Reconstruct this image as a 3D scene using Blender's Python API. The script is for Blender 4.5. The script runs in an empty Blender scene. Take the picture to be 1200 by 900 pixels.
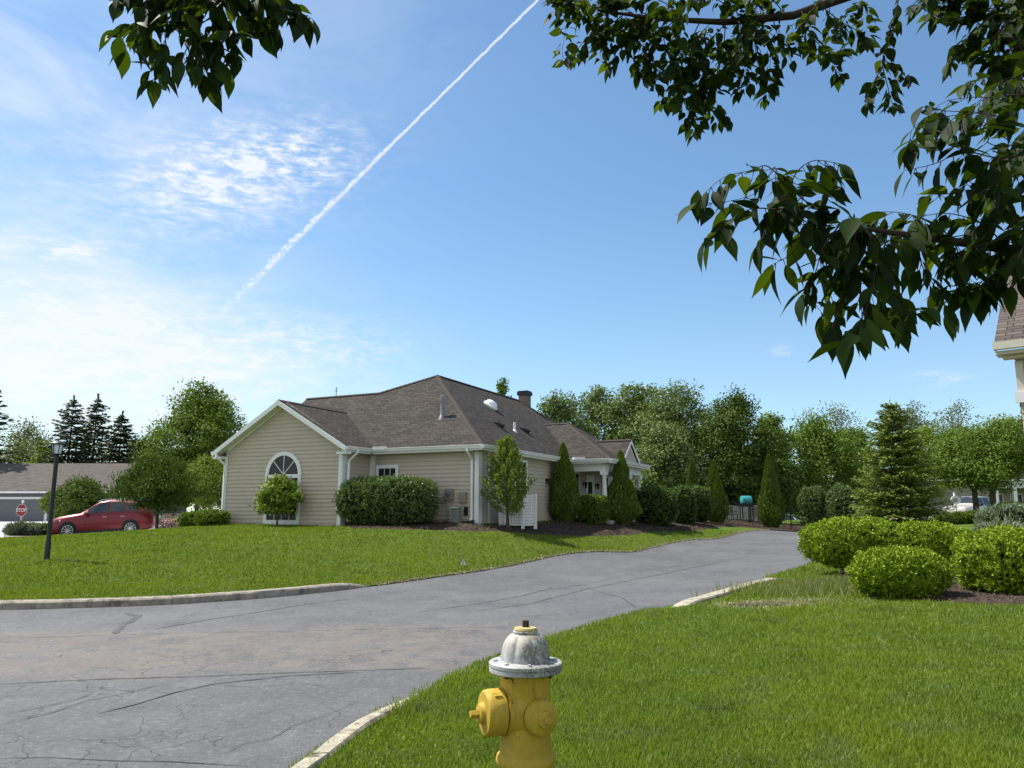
import bpy, bmesh, math, random
import numpy as np
from mathutils import Vector, Matrix
from mathutils.geometry import delaunay_2d_cdt

sc = bpy.context.scene
COL = sc.collection
R = math.radians
PI = math.pi

# ------------------------------------------------------------------ camera, sky, sun, exposure
EYE = 1.65
F = 900.0
PITCH = math.atan(150 / 900)
cam_d = bpy.data.cameras.new('camera')
cam = bpy.data.objects.new('camera', cam_d)
COL.objects.link(cam)
cam.location = (0, 0, EYE)
cam.rotation_euler = (PI / 2 + PITCH, 0, 0)
cam_d.sensor_width = 36
cam_d.lens = 27
cam_d.clip_start = 0.05
cam_d.clip_end = 4000
sc.camera = cam

SUN_AZ = R(-66)          # from +Y towards +X
SUN_EL = R(57)
SUN_STRENGTH = 5.0
SKY_STRENGTH = 0.125
EXPOSURE = 0.58
sc.view_settings.view_transform = 'Standard'
sc.view_settings.look = 'None'
sc.view_settings.gamma = 1
sc.view_settings.exposure = EXPOSURE
sc.view_settings.use_curve_mapping = False
sc.render.engine = 'CYCLES'
sc.cycles.use_denoising = True
sc.cycles.max_bounces = 6
sc.cycles.transparent_max_bounces = 8
sc.cycles.sample_clamp_indirect = 6


def pdir(u, v):
    """unit direction of a picture point, used to place clouds and things in the world"""
    X = (u - 600) / F
    Y = (450 - v) / F
    d = Vector((X, math.cos(PITCH) - Y * math.sin(PITCH), math.sin(PITCH) + Y * math.cos(PITCH)))
    return d.normalized()


def W(u, v, d):
    r = pdir(u, v)
    return Vector((r.x / r.y * d, d, EYE + r.z / r.y * d))


class NT:
    def __init__(s, tree):
        s.t = tree
        s.n = tree.nodes
        s.l = tree.links

    def new(s, typ, **kw):
        n = s.n.new(typ)
        for k, v in kw.items():
            if k.startswith('i_'):
                n.inputs[k[2:].replace('_', ' ')].default_value = v
            else:
                setattr(n, k, v)
        return n

    def put(s, sock, val):
        if isinstance(val, (int, float)):
            sock.default_value = val
        elif isinstance(val, (tuple, list, Vector)):
            val = tuple(val)
            if len(sock.default_value) == 4 and len(val) == 3:
                val = val + (1,)
            sock.default_value = val
        else:
            s.l.new(val, sock)

    def m(s, op, a, b=0.0, c=0.0, clamp=False):
        n = s.n.new('ShaderNodeMath')
        n.operation = op
        n.use_clamp = clamp
        for i, x in enumerate((a, b, c)):
            s.put(n.inputs[i], x)
        return n.outputs[0]

    def vm(s, op, a, b=None):
        n = s.n.new('ShaderNodeVectorMath')
        n.operation = op
        s.put(n.inputs[0], a)
        if b is not None:
            s.put(n.inputs[1], b)
        return n.outputs['Value'] if op in ('DOT_PRODUCT', 'LENGTH', 'DISTANCE') else n.outputs[0]

    def mix(s, f, a, b, blend='MIX'):
        n = s.n.new('ShaderNodeMix')
        n.data_type = 'RGBA'
        n.blend_type = blend
        n.clamp_factor = True
        s.put(n.inputs[0], f)
        s.put(n.inputs[6], a)
        s.put(n.inputs[7], b)
        return n.outputs[2]

    def noise(s, vec, scale, detail=4, rough=0.55, dist=0.0):
        n = s.n.new('ShaderNodeTexNoise')
        if vec is not None:
            s.l.new(vec, n.inputs['Vector'])
        n.inputs['Scale'].default_value = scale
        n.inputs['Detail'].default_value = detail
        n.inputs['Roughness'].default_value = rough
        n.inputs['Distortion'].default_value = dist
        return n.outputs[0]

    def ss(s, x, a, b):
        """smoothstep of x from a to b (a > b falls)"""
        n = s.n.new('ShaderNodeMapRange')
        n.interpolation_type = 'SMOOTHSTEP'
        s.put(n.inputs[0], x)
        if a <= b:
            vals = (a, b, 0, 1)
        else:
            vals = (b, a, 1, 0)
        for i, v in enumerate(vals):
            n.inputs[i + 1].default_value = v
        return n.outputs[0]

    def mapping(s, vec, scale=(1, 1, 1), rot=(0, 0, 0), loc=(0, 0, 0)):
        n = s.n.new('ShaderNodeMapping')
        s.l.new(vec, n.inputs[0])
        n.inputs['Location'].default_value = loc
        n.inputs['Rotation'].default_value = rot
        n.inputs['Scale'].default_value = scale
        return n.outputs[0]


# ---- sky
world = bpy.data.worlds.new('World')
sc.world = world
world.use_nodes = True
world.node_tree.nodes.clear()
T = NT(world.node_tree)
sky = T.new('ShaderNodeTexSky', sky_type='NISHITA', sun_disc=False)
sky.sun_elevation = SUN_EL
sky.sun_rotation = SUN_AZ
sky.altitude = 200
sky.air_density = 1.0
sky.dust_density = 0.6
sky.ozone_density = 2.2
gen = T.new('ShaderNodeTexCoord').outputs['Generated']
sep = T.new('ShaderNodeSeparateXYZ')
T.l.new(gen, sep.inputs[0])
dx, dy, dz = sep.outputs
az = T.m('ARCTAN2', dx, dy)
el = T.m('ARCSINE', dz)
comb = T.new('ShaderNodeCombineXYZ')
T.l.new(az, comb.inputs[0])
T.l.new(el, comb.inputs[1])
ae = comb.outputs[0]


def ang(u, v):
    d = pdir(u, v)
    return math.atan2(d.x, d.y), math.asin(d.z)


def lobe(u, v, sa, se, rot=0.0):
    """soft patch of sky round a direction; sizes in radians, long axis tilted by rot"""
    a0, e0 = ang(u, v)
    a = T.m('SUBTRACT', az, a0)
    e = T.m('SUBTRACT', el, e0)
    c, s_ = math.cos(rot), math.sin(rot)
    p = T.m('ADD', T.m('MULTIPLY', a, c / sa), T.m('MULTIPLY', e, s_ / sa))
    q = T.m('ADD', T.m('MULTIPLY', a, -s_ / se), T.m('MULTIPLY', e, c / se))
    r2 = T.m('ADD', T.m('MULTIPLY', p, p), T.m('MULTIPLY', q, q))
    return T.m('EXPONENT', T.m('MULTIPLY', r2, -1.0))


# wispy cirrus noise, combed along a slightly tilted direction
wv = T.mapping(ae, scale=(7, 17, 1), rot=(0, 0, R(-18)))
fib = T.noise(T.mapping(ae, scale=(9, 60, 1), rot=(0, 0, R(-24))), 3.0, 6, 0.65)
fine = T.m('ADD', T.m('MULTIPLY', T.noise(wv, 4.2, 10, 0.70, 0.35), 0.68), T.m('MULTIPLY', fib, 0.32))
wv2 = T.mapping(ae, scale=(3.2, 8.5, 1), rot=(0, 0, R(-10)))
broad = T.noise(wv2, 1.5, 7, 0.6, 0.4)
wisps = T.ss(fine, 0.40, 0.74)
soft = T.ss(broad, 0.28, 0.72)

mA = T.m('MULTIPLY', lobe(268, 208, 0.125, 0.050, R(16)), T.m('ADD', T.m('MULTIPLY', wisps, 1.9), 0.06))
mA2 = T.m('MULTIPLY', lobe(350, 182, 0.075, 0.035, R(10)), T.m('MULTIPLY', wisps, 0.9))
mB = T.m('MULTIPLY', lobe(10, 410, 0.26, 0.105, R(-10)), T.m('ADD', 0.68, T.m('MULTIPLY', wisps, 0.62)))
mB2 = T.m('MULTIPLY', lobe(240, 420, 0.20, 0.075, R(-4)), T.m('MULTIPLY', T.m('ADD', wisps, soft), 0.42))
mC = T.m('MULTIPLY', lobe(30, 130, 0.28, 0.20, R(-25)), T.m('MULTIPLY', soft, 0.55))
mD = T.m('MULTIPLY', lobe(400, 30, 0.16, 0.10, 0), T.m('MULTIPLY', soft, 0.16))
mE = T.m('MULTIPLY', lobe(70, 292, 0.055, 0.010, R(8)), T.m('MULTIPLY', wisps, 1.2))
mF = T.m('MULTIPLY', lobe(1105, 442, 0.028, 0.008, 0), T.m('MULTIPLY', wisps, 1.0))
mG = T.m('MULTIPLY', lobe(920, 411, 0.014, 0.006, 0), T.m('MULTIPLY', wisps, 1.0))
mH = T.m('MULTIPLY', lobe(380, 405, 0.10, 0.03, 0), T.m('MULTIPLY', wisps, 0.6))
clouds = mA
for q in (mA2, mB, mB2, mC, mD, mE, mF, mG, mH):
    clouds = T.m('ADD', clouds, q)
# unseen bright cloud added behind the camera to fill camera-facing shade
rear = T.m('MULTIPLY', T.ss(dy, 0.10, -0.45), T.ss(T.noise(T.mapping(gen, scale=(2.2, 2.2, 4.5)), 1.1, 6, 0.6, 0.3), 0.34, 0.58))
clouds = T.m('ADD', clouds, T.m('MULTIPLY', rear, 1.05))
# a jet's trail across the sky: distance from the plane through two directions
pa, pb = pdir(252, 374), pdir(628, 2)
nrm = pa.cross(pb).normalized()
mid = (pa + pb).normalized()
axis = nrm.cross(mid).normalized()
if axis.z < 0:
    axis = -axis
along = T.vm('DOT_PRODUCT', gen, tuple(axis))
lo, hi = pa.dot(axis), pb.dot(axis)
tt = T.m('DIVIDE', T.m('SUBTRACT', along, lo), hi - lo)
off = T.vm('DOT_PRODUCT', gen, tuple(nrm))
puff = T.noise(gen, 60, 4, 0.6)
puff2 = T.noise(gen, 170, 3, 0.6)
wob = T.m('ADD', T.m('MULTIPLY', T.m('SUBTRACT', puff, 0.5), 0.0075), T.m('MULTIPLY', T.m('SUBTRACT', puff2, 0.5), 0.0055))
low = T.ss(tt, 0.75, 0.05)
offw = T.m('ABSOLUTE', T.m('ADD', off, T.m('MULTIPLY', wob, T.m('ADD', 0.35, low))))
wid = T.m('ADD', 0.0019, T.m('MULTIPLY', low, T.m('MULTIPLY', puff, 0.0075)))
line = T.ss(T.m('DIVIDE', offw, wid), 1.15, 0.25)
fade = T.m('MULTIPLY', T.ss(tt, -0.03, 0.22), T.m('SUBTRACT', 1.0, T.m('MULTIPLY', low, T.ss(puff2, 0.62, 0.35))))
front = T.ss(T.vm('DOT_PRODUCT', gen, tuple(mid)), 0.3, 0.5)
trail = T.m('MULTIPLY', T.m('MULTIPLY', line, fade), T.m('MULTIPLY', front, 0.8))
clouds = T.m('ADD', clouds, trail, clamp=True)
above = T.ss(el, -0.02, 0.03)
clouds = T.m('MULTIPLY', clouds, above)
clouds = T.m('ADD', clouds, T.m('MULTIPLY', T.ss(el, 0.42, 0.0), 0.12), clamp=True)
CLOUD = (5.1, 5.3, 5.5)
skyhue = T.mix(1.0, sky.outputs[0], (0.77, 0.92, 0.95), 'MULTIPLY')
skycol = T.mix(T.m('MULTIPLY', clouds, 0.92), skyhue, CLOUD)
bg = T.new('ShaderNodeBackground')
T.l.new(skycol, bg.inputs[0])
bg.inputs[1].default_value = SKY_STRENGTH
wo = T.new('ShaderNodeOutputWorld')
T.l.new(bg.outputs[0], wo.inputs[0])

# ---- sun
sd = bpy.data.lights.new('sun', 'SUN')
sd.energy = SUN_STRENGTH
sd.angle = R(0.53)
sd.color = (1.0, 0.95, 0.87)
sun = bpy.data.objects.new('sun', sd)
COL.objects.link(sun)
SUNV = Vector((math.sin(SUN_AZ) * math.cos(SUN_EL), math.cos(SUN_AZ) * math.cos(SUN_EL), math.sin(SUN_EL)))
sun.rotation_euler = SUNV.to_track_quat('Z', 'Y').to_euler()
sun.location = (-20, 10, 40)


# ------------------------------------------------------------------ materials
def base_mat(name):
    m = bpy.data.materials.new(name)
    m.use_nodes = True
    t = NT(m.node_tree)
    b = m.node_tree.nodes['Principled BSDF']
    return m, t, b


def mul(c, k):
    return tuple(min(1, x * k) for x in c)


def mat(name, col, rough=0.6, metal=0.0, var=0.15, scale=6.0, bump=0.0, bscale=60.0, spec=0.4, coat=0.0, dirt=None, dscale=3.0, dthr=(0.55, 0.7)):
    m, t, b = base_mat(name)
    co = t.new('ShaderNodeTexCoord').outputs['Object']
    n = t.noise(co, scale, 5, 0.6)
    c = t.mix(t.ss(n, 0.25, 0.75), mul(col, 1 - var), mul(col, 1 + var))
    if dirt:
        dn = t.noise(co, dscale, 6, 0.65)
        c = t.mix(t.ss(dn, dthr[0], dthr[1]), c, dirt)
    t.l.new(c, b.inputs['Base Color'])
    b.inputs['Roughness'].default_value = rough
    b.inputs['Metallic'].default_value = metal
    b.inputs['Specular IOR Level'].default_value = spec
    if coat:
        b.inputs['Coat Weight'].default_value = coat
        b.inputs['Coat Roughness'].default_value = 0.06
    if bump:
        bn = t.noise(co, bscale, 4, 0.6)
        bp = t.new('ShaderNodeBump')
        bp.inputs['Strength'].default_value = bump
        bp.inputs['Distance'].default_value = 0.02
        t.l.new(bn, bp.inputs['Height'])
        t.l.new(bp.outputs[0], b.inputs['Normal'])
    return m


def mul_c(t, c, k):
    return t.mix(1.0, c, (k, k, k), 'MULTIPLY')


def leafmat(name, cols, transl=0.3, rough=0.5, spec=0.25, tcol=None, patch=0.0):
    """cols: ramp of leaf colours picked leaf by leaf"""
    m, t, b = base_mat(name)
    geo = t.new('ShaderNodeNewGeometry')
    ramp = t.new('ShaderNodeValToRGB')
    els = ramp.color_ramp.elements
    els[0].position = 0
    els[0].color = (*cols[0], 1)
    els[1].position = 1
    els[1].color = (*cols[-1], 1)
    for i, c in enumerate(cols[1:-1]):
        e = els.new((i + 1) / (len(cols) - 1))
        e.color = (*c, 1)
    t.l.new(geo.outputs['Random Per Island'], ramp.inputs[0])
    c = ramp.outputs[0]
    if patch:
        co = t.new('ShaderNodeTexCoord').outputs['Object']
        nz = t.noise(co, patch, 3, 0.5)
        c = t.mix(t.ss(nz, 0.38, 0.68), mul(c, 1) if isinstance(c, tuple) else c, t.mix(0.55, c, (cols[2][0] * 1.25, cols[2][1] * 1.05, cols[2][2] * 0.8)))
        n2 = t.noise(t.mapping(co, loc=(31, 7, 3)), patch * 3.1, 4, 0.6)
        c = t.mix(t.m('MULTIPLY', t.ss(n2, 0.52, 0.68), 0.7), c, t.mix(0.75, c, (0.15, 0.205, 0.085)))
        n3 = t.noise(t.mapping(co, loc=(5, 41, 9)), patch * 2.2, 4, 0.6)
        c = t.mix(t.m('MULTIPLY', t.ss(n3, 0.54, 0.70), 0.6), c, mul_c(t, c, 0.55))
    t.l.new(c, b.inputs['Base Color'])
    b.inputs['Roughness'].default_value = rough
    b.inputs['Specular IOR Level'].default_value = spec
    tr = t.new('ShaderNodeBsdfTranslucent')
    tc = t.mix(1.0, c, tcol or (1.3, 1.25, 0.5), 'MULTIPLY')
    t.l.new(tc, tr.inputs[0])
    mx = t.new('ShaderNodeMixShader')
    mx.inputs[0].default_value = transl
    t.l.new(b.outputs[0], mx.inputs[1])
    t.l.new(tr.outputs[0], mx.inputs[2])
    t.l.new(mx.outputs[0], m.node_tree.nodes['Material Output'].inputs[0])
    return m


# ------------------------------------------------------------------ mesh helpers
def tag(o, label=None, cat=None, group=None, kind=None):
    if label:
        o['label'] = label
    if cat:
        o['category'] = cat
    if group:
        o['group'] = group
    if kind:
        o['kind'] = kind
    return o


def empty(name, loc, rz=0.0, label=None, cat=None, group=None):
    o = bpy.data.objects.new(name, None)
    COL.objects.link(o)
    o.location = loc
    o.rotation_euler = (0, 0, rz)
    o.empty_display_size = 0.2
    return tag(o, label, cat, group)


class MB:
    """collects shapes; build() links them as one mesh object"""

    def __init__(s):
        s.v = []
        s.f = []
        s.mi = []
        s.uv = {}
        s.cur = 0

    def face(s, pts, uv=None):
        i = len(s.v)
        s.v += [tuple(p) for p in pts]
        if uv:
            s.uv[len(s.f)] = uv
        s.f.append(list(range(i, i + len(pts))))
        s.mi.append(s.cur)

    def box(s, x0, x1, y0, y1, z0, z1, M=None):
        p = [Vector((x, y, z)) for z in (z0, z1) for x, y in ((x0, y0), (x1, y0), (x1, y1), (x0, y1))]
        if M is not None:
            p = [M @ q for q in p]
        i = len(s.v)
        s.v += [tuple(q) for q in p]
        for f in ((3, 2, 1, 0), (4, 5, 6, 7), (0, 1, 5, 4), (1, 2, 6, 5), (2, 3, 7, 6), (3, 0, 4, 7)):
            s.f.append([i + k for k in f])
            s.mi.append(s.cur)
        return s

    def bar(s, a, b, w, h, up=(0, 0, 1)):
        """box along a segment"""
        a, b = Vector(a), Vector(b)
        d = (b - a)
        L = d.length
        d.normalize()
        sd_ = d.cross(Vector(up))
        if sd_.length < 1e-4:
            sd_ = d.cross(Vector((1, 0, 0)))
        sd_.normalize()
        u_ = sd_.cross(d)
        M = Matrix((sd_, d, u_)).transposed().to_4x4()
        M.translation = a
        return s.box(-w / 2, w / 2, 0, L, -h / 2, h / 2, M)

    def tube(s, pts, rad, seg=8, cap=True):
        pts = [Vector(p) for p in pts]
        if isinstance(rad, (int, float)):
            rad = [rad] * len(pts)
        rings = []
        prev = None
        for k, p in enumerate(pts):
            d = (pts[min(k + 1, len(pts) - 1)] - pts[max(k - 1, 0)]).normalized()
            if prev is None:
                a = d.cross(Vector((0, 0, 1)))
                if a.length < 0.05:
                    a = d.cross(Vector((1, 0, 0)))
            else:
                a = prev - d * prev.dot(d)
            a.normalize()
            prev = a
            b = d.cross(a)
            i = len(s.v)
            for q in range(seg):
                t_ = 2 * PI * q / seg
                s.v.append(tuple(p + (a * math.cos(t_) + b * math.sin(t_)) * rad[k]))
            rings.append(i)
        for k in range(len(rings) - 1):
            for q in range(seg):
                s.f.append([rings[k] + q, rings[k] + (q + 1) % seg, rings[k + 1] + (q + 1) % seg, rings[k + 1] + q])
                s.mi.append(s.cur)
        if cap:
            s.f.append([rings[0] + q for q in reversed(range(seg))])
            s.mi.append(s.cur)
            s.f.append([rings[-1] + q for q in range(seg)])
            s.mi.append(s.cur)
        return s

    def lathe(s, prof, seg=24, M=None, lobes=None, cap=True):
        """prof: (radius, height) pairs turned round Z; lobes(k, angle, r) may change a radius"""
        M = M or Matrix()
        rings = []
        for k, (r, z) in enumerate(prof):
            i = len(s.v)
            for q in range(seg):
                a = 2 * PI * q / seg
                rr = lobes(k, a, r) if lobes else r
                s.v.append(tuple(M @ Vector((rr * math.cos(a), rr * math.sin(a), z))))
            rings.append(i)
        for k in range(len(rings) - 1):
            for q in range(seg):
                s.f.append([rings[k] + q, rings[k] + (q + 1) % seg, rings[k + 1] + (q + 1) % seg, rings[k + 1] + q])
                s.mi.append(s.cur)
        if cap and prof[0][0] > 1e-4:
            s.f.append([rings[0] + q for q in reversed(range(seg))])
            s.mi.append(s.cur)
        if cap and prof[-1][0] > 1e-4:
            s.f.append([rings[-1] + q for q in range(seg)])
            s.mi.append(s.cur)
        return s

    def prism(s, poly, off):
        """closed prism: polygon (3D points) and the offset of its far face"""
        off = Vector(off)
        a = [Vector(p) for p in poly]
        n = len(a)
        i = len(s.v)
        s.v += [tuple(p) for p in a] + [tuple(p + off) for p in a]
        s.f.append([i + k for k in range(n)])
        s.f.append([i + n + k for k in reversed(range(n))])
        for k in range(n):
            s.f.append([i + k, i + n + k, i + n + (k + 1) % n, i + (k + 1) % n])
        s.mi += [s.cur] * (n + 2)
        return s

    def pieces(s):
        """one builder for every connected piece"""
        par = list(range(len(s.v)))

        def fd(a):
            while par[a] != a:
                par[a] = par[par[a]]
                a = par[a]
            return a
        for f in s.f:
            for k in f[1:]:
                par[fd(k)] = fd(f[0])
        out = {}
        for f in s.f:
            out.setdefault(fd(f[0]), []).append(f)
        res = []
        for fs in out.values():
            q = MB()
            ids = {}
            for f in fs:
                g = []
                for k in f:
                    if k not in ids:
                        ids[k] = len(q.v)
                        q.v.append(s.v[k])
                    g.append(ids[k])
                q.f.append(g)
                q.mi.append(0)
            res.append(q)
        return res

    def build_each(s, name, mats, parent=None, **kw):
        return [q.build(name, mats, parent, **kw) for q in s.pieces()]

    def build(s, name, mats, parent=None, smooth=False, bevel=0.0, weld=False):
        me = bpy.data.meshes.new(name)
        me.from_pydata(s.v, [], s.f)
        if not isinstance(mats, (list, tuple)):
            mats = [mats]
        for m_ in mats:
            me.materials.append(m_)
        if len(mats) > 1:
            me.polygons.foreach_set('material_index', s.mi)
        if s.uv:
            ul = me.uv_layers.new(name='UVMap')
            for fi, uvs in s.uv.items():
                for li, c in zip(me.polygons[fi].loop_indices, uvs):
                    ul.data[li].uv = c
        if weld or not s.uv:
            bm = bmesh.new()
            bm.from_mesh(me)
            if weld:
                bmesh.ops.remove_doubles(bm, verts=bm.verts, dist=0.0004)
            bmesh.ops.recalc_face_normals(bm, faces=bm.faces)
            bm.to_mesh(me)
            bm.free()
        if smooth:
            me.polygons.foreach_set('use_smooth', [True] * len(me.polygons))
            try:
                me.set_sharp_from_angle(angle=R(38))
            except Exception:
                pass
        me.update()
        o = bpy.data.objects.new(name, me)
        COL.objects.link(o)
        if parent:
            o.parent = parent
        if bevel:
            bv = o.modifiers.new('bevel', 'BEVEL')
            bv.width = bevel
            bv.segments = 2
            bv.limit_method = 'ANGLE'
            bv.angle_limit = R(35)
        return o


def mesh_np(name, V, Fc, mats, parent=None, mi=None, smooth=False):
    """mesh from numpy arrays: V (n,3), Fc (m,k)"""
    me = bpy.data.meshes.new(name)
    V = np.asarray(V, dtype=np.float32)
    Fc = np.asarray(Fc, dtype=np.int32)
    k = Fc.shape[1]
    me.vertices.add(len(V))
    me.vertices.foreach_set('co', V.ravel())
    me.loops.add(Fc.size)
    me.loops.foreach_set('vertex_index', Fc.ravel())
    me.polygons.add(len(Fc))
    me.polygons.foreach_set('loop_start', np.arange(0, Fc.size, k, dtype=np.int32))
    if not isinstance(mats, (list, tuple)):
        mats = [mats]
    for m_ in mats:
        me.materials.append(m_)
    if mi is not None:
        me.polygons.foreach_set('material_index', np.asarray(mi, dtype=np.int32))
    if smooth:
        me.polygons.foreach_set('use_smooth', np.ones(len(Fc), dtype=bool))
    me.update(calc_edges=True)
    me.validate()
    o = bpy.data.objects.new(name, me)
    COL.objects.link(o)
    if parent:
        o.parent = parent
    return o


def unit(a):
    return a / np.maximum(np.linalg.norm(a, axis=1, keepdims=True), 1e-9)


def diamonds(P, D, N, L, Wd, fold=0.18):
    """leaf quads: P points, D along, N face normal"""
    D = unit(D)
    S = unit(np.cross(N, D))
    N2 = np.cross(D, S)
    n = len(P)
    L = np.broadcast_to(np.asarray(L, float), (n,))[:, None]
    Wd = np.broadcast_to(np.asarray(Wd, float), (n,))[:, None]
    a = P - D * L * 0.5
    c = P + D * L * 0.5
    b = P + S * Wd * 0.5 + N2 * Wd * fold
    d = P - S * Wd * 0.5 + N2 * Wd * fold
    V = np.stack([a, b, c, d], 1).reshape(-1, 3)
    Fc = np.arange(4 * n).reshape(n, 4)
    return V, Fc


# ------------------------------------------------------------------ terrain
CP = [(-12, 3, 0), (-6, 3, 0), (-2, 5, 0), (-1, 8, 0), (-12, 8, 0), (-5, 9, 0), (0.5, 11, 0), (-14, 13, 0), (-9, 13.6, 0),
      (-6.3, 14.5, 0), (-3.1, 18, 0), (2, 14.5, 0), (0.5, 22, .03), (6.5, 19.5, .06), (4.5, 29.3, .16), (9, 25, .18),
      (10, 36.5, .32), (13.5, 33, .3), (17, 48, .5), (21, 45, .48), (25, 60, .65),
      (0, 0, 0), (3, 3, .06), (3, 8, .06), (6, 13, .16), (8, 17, .26), (11, 15, .28), (12, 9, .2), (6, 4, .1), (14, 22, .42), (18, 30, .55), (26, 45, .72), (22, 40, .66),
      (-11.4, 19.3, .42), (-8, 20, .52), (-5, 22, .56), (-1.5, 24.5, .6), (-16.6, 28, .72), (-17, 25, .6), (-12.9, 29.5, .95),
      (-11.5, 31, 1.06), (-6.3, 28.5, 1.06), (-1.2, 27.5, 1.1), (1.5, 32, 1.1), (5, 36.5, 1.1), (9, 43, 1.1), (14, 52, 1.08),
      (-5, 36, 1.1), (-10, 40, 1.0), (0, 45, 1.1),
      (-19, 34.5, .38), (-15, 36, .5), (-21, 31, .52), (-26, 33, .55), (-26, 42, .8), (-20, 45, .85), (-30, 50, .95), (-36, 45, .9), (-14, 48, .95),
      (-20, 22, .4), (-24, 26, .42), (-25, 18, .12),
      (-60, 90, 1), (0, 90, 1.1), (60, 90, 1), (40, 70, 1), (-40, 70, 1), (-60, 30, .6), (60, 30, .8), (30, 10, .4), (-30, 5, 0), (30, -12, .1), (-30, -12, 0), (0, -12, 0), (28, 60, .9)]
_cp = np.array(CP, float)


def _phi(r2):
    return 0.5 * r2 * np.log(np.maximum(r2, 1e-9))


_n = len(_cp)
_A = np.zeros((_n + 3, _n + 3))
_d2 = ((_cp[:, None, :2] - _cp[None, :, :2]) ** 2).sum(-1)
_A[:_n, :_n] = _phi(_d2) + np.eye(_n) * 0.6
_A[:_n, _n] = 1
_A[:_n, _n + 1:] = _cp[:, :2]
_A[_n, :_n] = 1
_A[_n + 1:, :_n] = _cp[:, :2].T
_w = np.linalg.solve(_A, np.concatenate([_cp[:, 2], np.zeros(3)]))


def Gn(x, y):
    """height of the ground, arrays"""
    x = np.asarray(x, float)
    y = np.asarray(y, float)
    xs = np.clip(x, -60, 60)
    ys = np.clip(y, -12, 90)
    d2 = (xs[..., None] - _cp[:, 0]) ** 2 + (ys[..., None] - _cp[:, 1]) ** 2
    return (_phi(d2) * _w[:_n]).sum(-1) + _w[_n] + _w[_n + 1] * xs + _w[_n + 2] * ys


def G(x, y):
    return float(Gn(np.array([x]), np.array([y]))[0])


def at(u, d, off=0.0):
    """ground point under picture column u (near the horizon row) at depth d"""
    x = (u - 600) / 912.5 * d
    return Vector((x, d, G(x, d) + off))


def hit(u, v, off=0.0):
    """where the sight line of a picture point meets the ground"""
    r = pdir(u, v)
    lo_, hi_ = 1.0, 120.0
    prev = 1.0
    d = 1.0
    while d < 150:
        p = W(u, v, d)
        if p.z < G(p.x, p.y) + off:
            break
        prev = d
        d *= 1.04
    a, b = prev, d
    for _ in range(22):
        c = (a + b) / 2
        p = W(u, v, c)
        if p.z < G(p.x, p.y) + off:
            b = c
        else:
            a = c
    p = W(u, v, b)
    return Vector((p.x, p.y, G(p.x, p.y) + off))


def inside(poly, X, Y):
    poly = np.asarray(poly, float)
    res = np.zeros(np.shape(X), bool)
    n = len(poly)
    for i in range(n):
        x0, y0 = poly[i]
        x1, y1 = poly[(i + 1) % n]
        c = ((y0 > Y) != (y1 > Y))
        with np.errstate(divide='ignore', invalid='ignore'):
            xi = (x1 - x0) * (Y - y0) / (y1 - y0) + x0
        res ^= c & (X < xi)
    return res


def dense(poly, step):
    out = []
    n = len(poly)
    for i in range(n):
        a, b = Vector(poly[i]), Vector(poly[(i + 1) % n])
        k = max(1, int((b - a).length / step))
        for j in range(k):
            out.append(tuple(a.lerp(b, j / k)))
    return out


def sheet(name, poly, off, mats, step=0.8, edge_drop=0.0, extra=None, seed=0, kind='structure'):
    """one surface sheet draped over the terrain inside an outline"""
    poly = [tuple(p[:2]) for p in poly]
    pd = dense(poly, step)
    P = np.array(pd)
    xs = np.arange(P[:, 0].min(), P[:, 0].max(), step)
    ys = np.arange(P[:, 1].min(), P[:, 1].max(), step)
    gx, gy = np.meshgrid(xs, ys)
    gx = gx.ravel() + 0.013
    gy = gy.ravel() + 0.017
    ok = inside(pd, gx, gy)
    gx, gy = gx[ok], gy[ok]
    # keep grid points off the outline
    dd = ((gx[:, None] - P[None, :, 0]) ** 2 + (gy[:, None] - P[None, :, 1]) ** 2).min(1)
    ok = dd > (0.3 * step) ** 2
    pts = [Vector(p) for p in pd] + [Vector((a, b)) for a, b in zip(gx[ok], gy[ok])]
    vs, es, fs, *_ = delaunay_2d_cdt(pts, [], [list(range(len(pd)))], 1, 1e-5)
    X = np.array([v.x for v in vs])
    Y = np.array([v.y for v in vs])
    Z = Gn(X, Y) + off
    if edge_drop:
        dd = np.sqrt(((X[:, None] - P[None, :, 0]) ** 2 + (Y[:, None] - P[None, :, 1]) ** 2).min(1))
        Z -= edge_drop * np.clip(1 - dd / (0.6 * step + 0.05), 0, 1)
    mb = MB()
    mb.v = [tuple(t) for t in zip(X, Y, Z)]
    mb.f = [list(f) for f in fs]
    mb.mi = [0] * len(fs)
    if extra:
        extra(mb)
    o = mb.build(name, mats, smooth=True)
    me = o.data
    # faces up
    flip = [p.index for p in me.polygons if p.normal.z < 0]
    if len(flip) > len(me.polygons) / 2:
        me.flip_normals()
    return tag(o, kind=kind)


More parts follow.
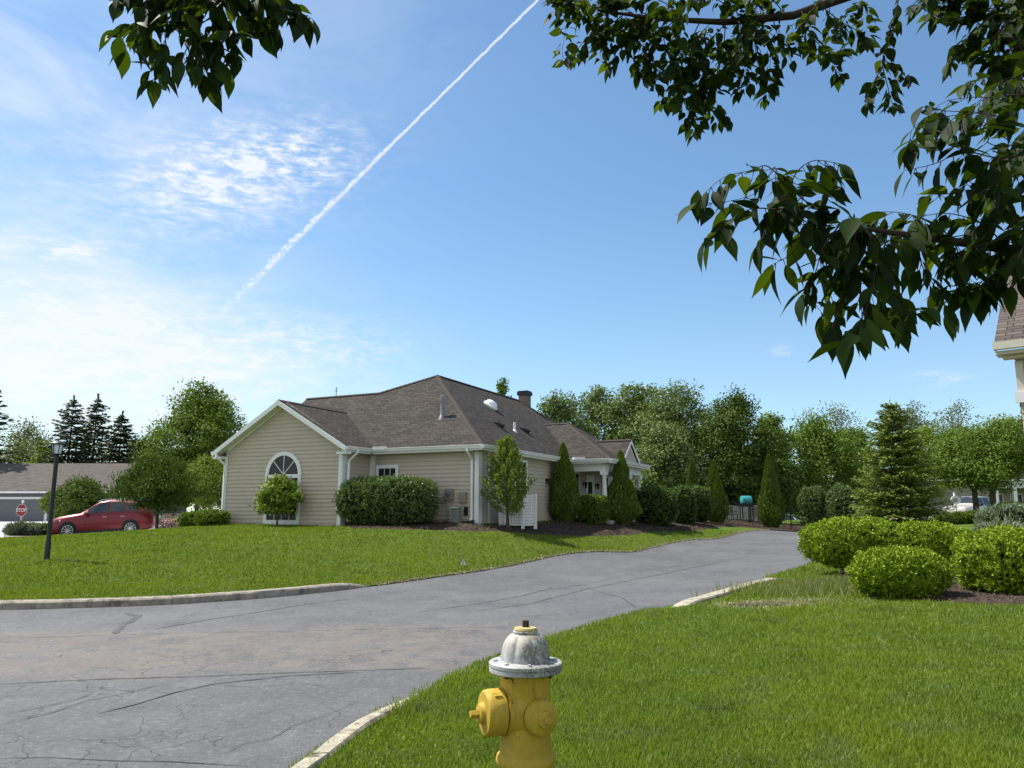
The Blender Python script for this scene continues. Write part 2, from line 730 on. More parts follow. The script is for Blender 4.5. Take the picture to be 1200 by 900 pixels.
def ribbon(mb, pts, wid, off, rng, ragged=0.3):
    """strip a few centimetres wide lying on the road (sealed crack)"""
    pts = [Vector(p[:2]) for p in pts]
    fine_ = []
    for a, b in zip(pts, pts[1:]):
        k = max(1, int((b - a).length / 0.12))
        for j in range(k):
            fine_.append(a.lerp(b, j / k))
    fine_.append(pts[-1])
    L_, R_ = [], []
    wobx = 0
    for i, p in enumerate(fine_):
        d = (fine_[min(i + 1, len(fine_) - 1)] - fine_[max(i - 1, 0)])
        d.normalize()
        n = Vector((-d.y, d.x))
        wobx = wobx * 0.8 + rng.uniform(-1, 1) * wid * ragged
        w = wid * (0.5 + rng.uniform(-0.2, 0.2))
        if i in (0, len(fine_) - 1):
            w *= 0.2
        L_.append(p + n * (w + wobx))
        R_.append(p + n * (-w + wobx))
    allp = np.array([(q.x, q.y) for q in L_ + R_])
    z = Gn(allp[:, 0], allp[:, 1]) + off
    i0 = len(mb.v)
    m_ = len(L_)
    mb.v += [(a[0], a[1], b) for a, b in zip(allp, z)]
    for i in range(m_ - 1):
        mb.f.append([i0 + i, i0 + i + 1, i0 + m_ + i + 1, i0 + m_ + i])
        mb.mi.append(mb.cur)

# ------------------------------------------------------------------ surface materials
def mat_road():
    m, t, b = base_mat('asphalt')
    co = t.new('ShaderNodeTexCoord').outputs['Object']
    big = t.noise(co, 0.28, 5, 0.65)
    med = t.noise(co, 2.2, 5, 0.65)
    grit = t.noise(co, 75, 3, 0.7)
    grit2 = t.noise(co, 220, 2, 0.7)
    grit3 = t.noise(co, 16, 4, 0.75)
    stain = t.noise(t.mapping(co, scale=(0.5, 0.22, 1), rot=(0, 0, R(-34))), 2.6, 6, 0.68)
    c = t.mix(t.ss(big, 0.3, 0.7), (0.070, 0.071, 0.076), (0.112, 0.112, 0.116))
    c = t.mix(t.m('MULTIPLY', t.ss(med, 0.45, 0.75), 0.5), c, (0.145, 0.144, 0.146))
    sp = t.new('ShaderNodeSeparateXYZ')
    t.l.new(co, sp.inputs[0])
    # an older lane of tan and reddish aggregate running across the junction
    wob = t.m('MULTIPLY', t.m('SUBTRACT', t.noise(co, 0.55, 4, 0.6), 0.5), 2.2)
    yy = t.m('ADD', t.m('SUBTRACT', sp.outputs[1], t.m('MULTIPLY', sp.outputs[0], 0.13)), wob)
    band = t.m('MULTIPLY', t.ss(yy, 8.2, 9.2), t.ss(yy, 12.9, 11.8))
    band = t.m('MULTIPLY', band, t.ss(sp.outputs[0], 1.2, -1.4))
    tan = t.mix(t.ss(t.noise(co, 1.3, 4, 0.6), 0.4, 0.62), (0.155, 0.122, 0.100), (0.175, 0.150, 0.115))
    tan = t.mix(t.ss(t.noise(co, 38, 2, 0.6), 0.5, 0.7), tan, (0.085, 0.075, 0.068))
    c = t.mix(t.m('MULTIPLY', band, t.ss(t.noise(co, 3.1, 5, 0.7), 0.30, 0.62)), c, tan)
    c = t.mix(t.m('MULTIPLY', t.ss(t.noise(co, 1.0, 5, 0.7), 0.56, 0.72), 0.55), c, (0.135, 0.128, 0.115))
    c = t.mix(t.m('MULTIPLY', t.ss(stain, 0.50, 0.66), 0.55), c, (0.066, 0.067, 0.071))
    c = t.mix(t.m('MULTIPLY', t.ss(grit3, 0.50, 0.70), 0.6), c, (0.19, 0.188, 0.19))
    c = t.mix(t.m('MULTIPLY', t.ss(grit3, 0.46, 0.32), 0.65), c, (0.050, 0.050, 0.053))
    c = t.mix(t.ss(grit, 0.55, 0.75), c, (0.24, 0.238, 0.238))
    c = t.mix(t.ss(grit, 0.42, 0.28), c, (0.045, 0.045, 0.047))
    c = t.mix(t.m('MULTIPLY', t.ss(grit2, 0.5, 0.8), 0.5), c, (0.22, 0.215, 0.21))
    # fine alligator cracking in worn places
    vor = t.new('ShaderNodeTexVoronoi', feature='DISTANCE_TO_EDGE')
    wv_ = t.new('ShaderNodeVectorMath', operation='ADD')
    t.l.new(co, wv_.inputs[0])
    nn = t.new('ShaderNodeTexNoise')
    nn.inputs['Scale'].default_value = 2.5
    t.l.new(co, nn.inputs['Vector'])
    sc_ = t.new('ShaderNodeVectorMath', operation='SCALE')
    sc_.inputs['Scale'].default_value = 0.5
    t.l.new(nn.outputs['Color'], sc_.inputs[0])
    t.l.new(sc_.outputs[0], wv_.inputs[1])
    t.l.new(wv_.outputs[0], vor.inputs['Vector'])
    vor.inputs['Scale'].default_value = 1.9
    crk = t.m('MULTIPLY', t.ss(vor.outputs['Distance'], 0.016, 0.005), t.ss(t.noise(co, 0.42, 4, 0.6), 0.50, 0.58))
    vor2 = t.new('ShaderNodeTexVoronoi', feature='DISTANCE_TO_EDGE')
    t.l.new(wv_.outputs[0], vor2.inputs['Vector'])
    vor2.inputs['Scale'].default_value = 6.5
    crk2 = t.m('MULTIPLY', t.ss(vor2.outputs['Distance'], 0.05, 0.015), t.ss(t.noise(co, 0.6, 5, 0.65), 0.60, 0.64))
    crk = t.m('MAXIMUM', crk, crk2)
    c = t.mix(t.m('MULTIPLY', crk, 0.62), c, (0.03, 0.028, 0.027))
    t.l.new(c, b.inputs['Base Color'])
    b.inputs['Roughness'].default_value = 0.8
    b.inputs['Specular IOR Level'].default_value = 0.35
    bp = t.new('ShaderNodeBump')
    bp.inputs['Strength'].default_value = 0.55
    bp.inputs['Distance'].default_value = 0.012
    t.l.new(t.m('SUBTRACT', grit, t.m('MULTIPLY', crk, 0.8)), bp.inputs['Height'])
    t.l.new(bp.outputs[0], b.inputs['Normal'])
    return m


def mat_lawn(name, a, c2, dry, thr=(0.62, 0.78)):
    m, t, b = base_mat(name)
    co = t.new('ShaderNodeTexCoord').outputs['Object']
    c = t.mix(t.ss(t.noise(co, 0.5, 5, 0.6), 0.3, 0.7), a, c2)
    c = t.mix(t.m('MULTIPLY', t.ss(t.noise(co, 45, 3, 0.7), 0.35, 0.7), 0.6), c, mul(a, 0.45))
    c = t.mix(t.m('MULTIPLY', t.ss(t.noise(co, 1.7, 5, 0.65), thr[0], thr[1]), 0.6), c, dry)
    t.l.new(c, b.inputs['Base Color'])
    b.inputs['Roughness'].default_value = 0.9
    b.inputs['Specular IOR Level'].default_value = 0.1
    bp = t.new('ShaderNodeBump')
    bp.inputs['Strength'].default_value = 0.8
    bp.inputs['Distance'].default_value = 0.05
    t.l.new(t.noise(co, 60, 4, 0.7), bp.inputs['Height'])
    t.l.new(bp.outputs[0], b.inputs['Normal'])
    return m


M = {}
M['road'] = mat_road()
M['seal'] = mat('crack_sealant', (0.036, 0.035, 0.035), 0.75, var=0.45, scale=14, bump=0.2)
M['smear'] = mat('tar_smear', (0.066, 0.063, 0.062), 0.75, var=0.35, scale=10)
M['lawn'] = mat_lawn('lawn_turf', (0.095, 0.150, 0.020), (0.125, 0.185, 0.026), (0.20, 0.19, 0.07))
M['ground'] = mat_lawn('meadow', (0.055, 0.09, 0.02), (0.075, 0.11, 0.028), (0.13, 0.12, 0.06))
M['mulch'] = mat('bark_mulch', (0.062, 0.047, 0.036), 0.95, var=0.55, scale=38, bump=1.0, bscale=55, spec=0.1, dirt=(0.13, 0.095, 0.08), dscale=60, dthr=(0.55, 0.68))
M['drive'] = mat('driveway_concrete', (0.42, 0.42, 0.42), 0.85, var=0.12, scale=2, bump=0.1)
M['kerb'] = mat('kerb_concrete', (0.30, 0.265, 0.215), 0.9, var=0.3, scale=7, bump=0.5, bscale=70, spec=0.2, dirt=(0.15, 0.13, 0.105), dscale=5, dthr=(0.5, 0.66))
M['kerb_pale'] = mat('kerb_pale_concrete', (0.36, 0.325, 0.25), 0.9, var=0.25, scale=9, bump=0.4, bscale=80, spec=0.2, dirt=(0.14, 0.115, 0.085), dscale=7, dthr=(0.5, 0.66))
M['straw'] = leafmat('straw', [(0.30, 0.27, 0.15), (0.42, 0.38, 0.24), (0.25, 0.24, 0.10)], 0.15)

# ------------------------------------------------------------------ ground, roads, lawns
ROADL = [(-60, 12.4), (-30, 12.75), (-15, 13.1), (-9, 13.55), (-6.3, 14.35), (-4.6, 15.8), (-3.1, 17.9), (0.5, 23.3), (4.5, 29.3), (8.6, 35.4), (13, 42), (17, 48), (22.5, 56.5), (30, 70)]
def smooth_path(pts, n=2):
    pts = [Vector(q[:2]) for q in pts]
    for _ in range(n):
        out = [pts[0]]
        for a, b in zip(pts, pts[1:]):
            out += [a.lerp(b, .25), a.lerp(b, .75)]
        pts = out + [pts[-1]]
    return [tuple(q) for q in pts]


KPX = [hit(u, v, 0.0) for u, v in ((364, 902), (386, 880), (418, 858), (464, 832), (515, 804))]
ROADR = [(-2.0, -8), (-1.9, 1.5), (-1.72, 3.6)] + [tuple(q[:2]) for q in KPX] + [(0.45, 10.3), (2.65, 13.55), (6.3, 19.0), (8.4, 22.2), (14, 30.5), (19, 38.5), (24.5, 47.5), (30, 57), (36, 67)]
ROADR = smooth_path(ROADR)

far_poly = [(-400, -60), (400, -60), (400, 700), (-400, 700)]
mb = MB()
gx = np.concatenate([np.linspace(-400, -64, 9), np.arange(-60, 61, 2.0), np.linspace(64, 400, 9)])
gy = np.concatenate([np.linspace(-60, -14, 4), np.arange(-12, 91, 2.0), np.linspace(94, 700, 12)])
XX, YY = np.meshgrid(gx, gy)
ZZ = Gn(XX, YY) - 0.14
nx_, ny_ = len(gx), len(gy)
mb.v = [tuple(p) for p in zip(XX.ravel(), YY.ravel(), ZZ.ravel())]
for j in range(ny_ - 1):
    for i in range(nx_ - 1):
        mb.f.append([j * nx_ + i, j * nx_ + i + 1, (j + 1) * nx_ + i + 1, (j + 1) * nx_ + i])
        mb.mi.append(0)
tag(mb.build('ground', M['ground'], smooth=True), kind='structure')

rng = random.Random(4)
road_poly = ROADL + [(36, 67.2)] + list(reversed(ROADR)) + [(-60, -8.2)]
# widen a little so that the lawn sheets overlap the asphalt
CRACKS = [  # sealed cracks and tar lines, by picture points on the road
    ([(0, 802), (120, 796), (240, 793), (330, 789), (420, 786), (505, 783)], 0.05),
    ([(0, 748), (90, 746), (200, 742), (330, 740), (420, 738), (520, 736), (600, 735)], 0.035),
    ([(110, 838), (160, 826), (210, 811), (250, 802), (330, 793), (420, 788)], 0.07),
    ([(0, 849), (60, 836), (100, 822), (150, 812), (190, 802)], 0.03),
    ([(0, 838), (50, 829), (90, 820), (110, 812)], 0.025),
    ([(0, 889), (60, 888), (130, 892), (200, 893), (290, 898)], 0.035),
    ([(180, 738), (240, 727), (300, 718), (360, 708), (410, 702)], 0.07),
    ([(136, 743), (148, 730), (160, 722), (148, 718)], 0.16),
    ([(488, 718), (560, 708), (610, 699), (648, 689)], 0.06),
    ([(560, 716), (620, 708), (690, 690), (740, 680), (800, 668), (880, 652)], 0.06),
    ([(648, 691), (690, 684), (740, 672), (800, 662), (850, 656), (885, 645)], 0.07),
    ([(648, 689), (690, 690), (728, 700), (745, 712)], 0.045),
    ([(400, 688), (450, 694), (540, 690), (640, 684)], 0.03),
    ([(252, 803), (300, 806), (350, 800), (385, 806)], 0.018),
    ([(262, 885), (285, 872), (318, 866), (345, 850), (384, 838), (420, 822)], 0.016),
    ([(420, 640), (425, 640)], 0.01),
]


def road_extra(mb_):
    for k, (pts, w) in enumerate(CRACKS[:-1]):
        mb_.cur = 2 if w > 0.065 else 1
        ribbon(mb_, [hit(u, v) for u, v in pts], w * (0.55 if w > 0.09 else 0.36), 0.004 + 0.0012 * (k % 5), rng)
    mb_.cur = 0


sheet('road', road_poly, 0.0, [M['road'], M['seal'], M['smear']], step=0.7, extra=road_extra)

lawnL = ROADL[1:] + [(24, 72), (-20, 70), (-34, 56), (-34, 30), (-40, 22)]
lawnR = ROADR[1:] + [(50, 67), (50, -6), (-1.95, -6)]
CUTL = [tuple(p[:2]) for p in (Vector((-16.6, 31.2)),)]
LAWN_OFF = 0.07
lawn_left = [(-40, 12.9)] + ROADL[2:] + [(26, 72), (-12, 72), (-12.3, 42), (-13.6, 33.6), (-15.5, 31.9), (-18.5, 30.2), (-22, 29.0), (-28, 27.5), (-40, 26)]
sheet('lawn', lawn_left, LAWN_OFF, M['lawn'], step=0.7, edge_drop=0.05)
sheet('lawn', lawnR, LAWN_OFF + 0.012, M['lawn'], step=0.6, edge_drop=0.05)
drive = [(-40, 26.3), (-28, 27.8), (-22, 29.3), (-18.5, 30.5), (-15.5, 32.2), (-13.7, 33.9), (-12.4, 41.8), (-12.2, 56), (-60, 56), (-60, 26.3)]
sheet('driveway', drive, 0.02, M['drive'], step=1.0)

# ---- mulch bed along the house, from the big shrub to the fence
bed_front = [hit(u, v, 0.1) for u, v in ((405, 619), (470, 620), (520, 621.5), (560, 622.5), (620, 625.5), (690, 628), (742, 626.5))] + [at(u, d) for u, d in ((800, 37.2), (850, 42.0), (905, 44.6), (950, 46.0), (985, 46))]
mulch_poly = [tuple(p[:2]) for p in bed_front] + [(21.5, 52), (16, 54), (9, 46), (3.4, 37.5), (0.6, 30.5), (-1.0, 27.8), (-5.8, 30.3)]
MULCH = mulch_poly
sheet('mulch_bed', mulch_poly, 0.11, M['mulch'], step=0.5, edge_drop=0.06)


def kerb(name, path, w, h, m, seg_len=3.0, gap=0.012, inner=True, base=-0.1, taper=(0, 0)):
    """rounded concrete kerb; the path is the road side, the kerb lies to the right of it when walked"""
    mb_ = MB()
    pts = [Vector(p[:2]) for p in smooth_path(path)]
    fine_ = []
    for a, b in zip(pts, pts[1:]):
        k = max(1, int((b - a).length / 0.3))
        for j in range(k):
            fine_.append(a.lerp(b, j / k))
    fine_.append(pts[-1])
    prof = [(0.0, base), (0.012, h - 0.035), (0.04, h - 0.006), (0.07, h), (w - 0.02, h + 0.004), (w, h - 0.02), (w, base)]
    # even steps along the smoothed path
    ev = [fine_[0]]
    for q in fine_[1:]:
        if (q - ev[-1]).length > 0.22:
            ev.append(q)
    fine_ = ev
    per = int(seg_len / 0.27)
    rg = random.Random(3)
    i = 0
    while i < len(fine_) - 1:
        j = min(i + per, len(fine_) - 1)
        if j == i:
            break
        rings = []
        jx, jz = rg.uniform(-0.008, 0.008), rg.uniform(-0.006, 0.006)
        for q in range(i, j + 1):
            p = fine_[q].copy()
            d = (fine_[min(q + 1, len(fine_) - 1)] - fine_[max(q - 1, 0)]).normalized()
            if q == j and j < len(fine_) - 1:
                p -= d * gap
            n = Vector((d.y, -d.x))
            z0 = G(p.x, p.y)
            for e_, t_ in ((0, taper[0]), (len(fine_) - 1, taper[1])):
                if t_:
                    z0 -= (h + .02) * max(0, 1 - abs(q - e_) * .25 / t_) ** 1.5
            rings.append([(p.x + n.x * (o_ + jx), p.y + n.y * (o_ + jx), z0 + z_ + jz + rg.uniform(-0.003, 0.003)) for o_, z_ in prof])
        k = len(prof)
        i0 = len(mb_.v)
        for r_ in rings:
            mb_.v += r_
        for q in range(len(rings) - 1):
            for e in range(k - 1):
                mb_.f.append([i0 + q * k + e, i0 + (q + 1) * k + e, i0 + (q + 1) * k + e + 1, i0 + q * k + e + 1])
                mb_.mi.append(0)
        mb_.f.append([i0 + e for e in range(k)])
        mb_.f.append([i0 + (len(rings) - 1) * k + e for e in reversed(range(k))])
        mb_.mi += [0, 0]
        i = j
    return tag(mb_.build(name, m, smooth=True), kind='structure')


kl = [(-40, 12.6), (-30, 12.72), (-15, 13.08), (-9, 13.5), (-7.4, 13.9), (-6.3, 14.3), (-5.3, 15.05), (-4.6, 15.75), (-3.9, 16.7), (-3.1, 17.85)]
kerb('kerb', list(reversed(kl)), 0.24, 0.135, M['kerb'], seg_len=2.4, taper=(.9, 0))
kr = [(-1.9, 1.5), (-1.72, 3.6)] + [tuple(q[:2]) for q in KPX] + [tuple(hit(530, 797)[:2])]
kerb('kerb', kr, 0.17, 0.115, M['kerb_pale'], seg_len=2.6, taper=(0, 1.6))
kr2 = [tuple(hit(u, v, 0.05)[:2]) for u, v in ((770, 716), (800, 708), (840, 697), (880, 685), (905, 679))]
kerb('kerb', kr2, 0.30, 0.135, M['kerb_pale'], seg_len=3.0, taper=(.8, .35))

# little planting island with a raised edge in front of the stop sign
isl = [at(14, 32.5), at(70, 32.0), at(100, 33.2), at(105, 38), at(60, 41), at(22, 40), at(12, 36)]
sheet('mulch_bed', [tuple(p[:2]) for p in isl], 0.16, M['mulch'], step=0.6)
kerb('kerb', [isl[k][:2] for k in (6, 0, 1, 2)], 0.16, 0.2, M['kerb'], seg_len=4)


# ------------------------------------------------------------------ grass
def blades(name, X, Y, off, L, Wd, lean, m, seed, kind='stuff', bend=0.5):
    """grass: one two-segment blade per root"""
    rg = np.random.default_rng(seed)
    n = len(X)
    Z = Gn(X, Y) + off
    a = rg.uniform(0, 2 * PI, n)
    ln = np.abs(rg.normal(0, lean, n))
    L = L * rg.uniform(0.55, 1.25, n)
    up = np.stack([np.sin(ln) * np.cos(a), np.sin(ln) * np.sin(a), np.cos(ln)], 1)
    ln2 = ln + rg.uniform(0.1, 0.9, n) * bend
    up2 = np.stack([np.sin(ln2) * np.cos(a), np.sin(ln2) * np.sin(a), np.cos(ln2)], 1)
    th = a + rg.uniform(0.6, 2.5, n)
    sd_ = np.stack([np.cos(th), np.sin(th), np.zeros(n)], 1)
    Wd = (Wd * rg.uniform(0.7, 1.3, n))[:, None]
    P = np.stack([X, Y, Z], 1)
    Lc = L[:, None]
    v0 = P - sd_ * Wd * 0.5
    v1 = P + sd_ * Wd * 0.5
    mid_ = P + up * Lc * 0.55
    v2 = mid_ + sd_ * Wd * 0.42
    v3 = mid_ - sd_ * Wd * 0.42
    tip = mid_ + up2 * Lc * 0.45
    V = np.stack([v0, v1, v2, v3, tip], 1).reshape(-1, 3)
    b_ = np.arange(n)[:, None] * 5
    # quad + triangle written as two quads is wasteful: use triangles
    Fc = np.concatenate([b_ + np.array([[0, 1, 2]]), b_ + np.array([[0, 2, 3]]), b_ + np.array([[3, 2, 4]])], 0)
    o = mesh_np(name, V, Fc, m)
    return tag(o, kind=kind)


M['grass'] = leafmat('grass_blades', [(0.099, 0.165, 0.014), (0.145, 0.226, 0.021), (0.180, 0.259, 0.030), (0.116, 0.193, 0.023), (0.244, 0.275, 0.081)], 0.40, 0.5, 0.25, tcol=(1.25, 1.2, 0.5), patch=0.6)
M['grass_far'] = leafmat('grass_blades_far', [(0.087, 0.145, 0.013), (0.132, 0.204, 0.018), (0.168, 0.232, 0.026), (0.117, 0.184, 0.021)], 0.40, 0.6, 0.15, tcol=(1.25, 1.2, 0.5), patch=0.45)
M['grass_dry'] = leafmat('grass_dry', [(0.15, 0.19, 0.045), (0.21, 0.23, 0.08), (0.12, 0.18, 0.03), (0.30, 0.28, 0.14)], 0.3)

rgn = np.random.default_rng(11)
EXCL = []   # circles and beds where no lawn grass grows, filled below


def fan(n, d0, d1, side, power):
    t_ = rgn.uniform(0, 1, n)
    d = (d0 ** (1 - power) + t_ * (d1 ** (1 - power) - d0 ** (1 - power))) ** (1 / (1 - power))
    x = rgn.uniform(-1, 1, n) * (side * d + 1.0)
    return x, d


x, y = fan(1080000, 2.6, 27, 0.92, 1.25)
yew_bed = [tuple(hit(u, v, 0.08)[:2]) for u, v in ((990, 688), (1015, 700), (1060, 704), (1110, 707), (1160, 709), (1260, 711))] + [(22, 15), (15, 22), (10.2, 21.5), (8.3, 20.2)]
bare = hit(893, 709, 0.08)
KR2 = [hit(u, v, 0.05) for u, v in ((770, 716), (800, 708), (840, 697), (880, 685), (905, 679))]
kd = (KR2[-1] - KR2[0]).normalized()
kn = Vector((kd.y, -kd.x, 0))
kerb_strip = [tuple((q + kn * o_)[:2]) for q, o_ in ((KR2[0], -.3), (KR2[2], -.3), (KR2[4] + kd * .1, -.3), (KR2[4] + kd * .1, .52), (KR2[2], .50), (KR2[0], .36))]
_k2 = [Vector((-1.72, 3.6, 0))] + KPX[:5]
kerb_strip2 = [tuple(q[:2]) for q in _k2] + [(q.x + .17 - .02 * i, q.y - .10 + .01 * i) for i, q in reversed(list(enumerate(_k2)))]
keep = inside(lawnR, x, y) & ~inside(yew_bed, x, y)
rb = ((x - bare.x) / 0.85) ** 2 + ((y - bare.y) / 0.55) ** 2
keep &= (rb > 1) | (rgn.uniform(0, 1, len(x)) < 0.10)
keep &= ~inside(kerb_strip, x, y) & (~inside(kerb_strip2, x, y) | (rgn.uniform(0, 1, len(x)) < 0.16))
x, y = x[keep], y[keep]
wd = 0.0028 + 0.00075 * y
hl = 0.046 + 0.0016 * y
# greener tufts and thinner places
clump = np.sin(x * 3.1 + np.sin(y * 2.3) * 1.3) * np.sin(y * 2.7 + np.sin(x * 1.9)) * 0.5 + 0.5
hl = hl * (0.8 + 0.4 * clump)
blades('grass', x, y, LAWN_OFF + 0.0, hl, wd, 0.42, M['grass'], 5)

x, y = fan(470000, 13.2, 40, 0.84, 1.3)
keep = inside(lawn_left, x, y) & ~inside(mulch_poly, x, y)
hs = inside([(-11.2, 31.3), (-6.4, 28.7), (-5.6, 30.3), (-1.2, 28.2), (6.4, 43.5), (-3, 50)], x, y)
x, y = x[keep & ~hs], y[keep & ~hs]
blades('grass', x, y, LAWN_OFF, 0.045 + 0.0006 * y, 0.007 + 0.0007 * y, 0.75, M['grass_far'], 6)

# straw-coloured edge where the lawn meets the asphalt, and dry grass round the bare patch
ex, ey = [], []
for a, b in zip(ROADL[6:-1], ROADL[7:]):
    n_ = int((Vector(b) - Vector(a)).length * 260)
    t_ = rgn.uniform(0, 1, n_)
    o_ = np.abs(rgn.normal(0, 0.16, n_)) - 0.05
    d = (Vector(b) - Vector(a)).normalized()
    ex.append(a[0] + (b[0] - a[0]) * t_ - d.y * o_)
    ey.append(a[1] + (b[1] - a[1]) * t_ + d.x * o_)
ex, ey = np.concatenate(ex), np.concatenate(ey)
blades('dry_grass', ex, ey, 0.02, 0.05, 0.022, 0.9, M['straw'], 8)
n_ = 5200
ex = bare.x + rgn.normal(0, 0.55, n_) + 0.3
ey = bare.y + rgn.normal(0, 0.28, n_) + 0.1
k_ = inside(lawnR, ex, ey)
blades('dry_grass', ex[k_], ey[k_], LAWN_OFF, 0.06, 0.010, 1.0, M['straw'], 9, bend=.8)
# long pale mown stalks scattered over the near lawn
n_ = 420
x, y = fan(n_, 4.5, 15, 0.70, 1.1)
k_ = inside(lawnR, x, y) & ~inside(yew_bed, x, y) & (x > 1.2 + rgn.uniform(0, 2.5, n_)) & (y > 6)
blades('cut_stalks', x[k_], y[k_], LAWN_OFF + 0.045, 0.13, 0.0030 + 0.00025 * y[k_], 1.35, M['straw'], 10, bend=0.3)
# tall weedy grass by the yews
tuft = hit(975, 690, 0.08)
n_ = 9000
ex = tuft.x + rgn.normal(0, 0.75, n_)
ey = tuft.y + rgn.normal(0, 0.55, n_)
k_ = inside(lawnR, ex, ey)
blades('tall_grass', ex[k_], ey[k_], LAWN_OFF, 0.19, 0.012, 0.45, M['grass_dry'], 12)
sheet('mulch_bed', yew_bed, LAWN_OFF + 0.05, M['mulch'], step=0.5, edge_drop=0.05)
bp_ = [(bare.x + 0.45 * math.cos(a) * (1 + 0.25 * math.sin(3 * a)), bare.y + 0.26 * math.sin(a) * (1 + 0.2 * math.cos(2 * a))) for a in [2 * PI * k / 16 for k in range(16)]]
sheet('mulch_bed', bp_, LAWN_OFF + 0.03, M['mulch'], step=0.2)

# broad-leaved weeds and clover by the kerbs
M['weed'] = leafmat('weed_leaves', [(0.14, 0.22, 0.02), (0.20, 0.28, 0.03), (0.17, 0.25, 0.025)], 0.3)
wx, wy = [], []
for (u, v, sx, sy, n_) in ((435, 884, .28, .22, 900), (470, 862, .25, .25, 600), (52, 692, .45, .35, 1100), (20, 690, .5, .3, 500), (415, 895, .2, .2, 500), (1010, 800, .25, .2, 260), (760, 790, .2, .2, 220)):
    q = hit(u, v, .1)
    wx.append(q.x + rgn.normal(0, sx, n_))
    wy.append(q.y + rgn.normal(0, sy, n_))
wx, wy = np.concatenate(wx), np.concatenate(wy)
k_ = (inside(lawnR, wx, wy) & ~inside(kerb_strip2, wx, wy)) | (inside(lawn_left, wx, wy) & (wy > 13.3))
blades('weeds', wx[k_], wy[k_], LAWN_OFF, 0.05, 0.016, 0.8, M['weed'], 31, bend=.8)


# loose bark chips over the mulch
M['chips'] = leafmat('bark_chips', [(0.035, 0.026, 0.020), (0.075, 0.052, 0.038), (0.13, 0.095, 0.07), (0.06, 0.042, 0.033)], 0.02, 0.9, 0.1)


def chips(poly, n, off, L, seed):
    rg = np.random.default_rng(seed)
    a = np.array([q[:2] for q in poly])
    x_ = rg.uniform(a[:, 0].min(), a[:, 0].max(), n)
    y_ = rg.uniform(a[:, 1].min(), a[:, 1].max(), n)
    k = inside(poly, x_, y_)
    x_, y_ = x_[k], y_[k]
    n = len(x_)
    P = np.stack([x_, y_, Gn(x_, y_) + off + rg.uniform(0, .03, n)], 1)
    D = unit(np.stack([rg.normal(0, 1, n), rg.normal(0, 1, n), rg.normal(0, .35, n)], 1))
    N = unit(np.stack([rg.normal(0, .45, n), rg.normal(0, .45, n), np.ones(n)], 1))
    V, Fc = diamonds(P, D, N, L * rg.uniform(.5, 1.5, n), L * rg.uniform(.2, .5, n), .05)
    return tag(mesh_np('bark_chips', V, Fc, M['chips']), kind='stuff')


chips(mulch_poly, 90000, .115, .10, 41)
chips(yew_bed, 30000, LAWN_OFF + .055, .06, 42)

# ------------------------------------------------------------------ building materials
def mat_siding(name, col, stain=0.08):
    m, t, b = base_mat(name)
    co = t.new('ShaderNodeTexCoord').outputs['Object']
    grain = t.noise(t.mapping(co, scale=(1.2, 1.2, 30)), 3, 4, 0.6)
    blot = t.noise(co, 0.9, 5, 0.6)
    c = t.mix(t.ss(grain, 0.3, 0.7), mul(col, 0.95), mul(col, 1.05))
    c = t.mix(t.ss(blot, 0.4, 0.75), c, t.mix(stain * 4, c, mul(col, 0.8)))
    t.l.new(c, b.inputs['Base Color'])
    b.inputs['Roughness'].default_value = 0.65
    b.inputs['Specular IOR Level'].default_value = 0.3
    return m


def mat_shingle(name, cols, streak=True):
    """laid by UV in metres: u along the eave, v up the slope"""
    m, t, b = base_mat(name)
    uv = t.new('ShaderNodeUVMap').outputs[0]
    br = t.new('ShaderNodeTexBrick')
    t.l.new(uv, br.inputs['Vector'])
    br.inputs['Scale'].default_value = 1.0
    br.inputs['Brick Width'].default_value = 0.33
    br.inputs['Row Height'].default_value = 0.15
    br.inputs['Mortar Size'].default_value = 0.012
    br.inputs['Mortar Smooth'].default_value = 0.3
    br.inputs['Bias'].default_value = 0.0
    br.offset = 0.37
    br.inputs['Color1'].default_value = (0, 0, 0, 1)
    br.inputs['Color2'].default_value = (1, 1, 1, 1)
    br.inputs['Mortar'].default_value = (0.3, 0.3, 0.3, 1)
    ramp = t.new('ShaderNodeValToRGB')
    e = ramp.color_ramp.elements
    e[0].color = (*cols[0], 1)
    e[1].color = (*cols[2], 1)
    k = e.new(0.5)
    k.color = (*cols[1], 1)
    t.l.new(br.outputs['Color'], ramp.inputs[0])
    gr = t.noise(uv, 46, 3, 0.7)
    big = t.noise(t.mapping(uv, scale=(1.0, 0.35, 1)), 0.8, 5, 0.6)
    c = t.mix(t.ss(gr, 0.35, 0.7), ramp.outputs[0], t.mix(0.35, ramp.outputs[0], (0.10, 0.086, 0.076)))
    if streak:
        c = t.mix(t.m('MULTIPLY', t.ss(big, 0.5, 0.72), 0.5), c, (0.083, 0.072, 0.062))
    c = t.mix(br.outputs['Fac'], c, mul(cols[0], 0.35))
    t.l.new(c, b.inputs['Base Color'])
    b.inputs['Roughness'].default_value = 0.92
    b.inputs['Specular IOR Level'].default_value = 0.15
    bp = t.new('ShaderNodeBump')
    bp.inputs['Strength'].default_value = 0.7
    bp.inputs['Distance'].default_value = 0.015
    t.l.new(t.m('SUBTRACT', t.m('MULTIPLY', gr, 0.3), br.outputs['Fac']), bp.inputs['Height'])
    t.l.new(bp.outputs[0], b.inputs['Normal'])
    return m


